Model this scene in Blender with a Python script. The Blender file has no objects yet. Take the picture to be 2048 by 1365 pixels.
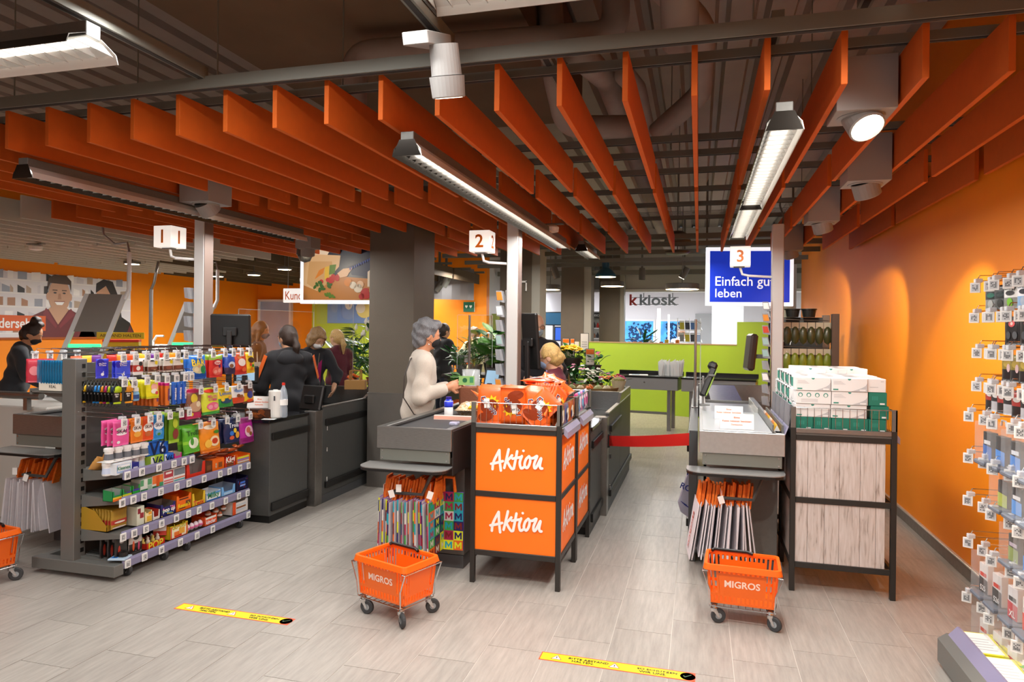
import bpy, math, random
import numpy as np
from math import sin, cos, pi, radians, atan, sqrt
from mathutils import Vector, Matrix
RND = random.Random(7)
C = bpy.context.scene.collection
SC = bpy.context.scene

# ------------------------------------------------------------------ camera, world, exposure, large lights
F_PX, YAW, ROLL, EYE = 1370.0, atan(374 / 1370.0), 0.0110, 1.65
def make_camera():
 R = Vector((cos(YAW), sin(YAW), 0)); FW = Vector((-sin(YAW), cos(YAW), 0)); UP = Vector((0, 0, 1))
 x = R * cos(ROLL) + UP * sin(ROLL); y = UP * cos(ROLL) - R * sin(ROLL); z = -FW
 cd = bpy.data.cameras.new('camera'); co = bpy.data.objects.new('camera', cd); C.objects.link(co)
 m = Matrix((x, y, z)).transposed().to_4x4(); m.translation = (0, 0, EYE); co.matrix_world = m
 cd.sensor_width = 36; cd.lens = F_PX / 2048 * 36; cd.shift_y = -21.5 / 2048; cd.clip_end = 200; cd.clip_start = 0.05
 SC.camera = co
make_camera()
w = bpy.data.worlds.new('world'); SC.world = w; w.use_nodes = True
w.node_tree.nodes['Background'].inputs[0].default_value = (0.97, 0.98, 1.0, 1); w.node_tree.nodes['Background'].inputs[1].default_value = 0.22
SC.view_settings.view_transform = 'Standard'; SC.view_settings.look = 'None'
SC.view_settings.gamma = 1; SC.view_settings.use_curve_mapping = False; SC.view_settings.exposure = 0.0

LK = 0.62      # one factor for all the shop's lamps
def area(loc, sx, sy, power, col=(1, 0.985, 0.955), aim=(0, 0, -1), spread=pi):
 l = bpy.data.lights.new('area_light', 'AREA'); l.shape = 'RECTANGLE'; l.size = sx; l.size_y = sy; l.energy = power * LK; l.color = col; l.spread = spread
 o = bpy.data.objects.new('area_light', l); C.objects.link(o); o.location = loc
 o.rotation_euler = Vector(aim).to_track_quat('-Z', 'Y').to_euler() if tuple(aim) != (0, 0, -1) else (0, 0, 0)
 return o
def spot(loc, target, power, ang=60, blend=0.4, col=(1, 0.9, 0.75), r=0.05):
 l = bpy.data.lights.new('spot_light', 'SPOT'); l.energy = power * LK; l.spot_size = radians(ang); l.spot_blend = blend; l.color = col; l.shadow_soft_size = r
 o = bpy.data.objects.new('spot_light', l); C.objects.link(o); o.location = loc
 o.rotation_euler = (Vector(target) - Vector(loc)).to_track_quat('-Z', 'Y').to_euler(); return o
# ceiling luminaires of the shop: in the picture (beside the baffles) and those over the aisle behind the camera
for lx in (-3.77, -1.37, 0.33):
 area((lx, 4.75, 2.47), 0.13, 3.3, 85)
area((-1.55, 2.3, 2.93), 1.6, 0.12, 50)
area((-3.6, 1.75, 2.8), 1.4, 0.12, 60)
for lx in (-4.2, -1.4, 1.2):
 for ly in (-3.6, -0.6):
  area((lx, ly, 2.9), 0.14, 2.4, 46)
for lx, ly in ((-7.2, 7.0), (-8.0, 10.5), (-5.5, 11.5)):
 area((lx, ly, 2.55), 0.5, 0.5, 130)
for lx, ly, p in ((-0.3, 10.6, 42), (-4.2, 12.5, 110), (-2.2, 9.6, 80)):
 area((lx, ly, 2.75), 0.7, 0.7, p, (1, 0.95, 0.86))
for lx, ly in ((-3.0, 20.0), (-0.5, 19.0), (2.0, 18.0), (-5.0, 19.5)):
 area((lx, ly, 2.9), 1.2, 1.2, 270, (0.93, 0.95, 1.0))
# the wall washers in the square boxes along the right wall, plus a spot added to light the food picture
for p_, t_, e_ in (((0.72, 3.36, 2.5), (1.5, 2.6, 0.6), 170), ((1.0, 4.72, 2.46), (1.78, 5.35, 1.35), 110), ((1.0, 6.3, 2.46), (1.78, 7.8, 1.35), 130), ((1.0, 8.4, 2.46), (1.78, 10.9, 1.3), 130), ((-4.75, 7.2, 2.5), (-4.7, 8.25, 2.35), 40)):
 spot(p_, t_, e_, 58, 0.3)
spot((-0.42, 2.30, 2.80), (-0.5, 3.3, 0), 160, 75, 0.6, (1, 0.95, 0.88))
spot((0.80, 2.0, 2.95), (-0.2, 4.0, 0.6), 170, 80, 0.6, (1, 0.95, 0.88))

# ------------------------------------------------------------------ helpers
def lin(c):
 if isinstance(c, str):
  c = tuple(int(c[i:i + 2], 16) / 255 for i in (0, 2, 4))
 return tuple(x / 12.92 if x <= 0.04045 else ((x + 0.055) / 1.055) ** 2.4 for x in c[:3])
_mats = {}
def mat(name, col='808080', rough=0.5, metal=0.0, noise=None, bump=None, emit=0.0, trans=0.0, alpha=1.0, spec=0.5, stretch=None, coat=0.0, sheen=0.0):
 if name in _mats: return _mats[name]
 m = bpy.data.materials.new(name); m.use_nodes = True; nt = m.node_tree; b = nt.nodes['Principled BSDF']
 c = lin(col); b.inputs['Base Color'].default_value = (*c, 1); b.inputs['Roughness'].default_value = rough; b.inputs['Metallic'].default_value = metal
 b.inputs['Specular IOR Level'].default_value = spec; b.inputs['Coat Weight'].default_value = coat; b.inputs['Sheen Weight'].default_value = sheen
 if emit: b.inputs['Emission Color'].default_value = (*c, 1); b.inputs['Emission Strength'].default_value = emit
 if trans: b.inputs['Transmission Weight'].default_value = trans
 if alpha < 1: b.inputs['Alpha'].default_value = alpha
 if noise or bump:
  tc = nt.nodes.new('ShaderNodeTexCoord'); src = tc.outputs['Object']
  if stretch:
   mp = nt.nodes.new('ShaderNodeMapping'); mp.inputs['Scale'].default_value = stretch; nt.links.new(src, mp.inputs['Vector']); src = mp.outputs[0]
 if noise:
  n = nt.nodes.new('ShaderNodeTexNoise'); n.inputs['Scale'].default_value = noise[0]; n.inputs['Detail'].default_value = 4; nt.links.new(src, n.inputs['Vector'])
  r = nt.nodes.new('ShaderNodeMapRange'); r.inputs[1].default_value = 0.3; r.inputs[2].default_value = 0.7; r.inputs[3].default_value = 1 - noise[1]; r.inputs[4].default_value = 1 + noise[1]
  nt.links.new(n.outputs['Fac'], r.inputs[0])
  mx = nt.nodes.new('ShaderNodeMix'); mx.data_type = 'RGBA'; mx.blend_type = 'MULTIPLY'; mx.inputs[0].default_value = 1; mx.inputs[6].default_value = (*c, 1)
  nt.links.new(r.outputs[0], mx.inputs[7]); nt.links.new(mx.outputs[2], b.inputs['Base Color'])
  if emit: nt.links.new(mx.outputs[2], b.inputs['Emission Color'])
 if bump:
  n2 = nt.nodes.new('ShaderNodeTexNoise'); n2.inputs['Scale'].default_value = bump[0]; n2.inputs['Detail'].default_value = 3; nt.links.new(src, n2.inputs['Vector'])
  bp = nt.nodes.new('ShaderNodeBump'); bp.inputs['Strength'].default_value = bump[1]; bp.inputs['Distance'].default_value = 0.01
  nt.links.new(n2.outputs['Fac'], bp.inputs['Height']); nt.links.new(bp.outputs[0], b.inputs['Normal'])
 _mats[name] = m; return m
def print_mat(name, cols, scale=14.0, rough=0.35, seed=0.0, kind='voronoi', coat=0.3):
 """printed packaging: patches of flat colour picked by a cell texture"""
 if name in _mats: return _mats[name]
 m = mat(name, cols[0], rough, coat=coat); nt = m.node_tree; b = nt.nodes['Principled BSDF']
 tc = nt.nodes.new('ShaderNodeTexCoord'); mp = nt.nodes.new('ShaderNodeMapping'); mp.inputs['Location'].default_value = (seed, seed * 1.7, seed * .6)
 nt.links.new(tc.outputs['Object'], mp.inputs['Vector'])
 if kind == 'voronoi':
  t = nt.nodes.new('ShaderNodeTexVoronoi'); t.inputs['Scale'].default_value = scale; out = t.outputs['Color']
  s = nt.nodes.new('ShaderNodeSeparateColor'); nt.links.new(mp.outputs[0], t.inputs['Vector']); nt.links.new(out, s.inputs[0]); f = s.outputs[0]
 else:
  t = nt.nodes.new('ShaderNodeTexNoise'); t.inputs['Scale'].default_value = scale; t.inputs['Detail'].default_value = 1; nt.links.new(mp.outputs[0], t.inputs['Vector']); f = t.outputs['Fac']
 r = nt.nodes.new('ShaderNodeValToRGB'); r.color_ramp.interpolation = 'CONSTANT'
 el = r.color_ramp.elements; n = len(cols)
 lo, hi = (0.0, 1.0) if kind == 'voronoi' else (0.3, 0.7)
 el[0].position = 0; el[0].color = (*lin(cols[0]), 1); el[1].position = lo + (hi - lo) / n; el[1].color = (*lin(cols[min(1, n - 1)]), 1)
 for i in range(2, n):
  e = el.new(lo + (hi - lo) * i / n); e.color = (*lin(cols[i]), 1)
 nt.links.new(f, r.inputs[0]); nt.links.new(r.outputs[0], b.inputs['Base Color']); return m

class MB:
 def __init__(s): s.v = []; s.f = []; s.m = []
 def add(s, vs, fs, mi=0):
  o = len(s.v); s.v += [tuple(p) for p in vs]; s.f += [tuple(i + o for i in f) for f in fs]; s.m += [mi] * len(fs); return s
 def box(s, a, b, mi=0, bev=0.0, M=None):
  x0, y0, z0 = [min(p, q) for p, q in zip(a, b)]; x1, y1, z1 = [max(p, q) for p, q in zip(a, b)]
  if bev <= 0:
   vs = [(x, y, z) for z in (z0, z1) for y in (y0, y1) for x in (x0, x1)]
   fs = [(0, 2, 3, 1), (4, 5, 7, 6), (0, 1, 5, 4), (2, 6, 7, 3), (0, 4, 6, 2), (1, 3, 7, 5)]
  else:
   e = min(bev, (x1 - x0) * .45, (y1 - y0) * .45, (z1 - z0) * .45); vs = []; ix = {}
   for k, z in ((0, z0), (1, z1)):
    for j, y in ((0, y0), (1, y1)):
     for i, x in ((0, x0), (1, x1)):
      sx, sy, sz = e * (1 - 2 * i), e * (1 - 2 * j), e * (1 - 2 * k)
      ix[i, j, k] = len(vs); vs += [(x, y + sy, z + sz), (x + sx, y, z + sz), (x + sx, y + sy, z)]
   g = lambda i, j, k, a: ix[i, j, k] + a
   fs = []
   for i in (0, 1):
    q = [g(i, 0, 0, 0), g(i, 1, 0, 0), g(i, 1, 1, 0), g(i, 0, 1, 0)]; fs.append(q if i else q[::-1])
    q = [g(0, i, 0, 1), g(0, i, 1, 1), g(1, i, 1, 1), g(1, i, 0, 1)]; fs.append(q if i else q[::-1])
    q = [g(0, 0, i, 2), g(1, 0, i, 2), g(1, 1, i, 2), g(0, 1, i, 2)]; fs.append(q if i else q[::-1])
   for i in (0, 1):
    for j in (0, 1):
     q = [g(i, j, 0, 0), g(i, j, 0, 1), g(i, j, 1, 1), g(i, j, 1, 0)]; fs.append(q if i == j else q[::-1])
     q = [g(i, 0, j, 0), g(i, 0, j, 2), g(i, 1, j, 2), g(i, 1, j, 0)]; fs.append(q if i != j else q[::-1])
     q = [g(0, i, j, 1), g(0, i, j, 2), g(1, i, j, 2), g(1, i, j, 1)]; fs.append(q if i == j else q[::-1])
   for i in (0, 1):
    for j in (0, 1):
     for k in (0, 1):
      q = [g(i, j, k, 0), g(i, j, k, 1), g(i, j, k, 2)]; fs.append(q if (i + j + k) % 2 else q[::-1])
  if M is not None: vs = [tuple(M @ Vector(p)) for p in vs]
  return s.add(vs, fs, mi)
 def quad(s, a, b, c, d, mi=0): return s.add([a, b, c, d], [(0, 1, 2, 3)], mi)
 def poly(s, pts, mi=0): return s.add(pts, [tuple(range(len(pts)))], mi)
 def prism(s, pts, n, mi=0):
  """pts: planar 3D outline, n: extrusion vector"""
  k = len(pts); q = [tuple(Vector(p) + Vector(n)) for p in pts]
  s.add(list(pts) + q, [tuple(range(k))[::-1], tuple(range(k, 2 * k))] + [(i, (i + 1) % k, k + (i + 1) % k, k + i) for i in range(k)], mi); return s
 def tube(s, pts, r, n=8, mi=0, closed=False, cap=True):
  pts = [Vector(p) for p in pts]; k = len(pts); rs = r if isinstance(r, (list, tuple)) else [r] * k; vs = []; up = None
  for i, p in enumerate(pts):
   a = pts[i - 1] if (i or closed) else p; b = pts[(i + 1) % k] if (i < k - 1 or closed) else p
   t = ((p - a).normalized() + (b - p).normalized()) if (a != p and b != p) else (b - a)
   if t.length < 1e-9: t = b - p
   t.normalize()
   if up is None: up = Vector((0, 0, 1)) if abs(t.z) < .9 else Vector((1, 0, 0))
   x = t.cross(up)
   if x.length < 1e-6: x = t.cross(Vector((0.3, 1, 0.2)))
   x.normalize(); y = x.cross(t).normalized(); up = y
   vs += [tuple(p + (x * cos(2 * pi * j / n) + y * sin(2 * pi * j / n)) * rs[i]) for j in range(n)]
  fs = []
  for i in range(k if closed else k - 1):
   o, q = i * n, ((i + 1) % k) * n
   fs += [(o + j, o + (j + 1) % n, q + (j + 1) % n, q + j) for j in range(n)]
  if cap and not closed: fs += [tuple(range(n))[::-1], tuple(range((k - 1) * n, k * n))]
  return s.add(vs, fs, mi)
 def lathe(s, prof, n=16, c=(0, 0, 0), mi=0, axis='z', sx=1.0, sy=1.0, cap=True):
  vs = []; fs = []; k = len(prof)
  for r, z in prof:
   for j in range(n):
    a = 2 * pi * j / n; p = (r * cos(a) * sx, r * sin(a) * sy, z)
    if axis == 'x': p = (p[2], p[0], p[1])
    elif axis == 'y': p = (p[1], p[2], p[0])
    vs.append((p[0] + c[0], p[1] + c[1], p[2] + c[2]))
  for i in range(k - 1):
   fs += [(i * n + j, i * n + (j + 1) % n, (i + 1) * n + (j + 1) % n, (i + 1) * n + j) for j in range(n)]
  if cap and prof[0][0] > 1e-6: fs.append(tuple(range(n))[::-1])
  if cap and prof[-1][0] > 1e-6: fs.append(tuple(range((k - 1) * n, k * n)))
  return s.add(vs, fs, mi)
 def merge(s, o, M=None, mi=None):
  vs = [tuple(M @ Vector(p)) for p in o.v] if M is not None else o.v
  b = len(s.v); s.v += vs; s.f += [tuple(i + b for i in f) for f in o.f]; s.m += o.m if mi is None else [mi] * len(o.f); return s

def mesh_of(name, mb, mats, smooth=False):
 me = bpy.data.meshes.new(name); me.from_pydata(mb.v, [], mb.f)
 for m in (mats if isinstance(mats, (list, tuple)) else [mats]): me.materials.append(m)
 if len(me.materials) > 1: me.polygons.foreach_set('material_index', mb.m)
 if smooth: me.polygons.foreach_set('use_smooth', [True] * len(me.polygons))
 me.update(); return me
def obj(name, mb, mats, parent=None, loc=None, rz=0.0, smooth=False, label=None):
 """one mesh object; under a parent the vertices are in the parent's own frame"""
 me = mb if isinstance(mb, bpy.types.Mesh) else mesh_of(name, mb, mats, smooth)
 o = bpy.data.objects.new(name, me); C.objects.link(o)
 if parent is not None: o.parent = parent
 if loc is not None: o.location = loc
 if rz: o.rotation_euler = (0, 0, rz)
 if label: o['label'] = label
 return o
def tag(o, label, cat, group=None):
 o['label'] = label; o['category'] = cat
 if group: o['group'] = group
 return o
def thing(name, label, cat, loc=(0, 0, 0), rz=0.0, group=None):
 o = bpy.data.objects.new(name, None); C.objects.link(o); o.location = loc; o.rotation_euler = (0, 0, rz); o.empty_display_size = .05
 return tag(o, label, cat, group)
def struct(name, mb, mats, parent=None, smooth=False, loc=None):
 o = obj(name, mb, mats, parent, smooth=smooth, loc=loc); o['kind'] = 'structure'; return o
def kids(o): return [c for c in bpy.data.objects if c.parent is o]
def dup(root, loc, rz=0.0, label=None, group=None, ch=None):
 """a copy of a thing with copies of its parts and sub-parts (mesh data shared)"""
 r = root.copy(); C.objects.link(r); r.location = loc; r.rotation_euler = (0, 0, rz)
 if label: r['label'] = label
 if group: r['group'] = group
 def rec(src, dst):
  for c in src.children:
   d = c.copy(); C.objects.link(d); d.parent = dst; rec(c, d)
 rec(root, r); return r
_txt = {}
def text_geo(s, bold=0.0, shear=0.0, res=3):
 k = (s, bold, shear, res)
 if s == 'M': return ([(x - .55, y - .5) for x, y in [(0, 0), (.24, 0), (.24, 1), (0, 1), (.86, 0), (1.1, 0), (1.1, 1), (.86, 1), (.24, 1), (.24, .62), (.55, .12), (.55, .52), (.86, .62), (.86, 1)]], [(0, 1, 2, 3), (4, 5, 6, 7), (8, 9, 10, 11), (11, 10, 12, 13)], 1.1, 1.0)
 if k not in _txt:
  cu = bpy.data.curves.new('t', 'FONT'); cu.body = s; cu.size = 1; cu.offset = bold; cu.shear = shear; cu.resolution_u = res; cu.fill_mode = 'FRONT'
  cu.align_x = 'CENTER'; cu.space_line = 0.85
  o = bpy.data.objects.new('t', cu); C.objects.link(o); dg = bpy.context.evaluated_depsgraph_get(); me = bpy.data.meshes.new_from_object(o.evaluated_get(dg))
  v = [tuple(p.co) for p in me.vertices]; f = [tuple(p.vertices) for p in me.polygons]
  bpy.data.objects.remove(o); bpy.data.curves.remove(cu); bpy.data.meshes.remove(me)
  xs = [p[0] for p in v]; ys = [p[1] for p in v]; cx, cy = (min(xs) + max(xs)) / 2, (min(ys) + max(ys)) / 2
  _txt[k] = ([(p[0] - cx, p[1] - cy) for p in v], f, max(xs) - min(xs), max(ys) - min(ys))
 return _txt[k]
def put_text(mb, s, org, right, up, width=None, height=None, mi=0, bold=0.0, shear=0.0, lift=0.0015, res=3):
 """lettering centred on org in the plane (right, up), scaled to a width and / or height"""
 v, f, w0, h0 = text_geo(s, bold, shear, res); R = Vector(right).normalized(); U = Vector(up).normalized(); N = R.cross(U); O = Vector(org) + N * lift
 kx = width / w0 if width else height / h0; ky = height / h0 if height else kx
 mb.add([tuple(O + R * (p[0] * kx) + U * (p[1] * ky)) for p in v], f, mi); return mb
def nth(i): return ['first', 'second', 'third', 'fourth', 'fifth', 'sixth', 'seventh', 'eighth', 'ninth', 'tenth', 'eleventh', 'twelfth', 'thirteenth', 'fourteenth', 'fifteenth', 'sixteenth', 'seventeenth', 'eighteenth', 'nineteenth', 'twentieth', 'twenty-first', 'twenty-second', 'twenty-third', 'twenty-fourth', 'twenty-fifth', 'twenty-sixth', 'twenty-seventh', 'twenty-eighth'][i]
X, Y, Z = Vector((1, 0, 0)), Vector((0, 1, 0)), Vector((0, 0, 1))

# common materials
GREY = mat('grey metal powder coat', '6d6d6a', .45, .3, noise=(60, .05), bump=(300, .05))
DGREY = mat('dark grey laminate', '4a4b49', .42, .0, noise=(40, .05))
BLACK = mat('black plastic', '141414', .4)
STEEL = mat('brushed steel', '9c9c9a', .34, .9, noise=(30, .08), stretch=(1, 1, 8))
CHROME = mat('chrome wire', 'd2d2d2', .18, 1.0)
WHITE = mat('white plastic', 'ececea', .4)
PAPER = mat('white paper', 'f2f1ee', .7)
GLASS = mat('clear acrylic', 'f4fbfb', .03, trans=1.0, spec=.25, alpha=.10)
ORANGE = mat('migros orange', 'ff7a12', .45, noise=(8, .02))
ORANGEPL = mat('orange moulded plastic', 'f26a10', .38, coat=.1)
RUBBER = mat('grey rubber', '3a3c3e', .7)
TAGW = mat('price label white frame', 'efefec', .5)
TAGD = mat('price label grey display', '8d9092', .4)
# ------------------------------------------------------------------ the setting
def floor_material():
 m = bpy.data.materials.new('stone plank tile'); m.use_nodes = True; nt = m.node_tree; N = nt.nodes; L = nt.links; b = N['Principled BSDF']
 g = N.new('ShaderNodeNewGeometry'); mp = N.new('ShaderNodeMapping'); mp.inputs['Scale'].default_value = (42, 4, 1); L.new(g.outputs['Position'], mp.inputs['Vector'])
 oi = N.new('ShaderNodeObjectInfo'); vm = N.new('ShaderNodeVectorMath'); vm.operation = 'ADD'; L.new(mp.outputs[0], vm.inputs[0])
 cm = N.new('ShaderNodeCombineXYZ'); ml = N.new('ShaderNodeMath'); ml.operation = 'MULTIPLY'; ml.inputs[1].default_value = 90; L.new(oi.outputs['Random'], ml.inputs[0])
 L.new(ml.outputs[0], cm.inputs[0]); L.new(ml.outputs[0], cm.inputs[1]); L.new(cm.outputs[0], vm.inputs[1])
 n = N.new('ShaderNodeTexNoise'); n.inputs['Scale'].default_value = 1; n.inputs['Detail'].default_value = 7; n.inputs['Roughness'].default_value = .65; L.new(vm.outputs[0], n.inputs['Vector'])
 r = N.new('ShaderNodeValToRGB'); e = r.color_ramp.elements; e[0].position = .3; e[0].color = (*lin('98928b'), 1); e[1].position = .72; e[1].color = (*lin('b3ada5'), 1)
 L.new(n.outputs['Fac'], r.inputs[0])
 mr = N.new('ShaderNodeMapRange'); mr.inputs[3].default_value = .93; mr.inputs[4].default_value = 1.04; L.new(oi.outputs['Random'], mr.inputs[0])
 mx = N.new('ShaderNodeMix'); mx.data_type = 'RGBA'; mx.blend_type = 'MULTIPLY'; mx.inputs[0].default_value = 1; L.new(r.outputs[0], mx.inputs[6]); L.new(mr.outputs[0], mx.inputs[7])
 L.new(mx.outputs[2], b.inputs['Base Color']); b.inputs['Roughness'].default_value = .38; b.inputs['Specular IOR Level'].default_value = .45
 bp = N.new('ShaderNodeBump'); bp.inputs['Strength'].default_value = .12; bp.inputs['Distance'].default_value = .004; L.new(n.outputs['Fac'], bp.inputs['Height']); L.new(bp.outputs[0], b.inputs['Normal'])
 return m
TILE = floor_material(); GROUT = mat('light cement grout', 'cfc9c0', .8)
fl = struct('floor', MB().box((-11, -7, -.06), (6, 25, -.002)), GROUT)
TX, TY = .3075, .606
def tile_y0(c): return 3.43 + ((c % 3) * .2)
tm = mesh_of('tile', MB().box((.0017, .0017, -.0016), (TX - .0017, TY - .0017, 0)), TILE)
far = MB(); nt_ = 0
for c in range(-31, 24):
 x0 = -1.05 + c * TX; y0 = tile_y0(c) - 17 * TY
 for r_ in range(0, 52):
  y = y0 + r_ * TY
  if x0 > 1.76 or y < -6.5 and False: continue
  yc = y + .3; xc = x0 + .15
  near = 2.25 < yc < 7.6 and (-1.01 * yc - .5) < xc < min(1.8, .5 * yc + .2) and not (-4.2 < xc < -3.45 and yc > 4.95) and not (xc < -2.1 and yc > 5.4) and not (-2.0 < xc < -.8 and yc > 4.7)
  if near and nt_ < 290:
   nt_ += 1; t = obj('tile', tm, None, fl, (x0, y, 0))
  else:
   far.box((x0 + .0017, y + .0017, -.0016), (x0 + TX - .0017, y + TY - .0017, 0))
o = obj('distant_tiles', far, TILE, fl); o['kind'] = 'stuff'

WALLO = mat('orange painted wall', 'ff9200', .55, noise=(1.5, .03), bump=(90, .06))
WWHITE = mat('white painted wall', 'e9e8ea', .6, bump=(60, .04))
GREEN = mat('lime green painted panel', '9dbc2b', .5, noise=(2, .03))
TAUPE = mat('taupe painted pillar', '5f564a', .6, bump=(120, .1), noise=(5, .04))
struct('wall_right', MB().box((1.78, -7, 0), (1.98, 13.35, 4.2)), WALLO)
bb = struct('baseboard_right', MB().box((1.762, -7, 0), (1.78, 13.35, .085), 0, .002).box((1.757, -7, .085), (1.78, 13.35, .1), 1, .002), [mat('grey tile skirting', '837a72', .5, noise=(20, .1)), mat('aluminium skirting edge', 'dcd8d0', .3, .6)])
struct('wall_left', MB().box((-10.6, -7, 0), (-10.4, 14.5, 4.2)), WALLO)
struct('wall_back', MB().box((-10.4, 14.5, 0), (-4.55, 14.7, 4.2)), WALLO)
struct('wall_rear', MB().box((-11, -7.2, 0), (2, -7, 4.2)), WWHITE)
struct('wall_mall', MB().box((-4.75, 14.7, 0), (-4.55, 23.2, 4.2)).box((-4.55, 23, 0), (6, 23.2, 4.2)).box((5.8, 13.3, 0), (6, 23.2, 4.2)), WWHITE)
# dropped white bulkhead in front of the kiosk
struct('trim_1', MB().box((-4.5, 15.9, 2.60), (5.8, 16.3, 4.0)), mat('light grey bulkhead paint', 'b9b7b6', .7))
struct('trim_2', MB().box((-4.5, 15.86, 2.56), (5.8, 16.34, 2.62)), WWHITE)
# green counter wall in front of the kiosk and its taller end by the right wall
A, B = Vector((-2.62, 14.87, 0)), Vector((.68, 13.36, 0)); d = (B - A).normalized(); n_ = Vector((-d.y, d.x, 0)); n_ = n_ if n_.y > 0 else -n_
gw = struct('wall_green', MB().prism([A, B, B + n_ * .12, A + n_ * .12], (0, 0, 1.41)).prism([B, Vector((1.78, 12.86, 0)), Vector((1.78, 12.98, 0)), B + n_ * .12], (0, 0, 1.85)), GREEN)
cap = [A - n_ * .01, B - n_ * .01, B + n_ * .13, A + n_ * .13]
struct('trim_3', MB().prism([p + Vector((0, 0, 1.41)) for p in cap], (0, 0, .02)), mat('plywood edge', 'a98a5f', .6))
# pillars
big = MB().box((-3.33, 6.52, 0), (-2.83, 7.08, 4.1))
struct('pillar_1', big, TAUPE)
struct('pillar_1_cladding', MB().box((-3.335, 6.51, 0), (-2.825, 7.085, .98)).box((-3.337, 6.508, .975), (-2.823, 7.087, .985)), mat('dull steel pillar cladding', '807b75', .38, .7, noise=(6, .06)))
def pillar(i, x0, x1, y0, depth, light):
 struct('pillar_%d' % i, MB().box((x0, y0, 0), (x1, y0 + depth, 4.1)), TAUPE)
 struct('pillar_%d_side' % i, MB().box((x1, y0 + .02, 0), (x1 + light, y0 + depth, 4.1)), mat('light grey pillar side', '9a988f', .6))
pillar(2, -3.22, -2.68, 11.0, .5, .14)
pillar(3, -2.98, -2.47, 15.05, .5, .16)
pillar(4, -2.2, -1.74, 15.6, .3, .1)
struct('pillar_5', MB().lathe([(.13, 0), (.13, 4.1)], 24, (1.62, 13.75, 0)), mat('white pillar paint', 'c9c8c6', .5), smooth=False)
# mall back wall: windows with the blue evening outside
SKYB = mat('evening daylight in the window', '3f8fd6', .5, emit=1.0, noise=(3.0, .5)); TREEB = print_mat('dusk trees', ['10305e', '1c4f96', '0c2238', '2b67b8', '123a3a'], 9, .6, kind='noise')
for i, (x0, x1) in enumerate(((-2.55, -1.45), (-1.32, -.5))):
 wn = struct('window_%d' % (i + 1), MB().box((x0 - .06, 22.94, 1.0), (x1 + .06, 23.0, 1.06)).box((x0 - .06, 22.94, 2.0), (x1 + .06, 23.0, 2.07)).box((x0 - .06, 22.94, 1.06), (x0, 23.0, 2.0)).box((x1, 22.94, 1.06), (x1 + .06, 23.0, 2.0)), WHITE)
 obj('pane', MB().box((x0, 22.97, 1.06), (x1, 22.98, 2.0)), SKYB, wn)
 tr = MB(); rr = random.Random(i + 3)
 for k in range(170):
  px, pz = rr.uniform(x0 + .3, x1 - .06), rr.uniform(1.1, 1.94); s_ = rr.uniform(.02, .055)
  tr.lathe([(0, -s_), (s_, 0), (0, s_)], 6, (px, 22.955, pz), sy=.2)
 obj('trees_outside', tr, mat('dark blue evening tree', '14406e', .7), wn)['kind'] = 'stuff'
struct('door_1', MB().box((-.12, 22.9, 0), (.5, 22.98, 2.25), 0).box((.35, 20.2, 0), (1.2, 20.4, 2.7), 1), [mat('light grey door leaf', 'b4b6b6', .6), mat('pale grey partition', 'c4c5c3', .6)])
struct('wall_sage', MB().box((-4.53, 14.85, .0), (-3.45, 14.95, 2.02)), mat('sage green board', '6f7d33', .6))
# green wall with the flower picture by the customer desk
struct('wall_lime', MB().box((-8.72, 14.2, 0), (-6.1, 14.49, 2.72)), mat('pale lime wall', 'b9cf3e', .5))
wf = struct('window_3', MB().box((-10.3, 14.4, .9), (-9.45, 14.5, .95)).box((-10.33, 14.4, .9), (-10.28, 14.5, 2.3)).box((-9.47, 14.4, .9), (-9.42, 14.5, 2.3)).box((-10.33, 14.4, 2.28), (-9.42, 14.5, 2.33)), WHITE)
obj('pane', MB().box((-10.28, 14.44, .95), (-9.47, 14.46, 2.28)), mat('blue grey office glass', 'a9b8d2', .5, noise=(2, .12)), wf)

# ceiling: corrugated steel deck, plastered beam
deck = MB(); x = -11.0; prof = []
while x < 6:
 prof += [(x, 4.0), (x + .17, 4.0), (x + .20, 4.07), (x + .25, 4.07)]; x += .28
for (xa, za), (xb, zb) in zip(prof, prof[1:]):
 deck.quad((xa, -7, za), (xb, -7, zb), (xb, 25, zb), (xa, 25, za))
struct('ceiling', deck, mat('brown grey steel deck', '9a8f86', .6, noise=(3, .06)))
struct('ceiling_slab', MB().box((-11, -7, 4.12), (6, 25, 4.2)), mat('dark ceiling concrete', '4a4640', .8))
struct('ceiling_beam', MB().box((-2.85, -7, 3.38), (-.95, 5.6, 4.0)), mat('brown plastered beam', '6a5640', .8, noise=(2, .12), bump=(12, .1)))

# ------------------------------------------------------------------ the orange ceiling slats
BAF = mat('orange felt ceiling slat', 'd05f08', .75, noise=(20, .03), bump=(300, .06))
BAFW = mat('pale grey ceiling slat', 'c9c4ba', .7, bump=(300, .05)); BAFB = mat('brown ceiling slat', '5a4936', .75, bump=(300, .05))
DX = .29; XK = lambda k: 1.71 - (19 - k) * DX       # slat number k counted so that 19 hangs against the right wall
rows = [(2.99, 4.88), (5.03, 6.86), (7.0, 8.86)]
slat_me = {}
def slat_mesh(length, m):
 key = (round(length, 2), m.name)
 if key not in slat_me: slat_me[key] = mesh_of('slat', MB().box((-.0125, 0, 0), (.0125, length, .215), 0, .0015), m)
 return slat_me[key]
rown = ['front', 'second', 'third', 'fourth', 'fifth']
def slat(k, row, y0, y1, m, colour, who, grp):
 o = obj('acoustic_baffle', slat_mesh(y1 - y0, m), None, None, (XK(k), y0, 2.65)); tag(o, who, 'ceiling panel', grp); o['kind'] = 'thing'
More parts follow.
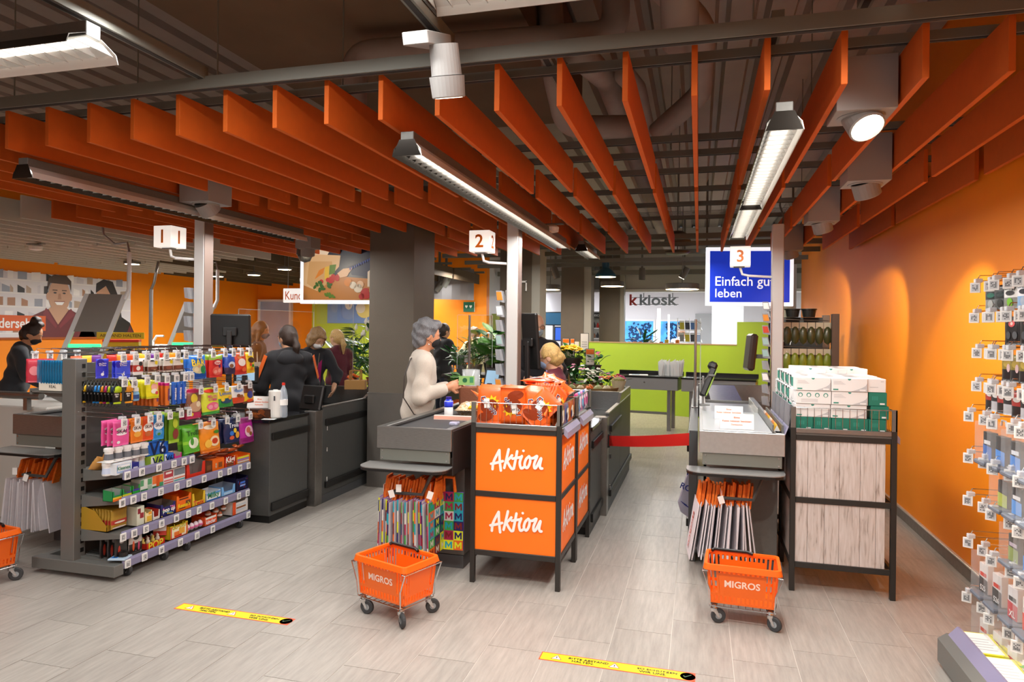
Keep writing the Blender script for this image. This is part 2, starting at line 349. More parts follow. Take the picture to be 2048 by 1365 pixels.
for ri, (y0, y1) in enumerate(rows):
 for k in range(19, -17, -1):
  xk = XK(k); n = 19 - k
  if ri == 0 and xk < -5.2 or ri >= 1 and xk < -5.85: continue
  if ri == 2 and (xk < -5.6): continue
  if ri == 2 and -3.5 < xk < -2.65:            # the pillar stands here
   pass
  slat(k, ri, y0, y1, BAF, 'orange', f'orange ceiling slat, {nth(n)} from the orange wall in the {rown[ri]} row', 'orange ceiling slats')
for ri, (y0, y1) in enumerate([(4.96, 6.82), (6.90, 8.82), (8.9, 10.8)]):
 n = 0
 for k in range(-7, -26, -1):
  xk = XK(k)
  if xk < -10.3 or xk > -5.85: continue
  if ri == 2 and xk > -8.2: continue
  n += 1; slat(k, ri, y0, y1, BAFW, 'grey', f'pale grey ceiling slat, {nth(n - 1)} beyond the orange ones in the {["nearest", "middle", "far"][ri]} pale row', 'pale grey ceiling slats')
for ri, (y0, y1) in enumerate([(8.9, 10.8), (10.9, 12.6), (12.7, 14.3)]):
 n = 0
 for k in range(-3, -26, -2):
  xk = XK(k)
  if xk < (-8.2 if ri == 0 else -10.2): continue
  n += 1; slat(k, ri, y0, y1, BAFB, 'brown', f'brown ceiling slat, {nth(n - 1)} from the grey pillar in the {["near", "middle", "far"][ri]} brown row', 'brown ceiling slats')
# rails that carry slats, lamps and pipes
RAIL = mat('galvanised grey rail', '77776f', .45, .15)
def rail(p, q, h, wd, label, name='ceiling_rail'):
 p, q = Vector(p), Vector(q); t = (q - p).normalized(); s = t.cross(Z).normalized() * wd / 2
 m = MB(); u = Z * h
 m.prism([p - s, p + s, p + s * 1 + u, p - s + u], q - p)
 e = thing(name, label, 'rail', tuple(p)); M = Matrix.Translation(-p); mm = MB().merge(m, M); obj('profile', mm, RAIL, e)
 g = MB().prism([p - s * .5 - Z * .003, p + s * .5 - Z * .003, p + s * .5, p - s * .5], q - p); obj('slot', MB().merge(g, M), mat('dark rail slot', '2c2b2a', .7), e)
 return e
rail((-6.2, 2.93, 2.85), (2.6, 2.93, 2.85), .06, .045, 'long grey lighting rail running across in front of the orange slats')
rail((-6.2, 3.2, 2.87), (1.78, 3.2, 2.87), .04, .035, 'thin grey carrier rail just behind the front ends of the orange slats')
for i, yy in enumerate((4.5, 4.88, 5.4, 6.1, 6.8, 7.6)):
 rail((-10.3 if i > 2 else -5.8, yy, 2.866), (1.78, yy, 2.866), .04, .04, f'{nth(i)} grey cross rail above the orange slats behind the thin carrier rail')
rail((-2.43, .8, 2.9), (-2.43, 2.93, 2.9), .06, .05, 'grey lighting rail running back from the lamp at the upper left to the long rail')
rail((-1.11, 1.6, 2.93), (-1.11, 2.93, 2.93), .06, .05, 'grey lighting rail behind the cylindrical spotlight')
rail((.62, 1.4, 2.95), (.62, 3.0, 2.95), .06, .05, 'grey lighting rail by the white spotlight above the aisle')
rail((-.70, 3.0, 2.91), (-.70, 8.8, 2.91), .035, .05, 'perforated grey cable rail running along the aisle slats')
rail((.30, 3.0, 2.93), (.30, 8.6, 2.93), .05, .05, 'grey lighting rail above the bright grille lamp of lane three')
for i, yy in enumerate((9.4, 10.2, 11.2, 12.0, 13.1, 14.0)):
 rail((-10.3, yy, 2.866), (-4.45, yy, 2.866), .04, .04, f'{nth(i)} grey cross rail over the customer desk behind the pale slats')
for i, yy in enumerate((9.6, 10.4, 11.4, 12.6, 13.4)):
 rail((-4.4, yy, 2.92), (1.78, yy, 2.92), .07, .06, f'{nth(i)} grey service rail beyond the last orange slats')
rail((-4.5, 15.2, 2.9), (3, 15.2, 2.9), .1, .1, 'grey service rail in front of the grey bulkhead')
for i_, (hx, hy, z0, z1) in enumerate(((-5.0, 2.93, 2.91, 4.0), (-3.67, 2.93, 2.91, 4.0), (-2.35, 2.93, 2.91, 3.38), (-1.15, 2.93, 2.91, 3.38), (.2, 2.93, 2.91, 4.0), (1.3, 2.93, 2.91, 4.0), (-4.4, 3.2, 2.91, 4.0), (-3.1, 3.2, 2.91, 4.0), (-1.8, 3.2, 2.91, 3.38), (-.2, 4.88, 2.92, 4.0), (.7, 4.88, 2.92, 4.0), (-.2, 6.8, 2.92, 4.0), (.9, 6.8, 2.92, 4.0))):
 w_ = obj('suspension_wire', MB().tube([(0, 0, 0), (0, 0, z1 - z0)], .004, 5), RAIL, None, (hx, hy, z0)); tag(w_, f'thin steel wire holding the {"long lighting rail" if hy < 3 else "thin carrier rail" if hy < 4 else "cross rails"}, {nth(i_ if i_ < 6 else i_ - 6 if i_ < 9 else i_ - 9)} from the poster side', 'wire', 'suspension wires of the ceiling rails')
# luminaires with grey housings, white reflector wings and a louvre of cross blades
LUMI = mat('lit lamp louvre', 'fff6e8', .4, emit=3.2); REFL = mat('white lamp reflector', 'e6e6e4', .25, .3); HOUS = mat('dark mirrored lamp side', '2f2a25', .2, .6)
def luminaire(x, y0, y1, z, label, w=.075, flip=1, ax='y'):
 e = thing('grille_lamp', label, 'lamp', (x, y0, z), 0 if ax == 'y' else -pi / 2, 'grille lamps'); L_ = y1 - y0
 obj('housing', MB().box((-.035, 0, .06), (.035, L_, .12), 0, .003), GREY, e)
 for s in (-1, 1):
  a, b2 = Vector((s * .035, 0, .07)), Vector((s * w, 0, 0)); t = Vector((s * .004, 0, 0)); k = MB()
  mid = Vector((s * w * .9, 0, .035))
  k.prism([a, mid, b2, b2 + t, mid + t, a + t], (0, L_, 0)); obj('wing', k, REFL if s == flip else HOUS, e)
 k = MB().box((-.034, 0, .045), (.034, L_, .05)); obj('tube_light', k, LUMI, e)
 n = int(L_ / .075); bl = MB(); W2 = w * .78
 for i in range(n + 1):
  yy = i * L_ / n; bl.prism([(-W2, yy, .02), (W2, yy, .02), (.04, yy, .05), (-.04, yy, .05)], (0, .004, 0))
 o = obj('louvre_blades', bl, mat('polished louvre blade', 'd8d8d6', .2, .7), e); o['kind'] = 'stuff'
 obj('end_cap', MB().prism([(-w, -.004, 0), (w, -.004, 0), (.04, -.004, .08), (-.04, -.004, .08)], (0, .003, 0)), HOUS, e)
 return e
luminaire(-1.39, 3.1, 7.1, 2.5, 'long grille lamp above lane two, ending beside the white post')
luminaire(.335, 3.06, 5.0, 2.5, 'nearer bright grille lamp above lane three'); luminaire(.335, 5.0, 6.6, 2.5, 'farther bright grille lamp above lane three, by its number cube')
luminaire(-3.79, 3.08, 5.95, 2.5, 'long grille lamp above lane one between the orange slats'); luminaire(-1.33, 7.9, 8.9, 2.58, 'short grille lamp beyond the white post of lane two')
luminaire(-3.9, 2.2, 3.75, 2.74, 'big grille lamp with punched side at the upper left corner', .12, -1, 'x')
luminaire(-1.08, 2.6, 3.9, 2.97, 'grille lamp cut by the top edge above the cylindrical spotlight', .1, -1, 'x')
luminaire(-4.85, 11.6, 13.6, 2.75, 'distant bright batten lamp behind the big grey pillar', .12)
# pipes
PIPE = mat('pinkish grey lagged pipe', '958a82', .7, noise=(8, .06))
def pipe(pts, r, label):
 p0 = Vector(pts[0]); m = MB()
 out = [p0]                                            # rounded elbows
 for a, b2, c2 in zip(pts, pts[1:], pts[2:]):
  a, b2, c2 = Vector(a), Vector(b2), Vector(c2); u, v = (a - b2).normalized(), (c2 - b2).normalized(); rr = r * 1.6
  for i in range(6):
   t = i / 5; out.append(b2 + u * rr * (1 - t) ** 2 + v * rr * t ** 2)
 out.append(Vector(pts[-1])); m.tube([p - p0 for p in out], r, 14)
 o = obj('service_pipe', m, PIPE, None, tuple(p0), smooth=True); return tag(o, label, 'pipe', 'lagged service pipes')
pipe([(-1.95, 3.6, 2.6 + .3), (-1.95, 3.6, 3.25), (-.45, 3.7, 3.25), (-.45, 3.7, 3.9)], .075, 'pale lagged pipe crossing behind the cylindrical spotlight with a bend down at its end')
pipe([(-.60, 3.4, 3.05), (-.60, 4.5, 3.3), (-.62, 14.3, 3.3)], .075, 'long lagged pipe along the aisle, nearer the big pillar')
pipe([(-.42, 3.9, 3.1), (-.42, 4.7, 3.3), (-.45, 14.3, 3.3)], .06, 'long lagged pipe along the aisle, the thinner of the two')
pipe([(-.65, 2.7, 3.9), (-.65, 2.9, 3.25), (-.1, 2.95, 3.25), (-.1, 3.3, 3.0)], .085, 'fat pipe elbow at the top edge near the aisle')
pipe([(-.3, 3.1, 3.9), (-.3, 3.15, 3.35), (.0, 3.6, 3.2), (.0, 4.6, 3.2), (-.3, 4.9, 3.05)], .07, 'bent lagged pipe dropping behind the thin carrier rail')
pipe([(-.9, 4.0, 3.9), (-.85, 4.0, 3.2), (-.85, 4.4, 2.98), (-.4, 4.5, 2.98)], .075, 'lagged pipe dropping beside the aisle slats')
pipe([(.95, 3.2, 3.4), (1.3, 1.8, 3.6)], .06, 'lagged pipe at the upper right corner above the orange wall')
pipe([(-4.1, 1.8, 3.05), (-3.3, 1.75, 3.1), (-3.0, 1.75, 3.35)], .11, 'fat lagged pipe in the upper left corner above the big lamp')
# cable trays beyond the slats, brown duct behind the pillar
tr = thing('cable_tray', 'wire cable tray hanging across the aisle above the slats', 'cable tray', (-1.2, 7.9, 3.0))
m = MB()
for i in range(30): m.tube([(i * .1, 0, 0), (i * .1, .3, 0)], .003, 4)
for j in range(4): m.tube([(0, j * .1, .002), (2.9, j * .1, .002)], .003, 4)
obj('mesh_tray', m, RAIL, tr)
du = MB(); n = 14; pts = []
for i in range(n + 1):
 a = -.2 + i / n * 1.5; pts.append((-7.2 + 2.4 * sin(a) * 1.1, 12.9 + 1.4 * (1 - cos(a)), 2.28))
for p, q in zip(pts, pts[1:]): du.quad(p, q, (q[0], q[1], 2.95), (p[0], p[1], 2.95))
tag(obj('curved_canopy', du, mat('grey curved canopy sheet', '7d7c80', .35, .5)), 'curved grey sheet canopy behind the big grey pillar', 'canopy')
# square boxes with swivelling spotlights
BOXM = mat('matt grey lamp box', '9d9b99', .55); LIT = mat('lit spot lens', 'fff4e0', .3, emit=6.0)
def box_spot(x, y, z, lit, label, s=.13, tilt=(.45, .5)):
 e = thing('box_spotlight', label, 'spotlight', (x, y, z), 0, 'box spotlights between the slats')
 obj('case', MB().box((-s, -s, 0), (s, s, 2.866 - z), 0, .002), BOXM, e)
 obj('trim_ring', MB().lathe([(.10, 0), (.10, -.004), (.08, -.006), (.08, 0)], 24), BOXM, e)
 M = Matrix.Rotation(tilt[0], 4, 'Y') @ Matrix.Rotation(tilt[1], 4, 'X')
 h = MB().lathe([(.078, .02), (.078, -.075), (.07, -.08), (.066, -.06)], 24); hd = obj('lamp_head', MB().merge(h, M), BOXM, e, smooth=False)
 l = MB().lathe([(0, -.062), (.066, -.062)], 24); obj('lens', MB().merge(l, M), LIT, hd)
 return e
box_spot(.695, 3.40, 2.63, 1, 'nearest box spotlight by the orange wall, its lens glowing', .122, (-.3, -.6))
box_spot(.985, 4.68, 2.58, 1, 'second box spotlight along the orange wall', .122, (-.35, .35))
box_spot(.985, 6.25, 2.58, 1, 'third box spotlight along the orange wall', .122, (-.3, .3))
box_spot(.985, 8.3, 2.58, 1, 'farthest box spotlight along the orange wall', .122, (-.3, .3))
box_spot(-3.62, 4.4, 2.58, 1, 'box spotlight sunk between the orange slats above lane one', .13, (-.2, .7))
box_spot(-4.3, 6.9, 2.55, 1, 'box spotlight between the orange slats above the food picture', .1, (.2, .3))
e = thing('cylinder_spotlight', 'big grey cylindrical spotlight hanging from the rail at top centre', 'spotlight', (-1.03, 2.72, 2.63)); e.rotation_euler = (.33, 0, 0)
obj('lower_can', MB().lathe([(.066, 0), (.07, .004), (.074, .085), (0, .085)], 28).lathe([(.060, .003), (.066, 0)], 28), BOXM, e)
obj('upper_can', MB().lathe([(.064, .088), (.060, .21), (0, .21)], 28), BOXM, e); obj('lens', MB().lathe([(0, -.001), (.058, -.001)], 24), LIT, e)
obj('power_box', MB().box((-.13, -.12, .21), (-.02, .16, .26), 0, .003), BOXM, e)
e = thing('cylinder_spotlight', 'white spotlight cut by the top edge with a glowing lens', 'spotlight', (.69, 2.86, 2.93))
M = Matrix.Rotation(.5, 4, 'X') @ Matrix.Rotation(.35, 4, 'Y')
obj('can', MB().merge(MB().lathe([(.075, 0), (.07, .16), (0, .16)], 28), M), WHITE, e); obj('lens', MB().merge(MB().lathe([(0, .004), (.07, .004)], 28), M), LIT, e)
# round things on the slats
for p, lab in (((-1.35, 6.3, 2.6), 'smoke detector on the slats beside the lane two grille lamp'), ((-7.9, 6.6, 2.6), 'smoke detector under the pale grey slats')):
 e = thing('smoke_detector', lab, 'detector', p); obj('body', MB().lathe([(.03, -.03), (.07, -.02), (.075, .02), (.05, .04), (0, .045)], 20), WHITE, e); obj('mount', MB().box((-.12, -.03, .045), (.12, .03, .055)), GREY, e)
for i, p in enumerate(((-8.4, 8.6, 2.6), (-8.3, 10.4, 2.55), (-7.4, 10.2, 2.55), (-6.9, 12.0, 2.58), (-6.4, 9.6, 2.58))):
 e = thing('round_downlight', f'small round downlight under the far slats, {nth(i)} from the poster wall', 'downlight', p, 0, 'round downlights'); obj('ring', MB().lathe([(.11, 0), (.12, .01), (.12, .04), (0, .04)], 20), GREY, e); obj('lens', MB().lathe([(0, -.002), (.1, -.002)], 20), LIT, e); obj('stem', MB().tube([(0, 0, .04), (0, 0, 4.03 - p[2])], .01, 5), GREY, e)
e = thing('dome_camera', 'white dome camera hanging under the brown slats', 'camera', (-6.35, 10.1, 2.42)); obj('dome', MB().lathe([(0, -.08), (.05, -.06), (.07, 0)], 16), BLACK, e, smooth=True); obj('base', MB().lathe([(.075, 0), (.08, .05), (.03, .1), (.02, .2)], 16), WHITE, e)
e = thing('dome_camera', 'grey dome camera under the orange slats left of the food picture', 'camera', (-4.43, 7.05, 2.50)); obj('dome', MB().lathe([(0, -.09), (.06, -.07), (.09, 0)], 16), GREY, e, smooth=True); obj('base', MB().lathe([(.1, 0), (.09, .12), (0, .12)], 16), GREY, e)
# ------------------------------------------------------------------ checkouts, display stands, gondola, carts, bag racks, posts, signs
def checkout(x, y, lane, ylen, cab, station, label, covered=False):
 """x: right edge of the belt, y: front of the belt; cab = (x0, x1, y0, y1) side cabinet, station = (x0, x1, y0, y1) cashier's box and packing well"""
 e = thing('checkout_counter', label, 'checkout', (x, y, 0), 0, 'checkout counters')
 W = .53
 m = MB().box((-W, 0, .855), (0, .035, 1.0), 0, .003).box((-W, .035, .855), (-W + .055, ylen, 1.0), 0, .003).box((-.05, .035, .855), (0, ylen, 1.0), 0, .003).box((-W + .03, .035, .80), (-.03, ylen, .93))
 obj('belt_housing', m, STEEL if lane != 3 else mat('light brushed steel', 'c4c5c4', .35, .8, noise=(40, .05)), e)
 if covered:
  obj('belt_cover', MB().box((-W + .02, .02, 1.0), (-.075, 1.15, 1.006), 0, .002), mat('grey plastic belt cover', 'b4b6b8', .3, .2), e)
  obj('divider_channel', MB().box((-.072, .06, .99), (-.062, 1.2, 1.05)).box((-.012, .06, .99), (-.002, 1.2, 1.05)).box((-.07, .06, .99), (-.004, 1.2, 1.0)), GREY, e)
 else:
  obj('belt', MB().box((-W + .055, .035, .93), (-.05, ylen, .975)), mat('black conveyor belt', '3a3a3c', .55, bump=(200, .1)), e)
  obj('rim_line', MB().box((-W + .058, .04, .975), (-W + .066, ylen, .985)), BLACK, e)
 m = MB().box((-W + .02, .012, .775), (-.015, .03, .853), 0, .002); st = obj('lower_strip', m, mat('sage grey steel strip', '84877f', .4, .4), e)
 b = MB()
 for sx in (-W + .04, -.035):
  for sz in (.79, .84): b.lathe([(.006, -.004), (.006, 0), (0, 0)], 8, (sx, .012, sz), axis='y')
 obj('screw', b, CHROME, st)['kind'] = 'stuff'
 pts = []
 for cx, cy, a0 in ((-W + .05, -.05, pi), (-.07, -.05, 1.5 * pi)):
  pts += [(cx - .03 + (.1 * cos(a0 + t * pi / 10) if a0 == pi else .1 * cos(a0 + t * pi / 10)), cy + .0 + .1 * sin(a0 + t * pi / 10)) for t in range(6)]
 pts += [(.0, .06), (-W - .08, .06)]
 sh = MB().prism([(p[0], p[1], .748) for p in pts], (0, 0, .006)); s_ = obj('packing_shelf', sh, mat('grey shelf laminate', '8f8f8d', .25, .2), e)
 obj('shelf_edge', MB().prism([(p[0], p[1], .73) for p in pts], (0, 0, .018)), BLACK, s_)
 obj('side_plate', MB().box((.0, .02, .70), (.006, ylen, .985)), mat('shade-toned side plate', '3b3533', .35, .3), e)  # shading on the belt's side is put into the plate's dark colour
 obj('pedestal', MB().box((-W + .05, .30, .09), (-.01, ylen, .855), 0, .003), mat('warm grey laminate', '6f6b65', .5, noise=(40, .05)), e)
 obj('plinth', MB().box((-W + .055, .295, 0), (-.012, ylen, .088)), mat('grey plinth', '56585a', .5), e)
 br = MB().tube([(-.12, .02, .74), (-.19, -.02, .57), (-.40, -.02, .57), (-.42, .30, .57)], .012, 6); obj('bag_bracket', br, DGREY, e)
 if cab:
  x0, x1, y0, y1 = [q - x if i < 2 else q - y for i, q in enumerate(cab)]
  c = obj('side_cabinet', MB().box((x0, y0, .06), (x1, y1, .845), 0, .003), DGREY, e)
  obj('worktop', MB().box((x0 - .01, y0 - .03, .846), (x1 + .015, y1, .875), 0, .004), mat('black glossy worktop', '101012', .12, spec=.6), c)
  [obj('bumper_rail', MB().box(*q, 0, .004), BLACK, c) for q in (((x1, y0 + .02, .70), (x1 + .02, y1, .76)), ((x1, y0 + .02, .10), (x1 + .02, y1, .17)))]
  obj('kick_strip', MB().box((x0 + .01, y0 + .01, 0), (x1 - .005, y1, .06)), BLACK, c)
 if station:
  x0, x1, y0, y1 = [q - x if i < 2 else q - y for i, q in enumerate(station)]
  s = obj('station_panel', MB().box((x1 - .03, y0 + .12, .08), (x1, y0 + 1.05, .90), 0, .002).box((x1 - .03, y0 + 1.055, .08), (x1, y1, .90), 0, .002), DGREY, e)
  obj('corner_pillar', MB().box((x1 - .12, y0, .0), (x1, y0 + .12, .88), 0, .003), mat('stainless corner', '8d8984', .3, .8, noise=(30, .06)), e)
  [obj('bumper_rail', MB().box(*q, 0, .004), BLACK, s) for q in (((x1, y0 + .16, .73), (x1 + .022, y0 + 1.0, .79)), ((x1, y0 + .16, .14), (x1 + .022, y1, .20)))]
  obj('top_edge', MB().box((x1 - .035, y0 + .1, .90), (x1 + .004, y1, .915), 0, .002), STEEL, s)
  obj('plinth', MB().box((x1 - .025, y0 + .12, 0), (x1 - .005, y1, .08)), mat('grey plinth', '56585a', .5), s)
  h = MB()
  for hz in (.22, .5, .7): h.lathe([(.008, -.02), (.008, .02), (0, .02)], 8, (x1 + .004, y0 + .2, hz))
  obj('hinge', h, CHROME, s)['kind'] = 'stuff'
  wl = obj('packing_well', MB().box((x0, y1 - 1.5, .70), (x1 - .03, y1 - .06, .715)).box((x0, y1 - .06, .70), (x1 - .03, y1, .93), 0, .004).box((x0 - .02, y1 - 1.5, .70), (x0, y1, .93)), STEEL, e)
  obj('well_mat', MB().box((x0 + .01, y1 - 1.5, .715), (x1 - .035, y1 - .1, .72)), BLACK, wl)
  obj('well_side', MB().prism([(x1 - .03, y1 - 1.2, .90), (x1 - .03, y1, .90), (x1 - .03, y1, 1.0), (x1 - .03, y1 - .95, 1.0)], (.03, 0, 0)), STEEL, wl)
 return e
checkout(-4.29, 3.86, 1, 2.6, (-4.0, -3.47, 5.02, 5.6), (-4.6, -3.40, 5.62, 7.75), 'grey checkout counter of lane one behind the sweets shelf', False)
checkout(-1.54, 4.18, 2, 2.4, (-1.25, -.83, 5.5, 6.1), (-1.4, -.78, 6.12, 8.25), 'grey checkout counter of lane two beside the orange promotion stands', False)
checkout(.54, 4.70, 3, 2.6, None, None, 'closed grey checkout counter of lane three with white tent cards', True)
# lane three: cashier's box behind the belt
e = thing('cashier_box', 'dark panelled cashier box behind the closed belt of lane three', 'checkout', (.0, 5.3, 0))
obj('side_panel', MB().box((-.06, -.25, .08), (0, 3.95, .95), 0, .003), mat('dark anthracite panel', '3d3f40', .45), e)
[obj('bumper_rail', MB().box(*q, 0, .004), BLACK, e) for q in (((-.082, .2, .72), (-.06, 3.9, .79)), ((-.082, .2, .14), (-.06, 3.9, .20)))]
obj('plinth', MB().box((-.05, -.2, 0), (-.01, 3.9, .08)), DGREY, e)
w_ = obj('packing_well', MB().box((.0, 3.7, .7), (.95, 3.75, 1.0), 0, .004).box((.0, 2.1, .8), (.95, 2.13, .95)).box((.0, 2.1, .78), (.95, 3.7, .8)), STEEL, e)
obj('chute', MB().prism([(.15, 2.5, .8), (.5, 2.5, .8), (.42, 3.4, .98), (.1, 3.4, .98)], (.0, .03, .03)), STEEL, w_)

# handwriting for the promotion stands
INK = {'A':[[(0.04,0.056),(0.061,0.394),(0.169,0.896)],[(0.171,0.896),(0.18,0.451),(0.203,0.023)],[(0.011,0.287),(0.109,0.338),(0.241,0.437)]],'k':[[(0.351,0.958),(0.311,0.535),(0.27,0.146)],[(0.42,0.71),(0.374,0.577),(0.33,0.465),(0.362,0.296),(0.417,0.132),(0.456,0.146)]],'t':[[(0.517,0.896),(0.489,0.535),(0.456,0.146)],[(0.429,0.569),(0.511,0.614),(0.606,0.662)]],'i':[[(0.61,0.704),(0.571,0.423),(0.598,0.183),(0.661,0.259)]],'dot':[[(0.638,0.935),(0.64,0.935)]],'o':[[(0.751,0.715),(0.69,0.577),(0.664,0.332),(0.709,0.211),(0.76,0.394),(0.771,0.62),(0.744,0.715)]],'n':[[(0.769,0.634),(0.833,0.654),(0.902,0.744),(0.851,0.423),(0.854,0.239),(0.893,0.282),(0.978,0.665),(0.955,0.366),(0.971,0.239),(1.001,0.237)]]}
def ink(mb, org, right, up, width, height, pen, lift=.002, mi=0):
 R, U = Vector(right), Vector(up); N = R.cross(U); O = Vector(org) - R * width / 2 - U * height / 2 + N * lift; n = 0
 for ss in INK.values():
  for s in ss:
   P = [Vector((p[0] * width, p[1] * height)) for p in s]
   Q = []                                         # smooth the stroke
   for i in range(len(P) - 1):
    p0, p1, p2, p3 = P[max(i - 1, 0)], P[i], P[i + 1], P[min(i + 2, len(P) - 1)]
    for t in (0, .25, .5, .75): Q.append(.5 * (2 * p1 + (p2 - p0) * t + (2 * p0 - 5 * p1 + 4 * p2 - p3) * t * t + (3 * p1 - p0 - 3 * p2 + p3) * t ** 3))
   Q.append(P[-1])
   for a, b in zip(Q, Q[1:]):
    d = b - a
    if d.length > 1e-6:
     q = Vector((-d.y, d.x)).normalized() * pen / 2; n += 1; zz = N * n * 2.5e-5
     mb.add([tuple(O + R * p.x + U * p.y + zz) for p in (a - q, b - q, b + q, a + q)], [(0, 1, 2, 3)], mi)
   for i, p in enumerate(Q):
    n += 1; zz = N * n * 2.5e-5; mb.add([tuple(O + R * (p.x + cos(k * pi / 4) * pen / 2) + U * (p.y + sin(k * pi / 4) * pen / 2) + zz) for k in range(8)], [tuple(range(8))], mi)
 return mb
FRAME = mat('black brown steel frame', '34322f', .4, .3, bump=(200, .05))
def stand(x, y, w, d, panel, label, zs=(.2, .585, 1.0), text=False, planks=False, rear=False):
 e = thing('display_stand', label, 'display stand', (x, y, 0)); P = .032
 for i, (px, py) in enumerate(((0, 0), (w - P, 0), (0, d - P), (w - P, d - P))):
  obj('post', MB().box((px, py, 0), (px + P, py + P, 1.045), 0, .002), FRAME, e)
 for z in zs:
  for py in (0, d - P): obj('rail', MB().box((P, py + .004, z - .018), (w - P, py + P - .004, z + .018), 0, .002), FRAME, e)
  for px in (0, w - P): obj('rail', MB().box((px + .004, P, z - .018), (px + P - .004, d - P, z + .018), 0, .002), FRAME, e)
 obj('top_deck', MB().box((.005, .005, 1.0), (w - .005, d - .005, 1.02)), GREY, e)
 tr = obj('top_trim', MB().box((P, -.004, 1.015), (w - P, .012, 1.045), 0, .003).box((w - .012, P, 1.0), (w + .004, d - P, 1.03), 0, .003), STEEL, e)
 obj('price_rail', MB().prism([(w + .004, .06, .985), (w + .03, .06, .96), (w + .03, .06, 1.0), (w + .006, .06, 1.03)], (0, d - .12, 0)), mat('clear lilac price rail', 'b3aec8', .15, alpha=.85), tr)
 for k, (z0, z1) in enumerate(zip(zs, zs[1:])):
  a, b = z0 + .018, z1 - .018
  if planks:
   xs = [P, .105, .205, .29, .41, .50, w - P - .03]; rr = random.Random(4)
   for i, (p, q) in enumerate(zip(xs, xs[1:])): obj('plank', MB().box((p + .001, .012 + rr.uniform(0, .001), a), (q - .001, .022, b), 0, .0008), panel, e)
   obj('side_panel', MB().box((.012, P, a), (.02, d - P, b)), panel, e)
  else:
   p1 = obj('front_panel', MB().box((P, .012, a), (w - P, .02, b)), panel, e)
   p2 = obj('side_panel', MB().box((w - .02, P, a), (w - .012, d - P, b)), panel, e)
   if text:
    obj('lettering', ink(MB(), (w / 2 + .005, .012, (a + b) / 2 + .02), (1, 0, 0), (0, 0, 1), .345, .15, .0175), PAPER, p1)
    obj('lettering', ink(MB(), (w - .012, d / 2, (a + b) / 2 + .02), (0, 1, 0), (0, 0, 1), .345, .15, .0175), PAPER, p2)
 # wire basket rim on top
 zt, zb = 1.175, 1.04; k = MB(); c0, c1, f0, f1 = .018, w - .018, .018, d - .018
 k.tube([(c0, f0, zt), (c1, f0, zt), (c1, f1, zt), (c0, f1, zt)], .0035, 6, closed=True)
 n = 14
 for i in range(n + 1):
  t = i / n
  for a, b in (((c0, f0), (c1, f0)), ((c1, f0), (c1, f1)), ((c0, f0), (c0, f1)), ((c0, f1), (c1, f1))):
   px, py = a[0] + (b[0] - a[0]) * t, a[1] + (b[1] - a[1]) * t; k.tube([(px, py, zb), (px, py, zt)], .0017, 4, cap=False)
 o = obj('wire_basket', k, CHROME, e)
 for m in (MB().box((0, 0, 1.045), (.03, .012, 1.18), 0, .002), MB().box((w - .03, 0, 1.045), (w, .012, 1.18), 0, .002).box((w - .012, 0, 1.045), (w, .03, 1.18), 0, .002), MB().box((w - .012, d - .03, 1.045), (w, d, 1.18), 0, .002)): obj('corner_strip', m, mat('grey plastic corner', '77746f', .35, .4), e)
 return e
stand(-1.43, 4.25, .60, .605, ORANGE, 'front orange promotion stand with black frame, heaped with red-orange chocolate bags', text=True)
stand(-1.43, 4.86, .60, .615, ORANGE, 'rear orange promotion stand with black frame, half hidden behind the heaped one', text=True)
def wood_material():
 m = mat('whitewashed wood print', 'cbc1ba', .6); nt = m.node_tree; N, L = nt.nodes, nt.links; b = N['Principled BSDF']
 tc = N.new('ShaderNodeNewGeometry'); mp = N.new('ShaderNodeMapping'); mp.inputs['Scale'].default_value = (70, 3, 7); L.new(tc.outputs['Position'], mp.inputs[0])
 n = N.new('ShaderNodeTexNoise'); n.inputs['Scale'].default_value = 1; n.inputs['Detail'].default_value = 6; n.inputs['Distortion'].default_value = .6; L.new(mp.outputs[0], n.inputs['Vector'])
 r = N.new('ShaderNodeValToRGB'); e = r.color_ramp.elements; e[0].position = .26; e[0].color = (*lin('8f8278'), 1); e[1].position = .42; e[1].color = (*lin('cbc1ba'), 1)
 x = r.color_ramp.elements.new(.72); x.color = (*lin('ddd6d2'), 1)
 L.new(n.outputs['Fac'], r.inputs[0]); L.new(r.outputs[0], b.inputs['Base Color']); return m
WOOD = wood_material()
stand(.575, 4.71, .615, .60, WOOD, 'front wood-print stand with white plank panels carrying the mask boxes', (.17, .585, .985), planks=True)
stand(.575, 5.32, .615, .60, WOOD, 'rear wood-print stand hidden behind the mask boxes', (.17, .585, .985))

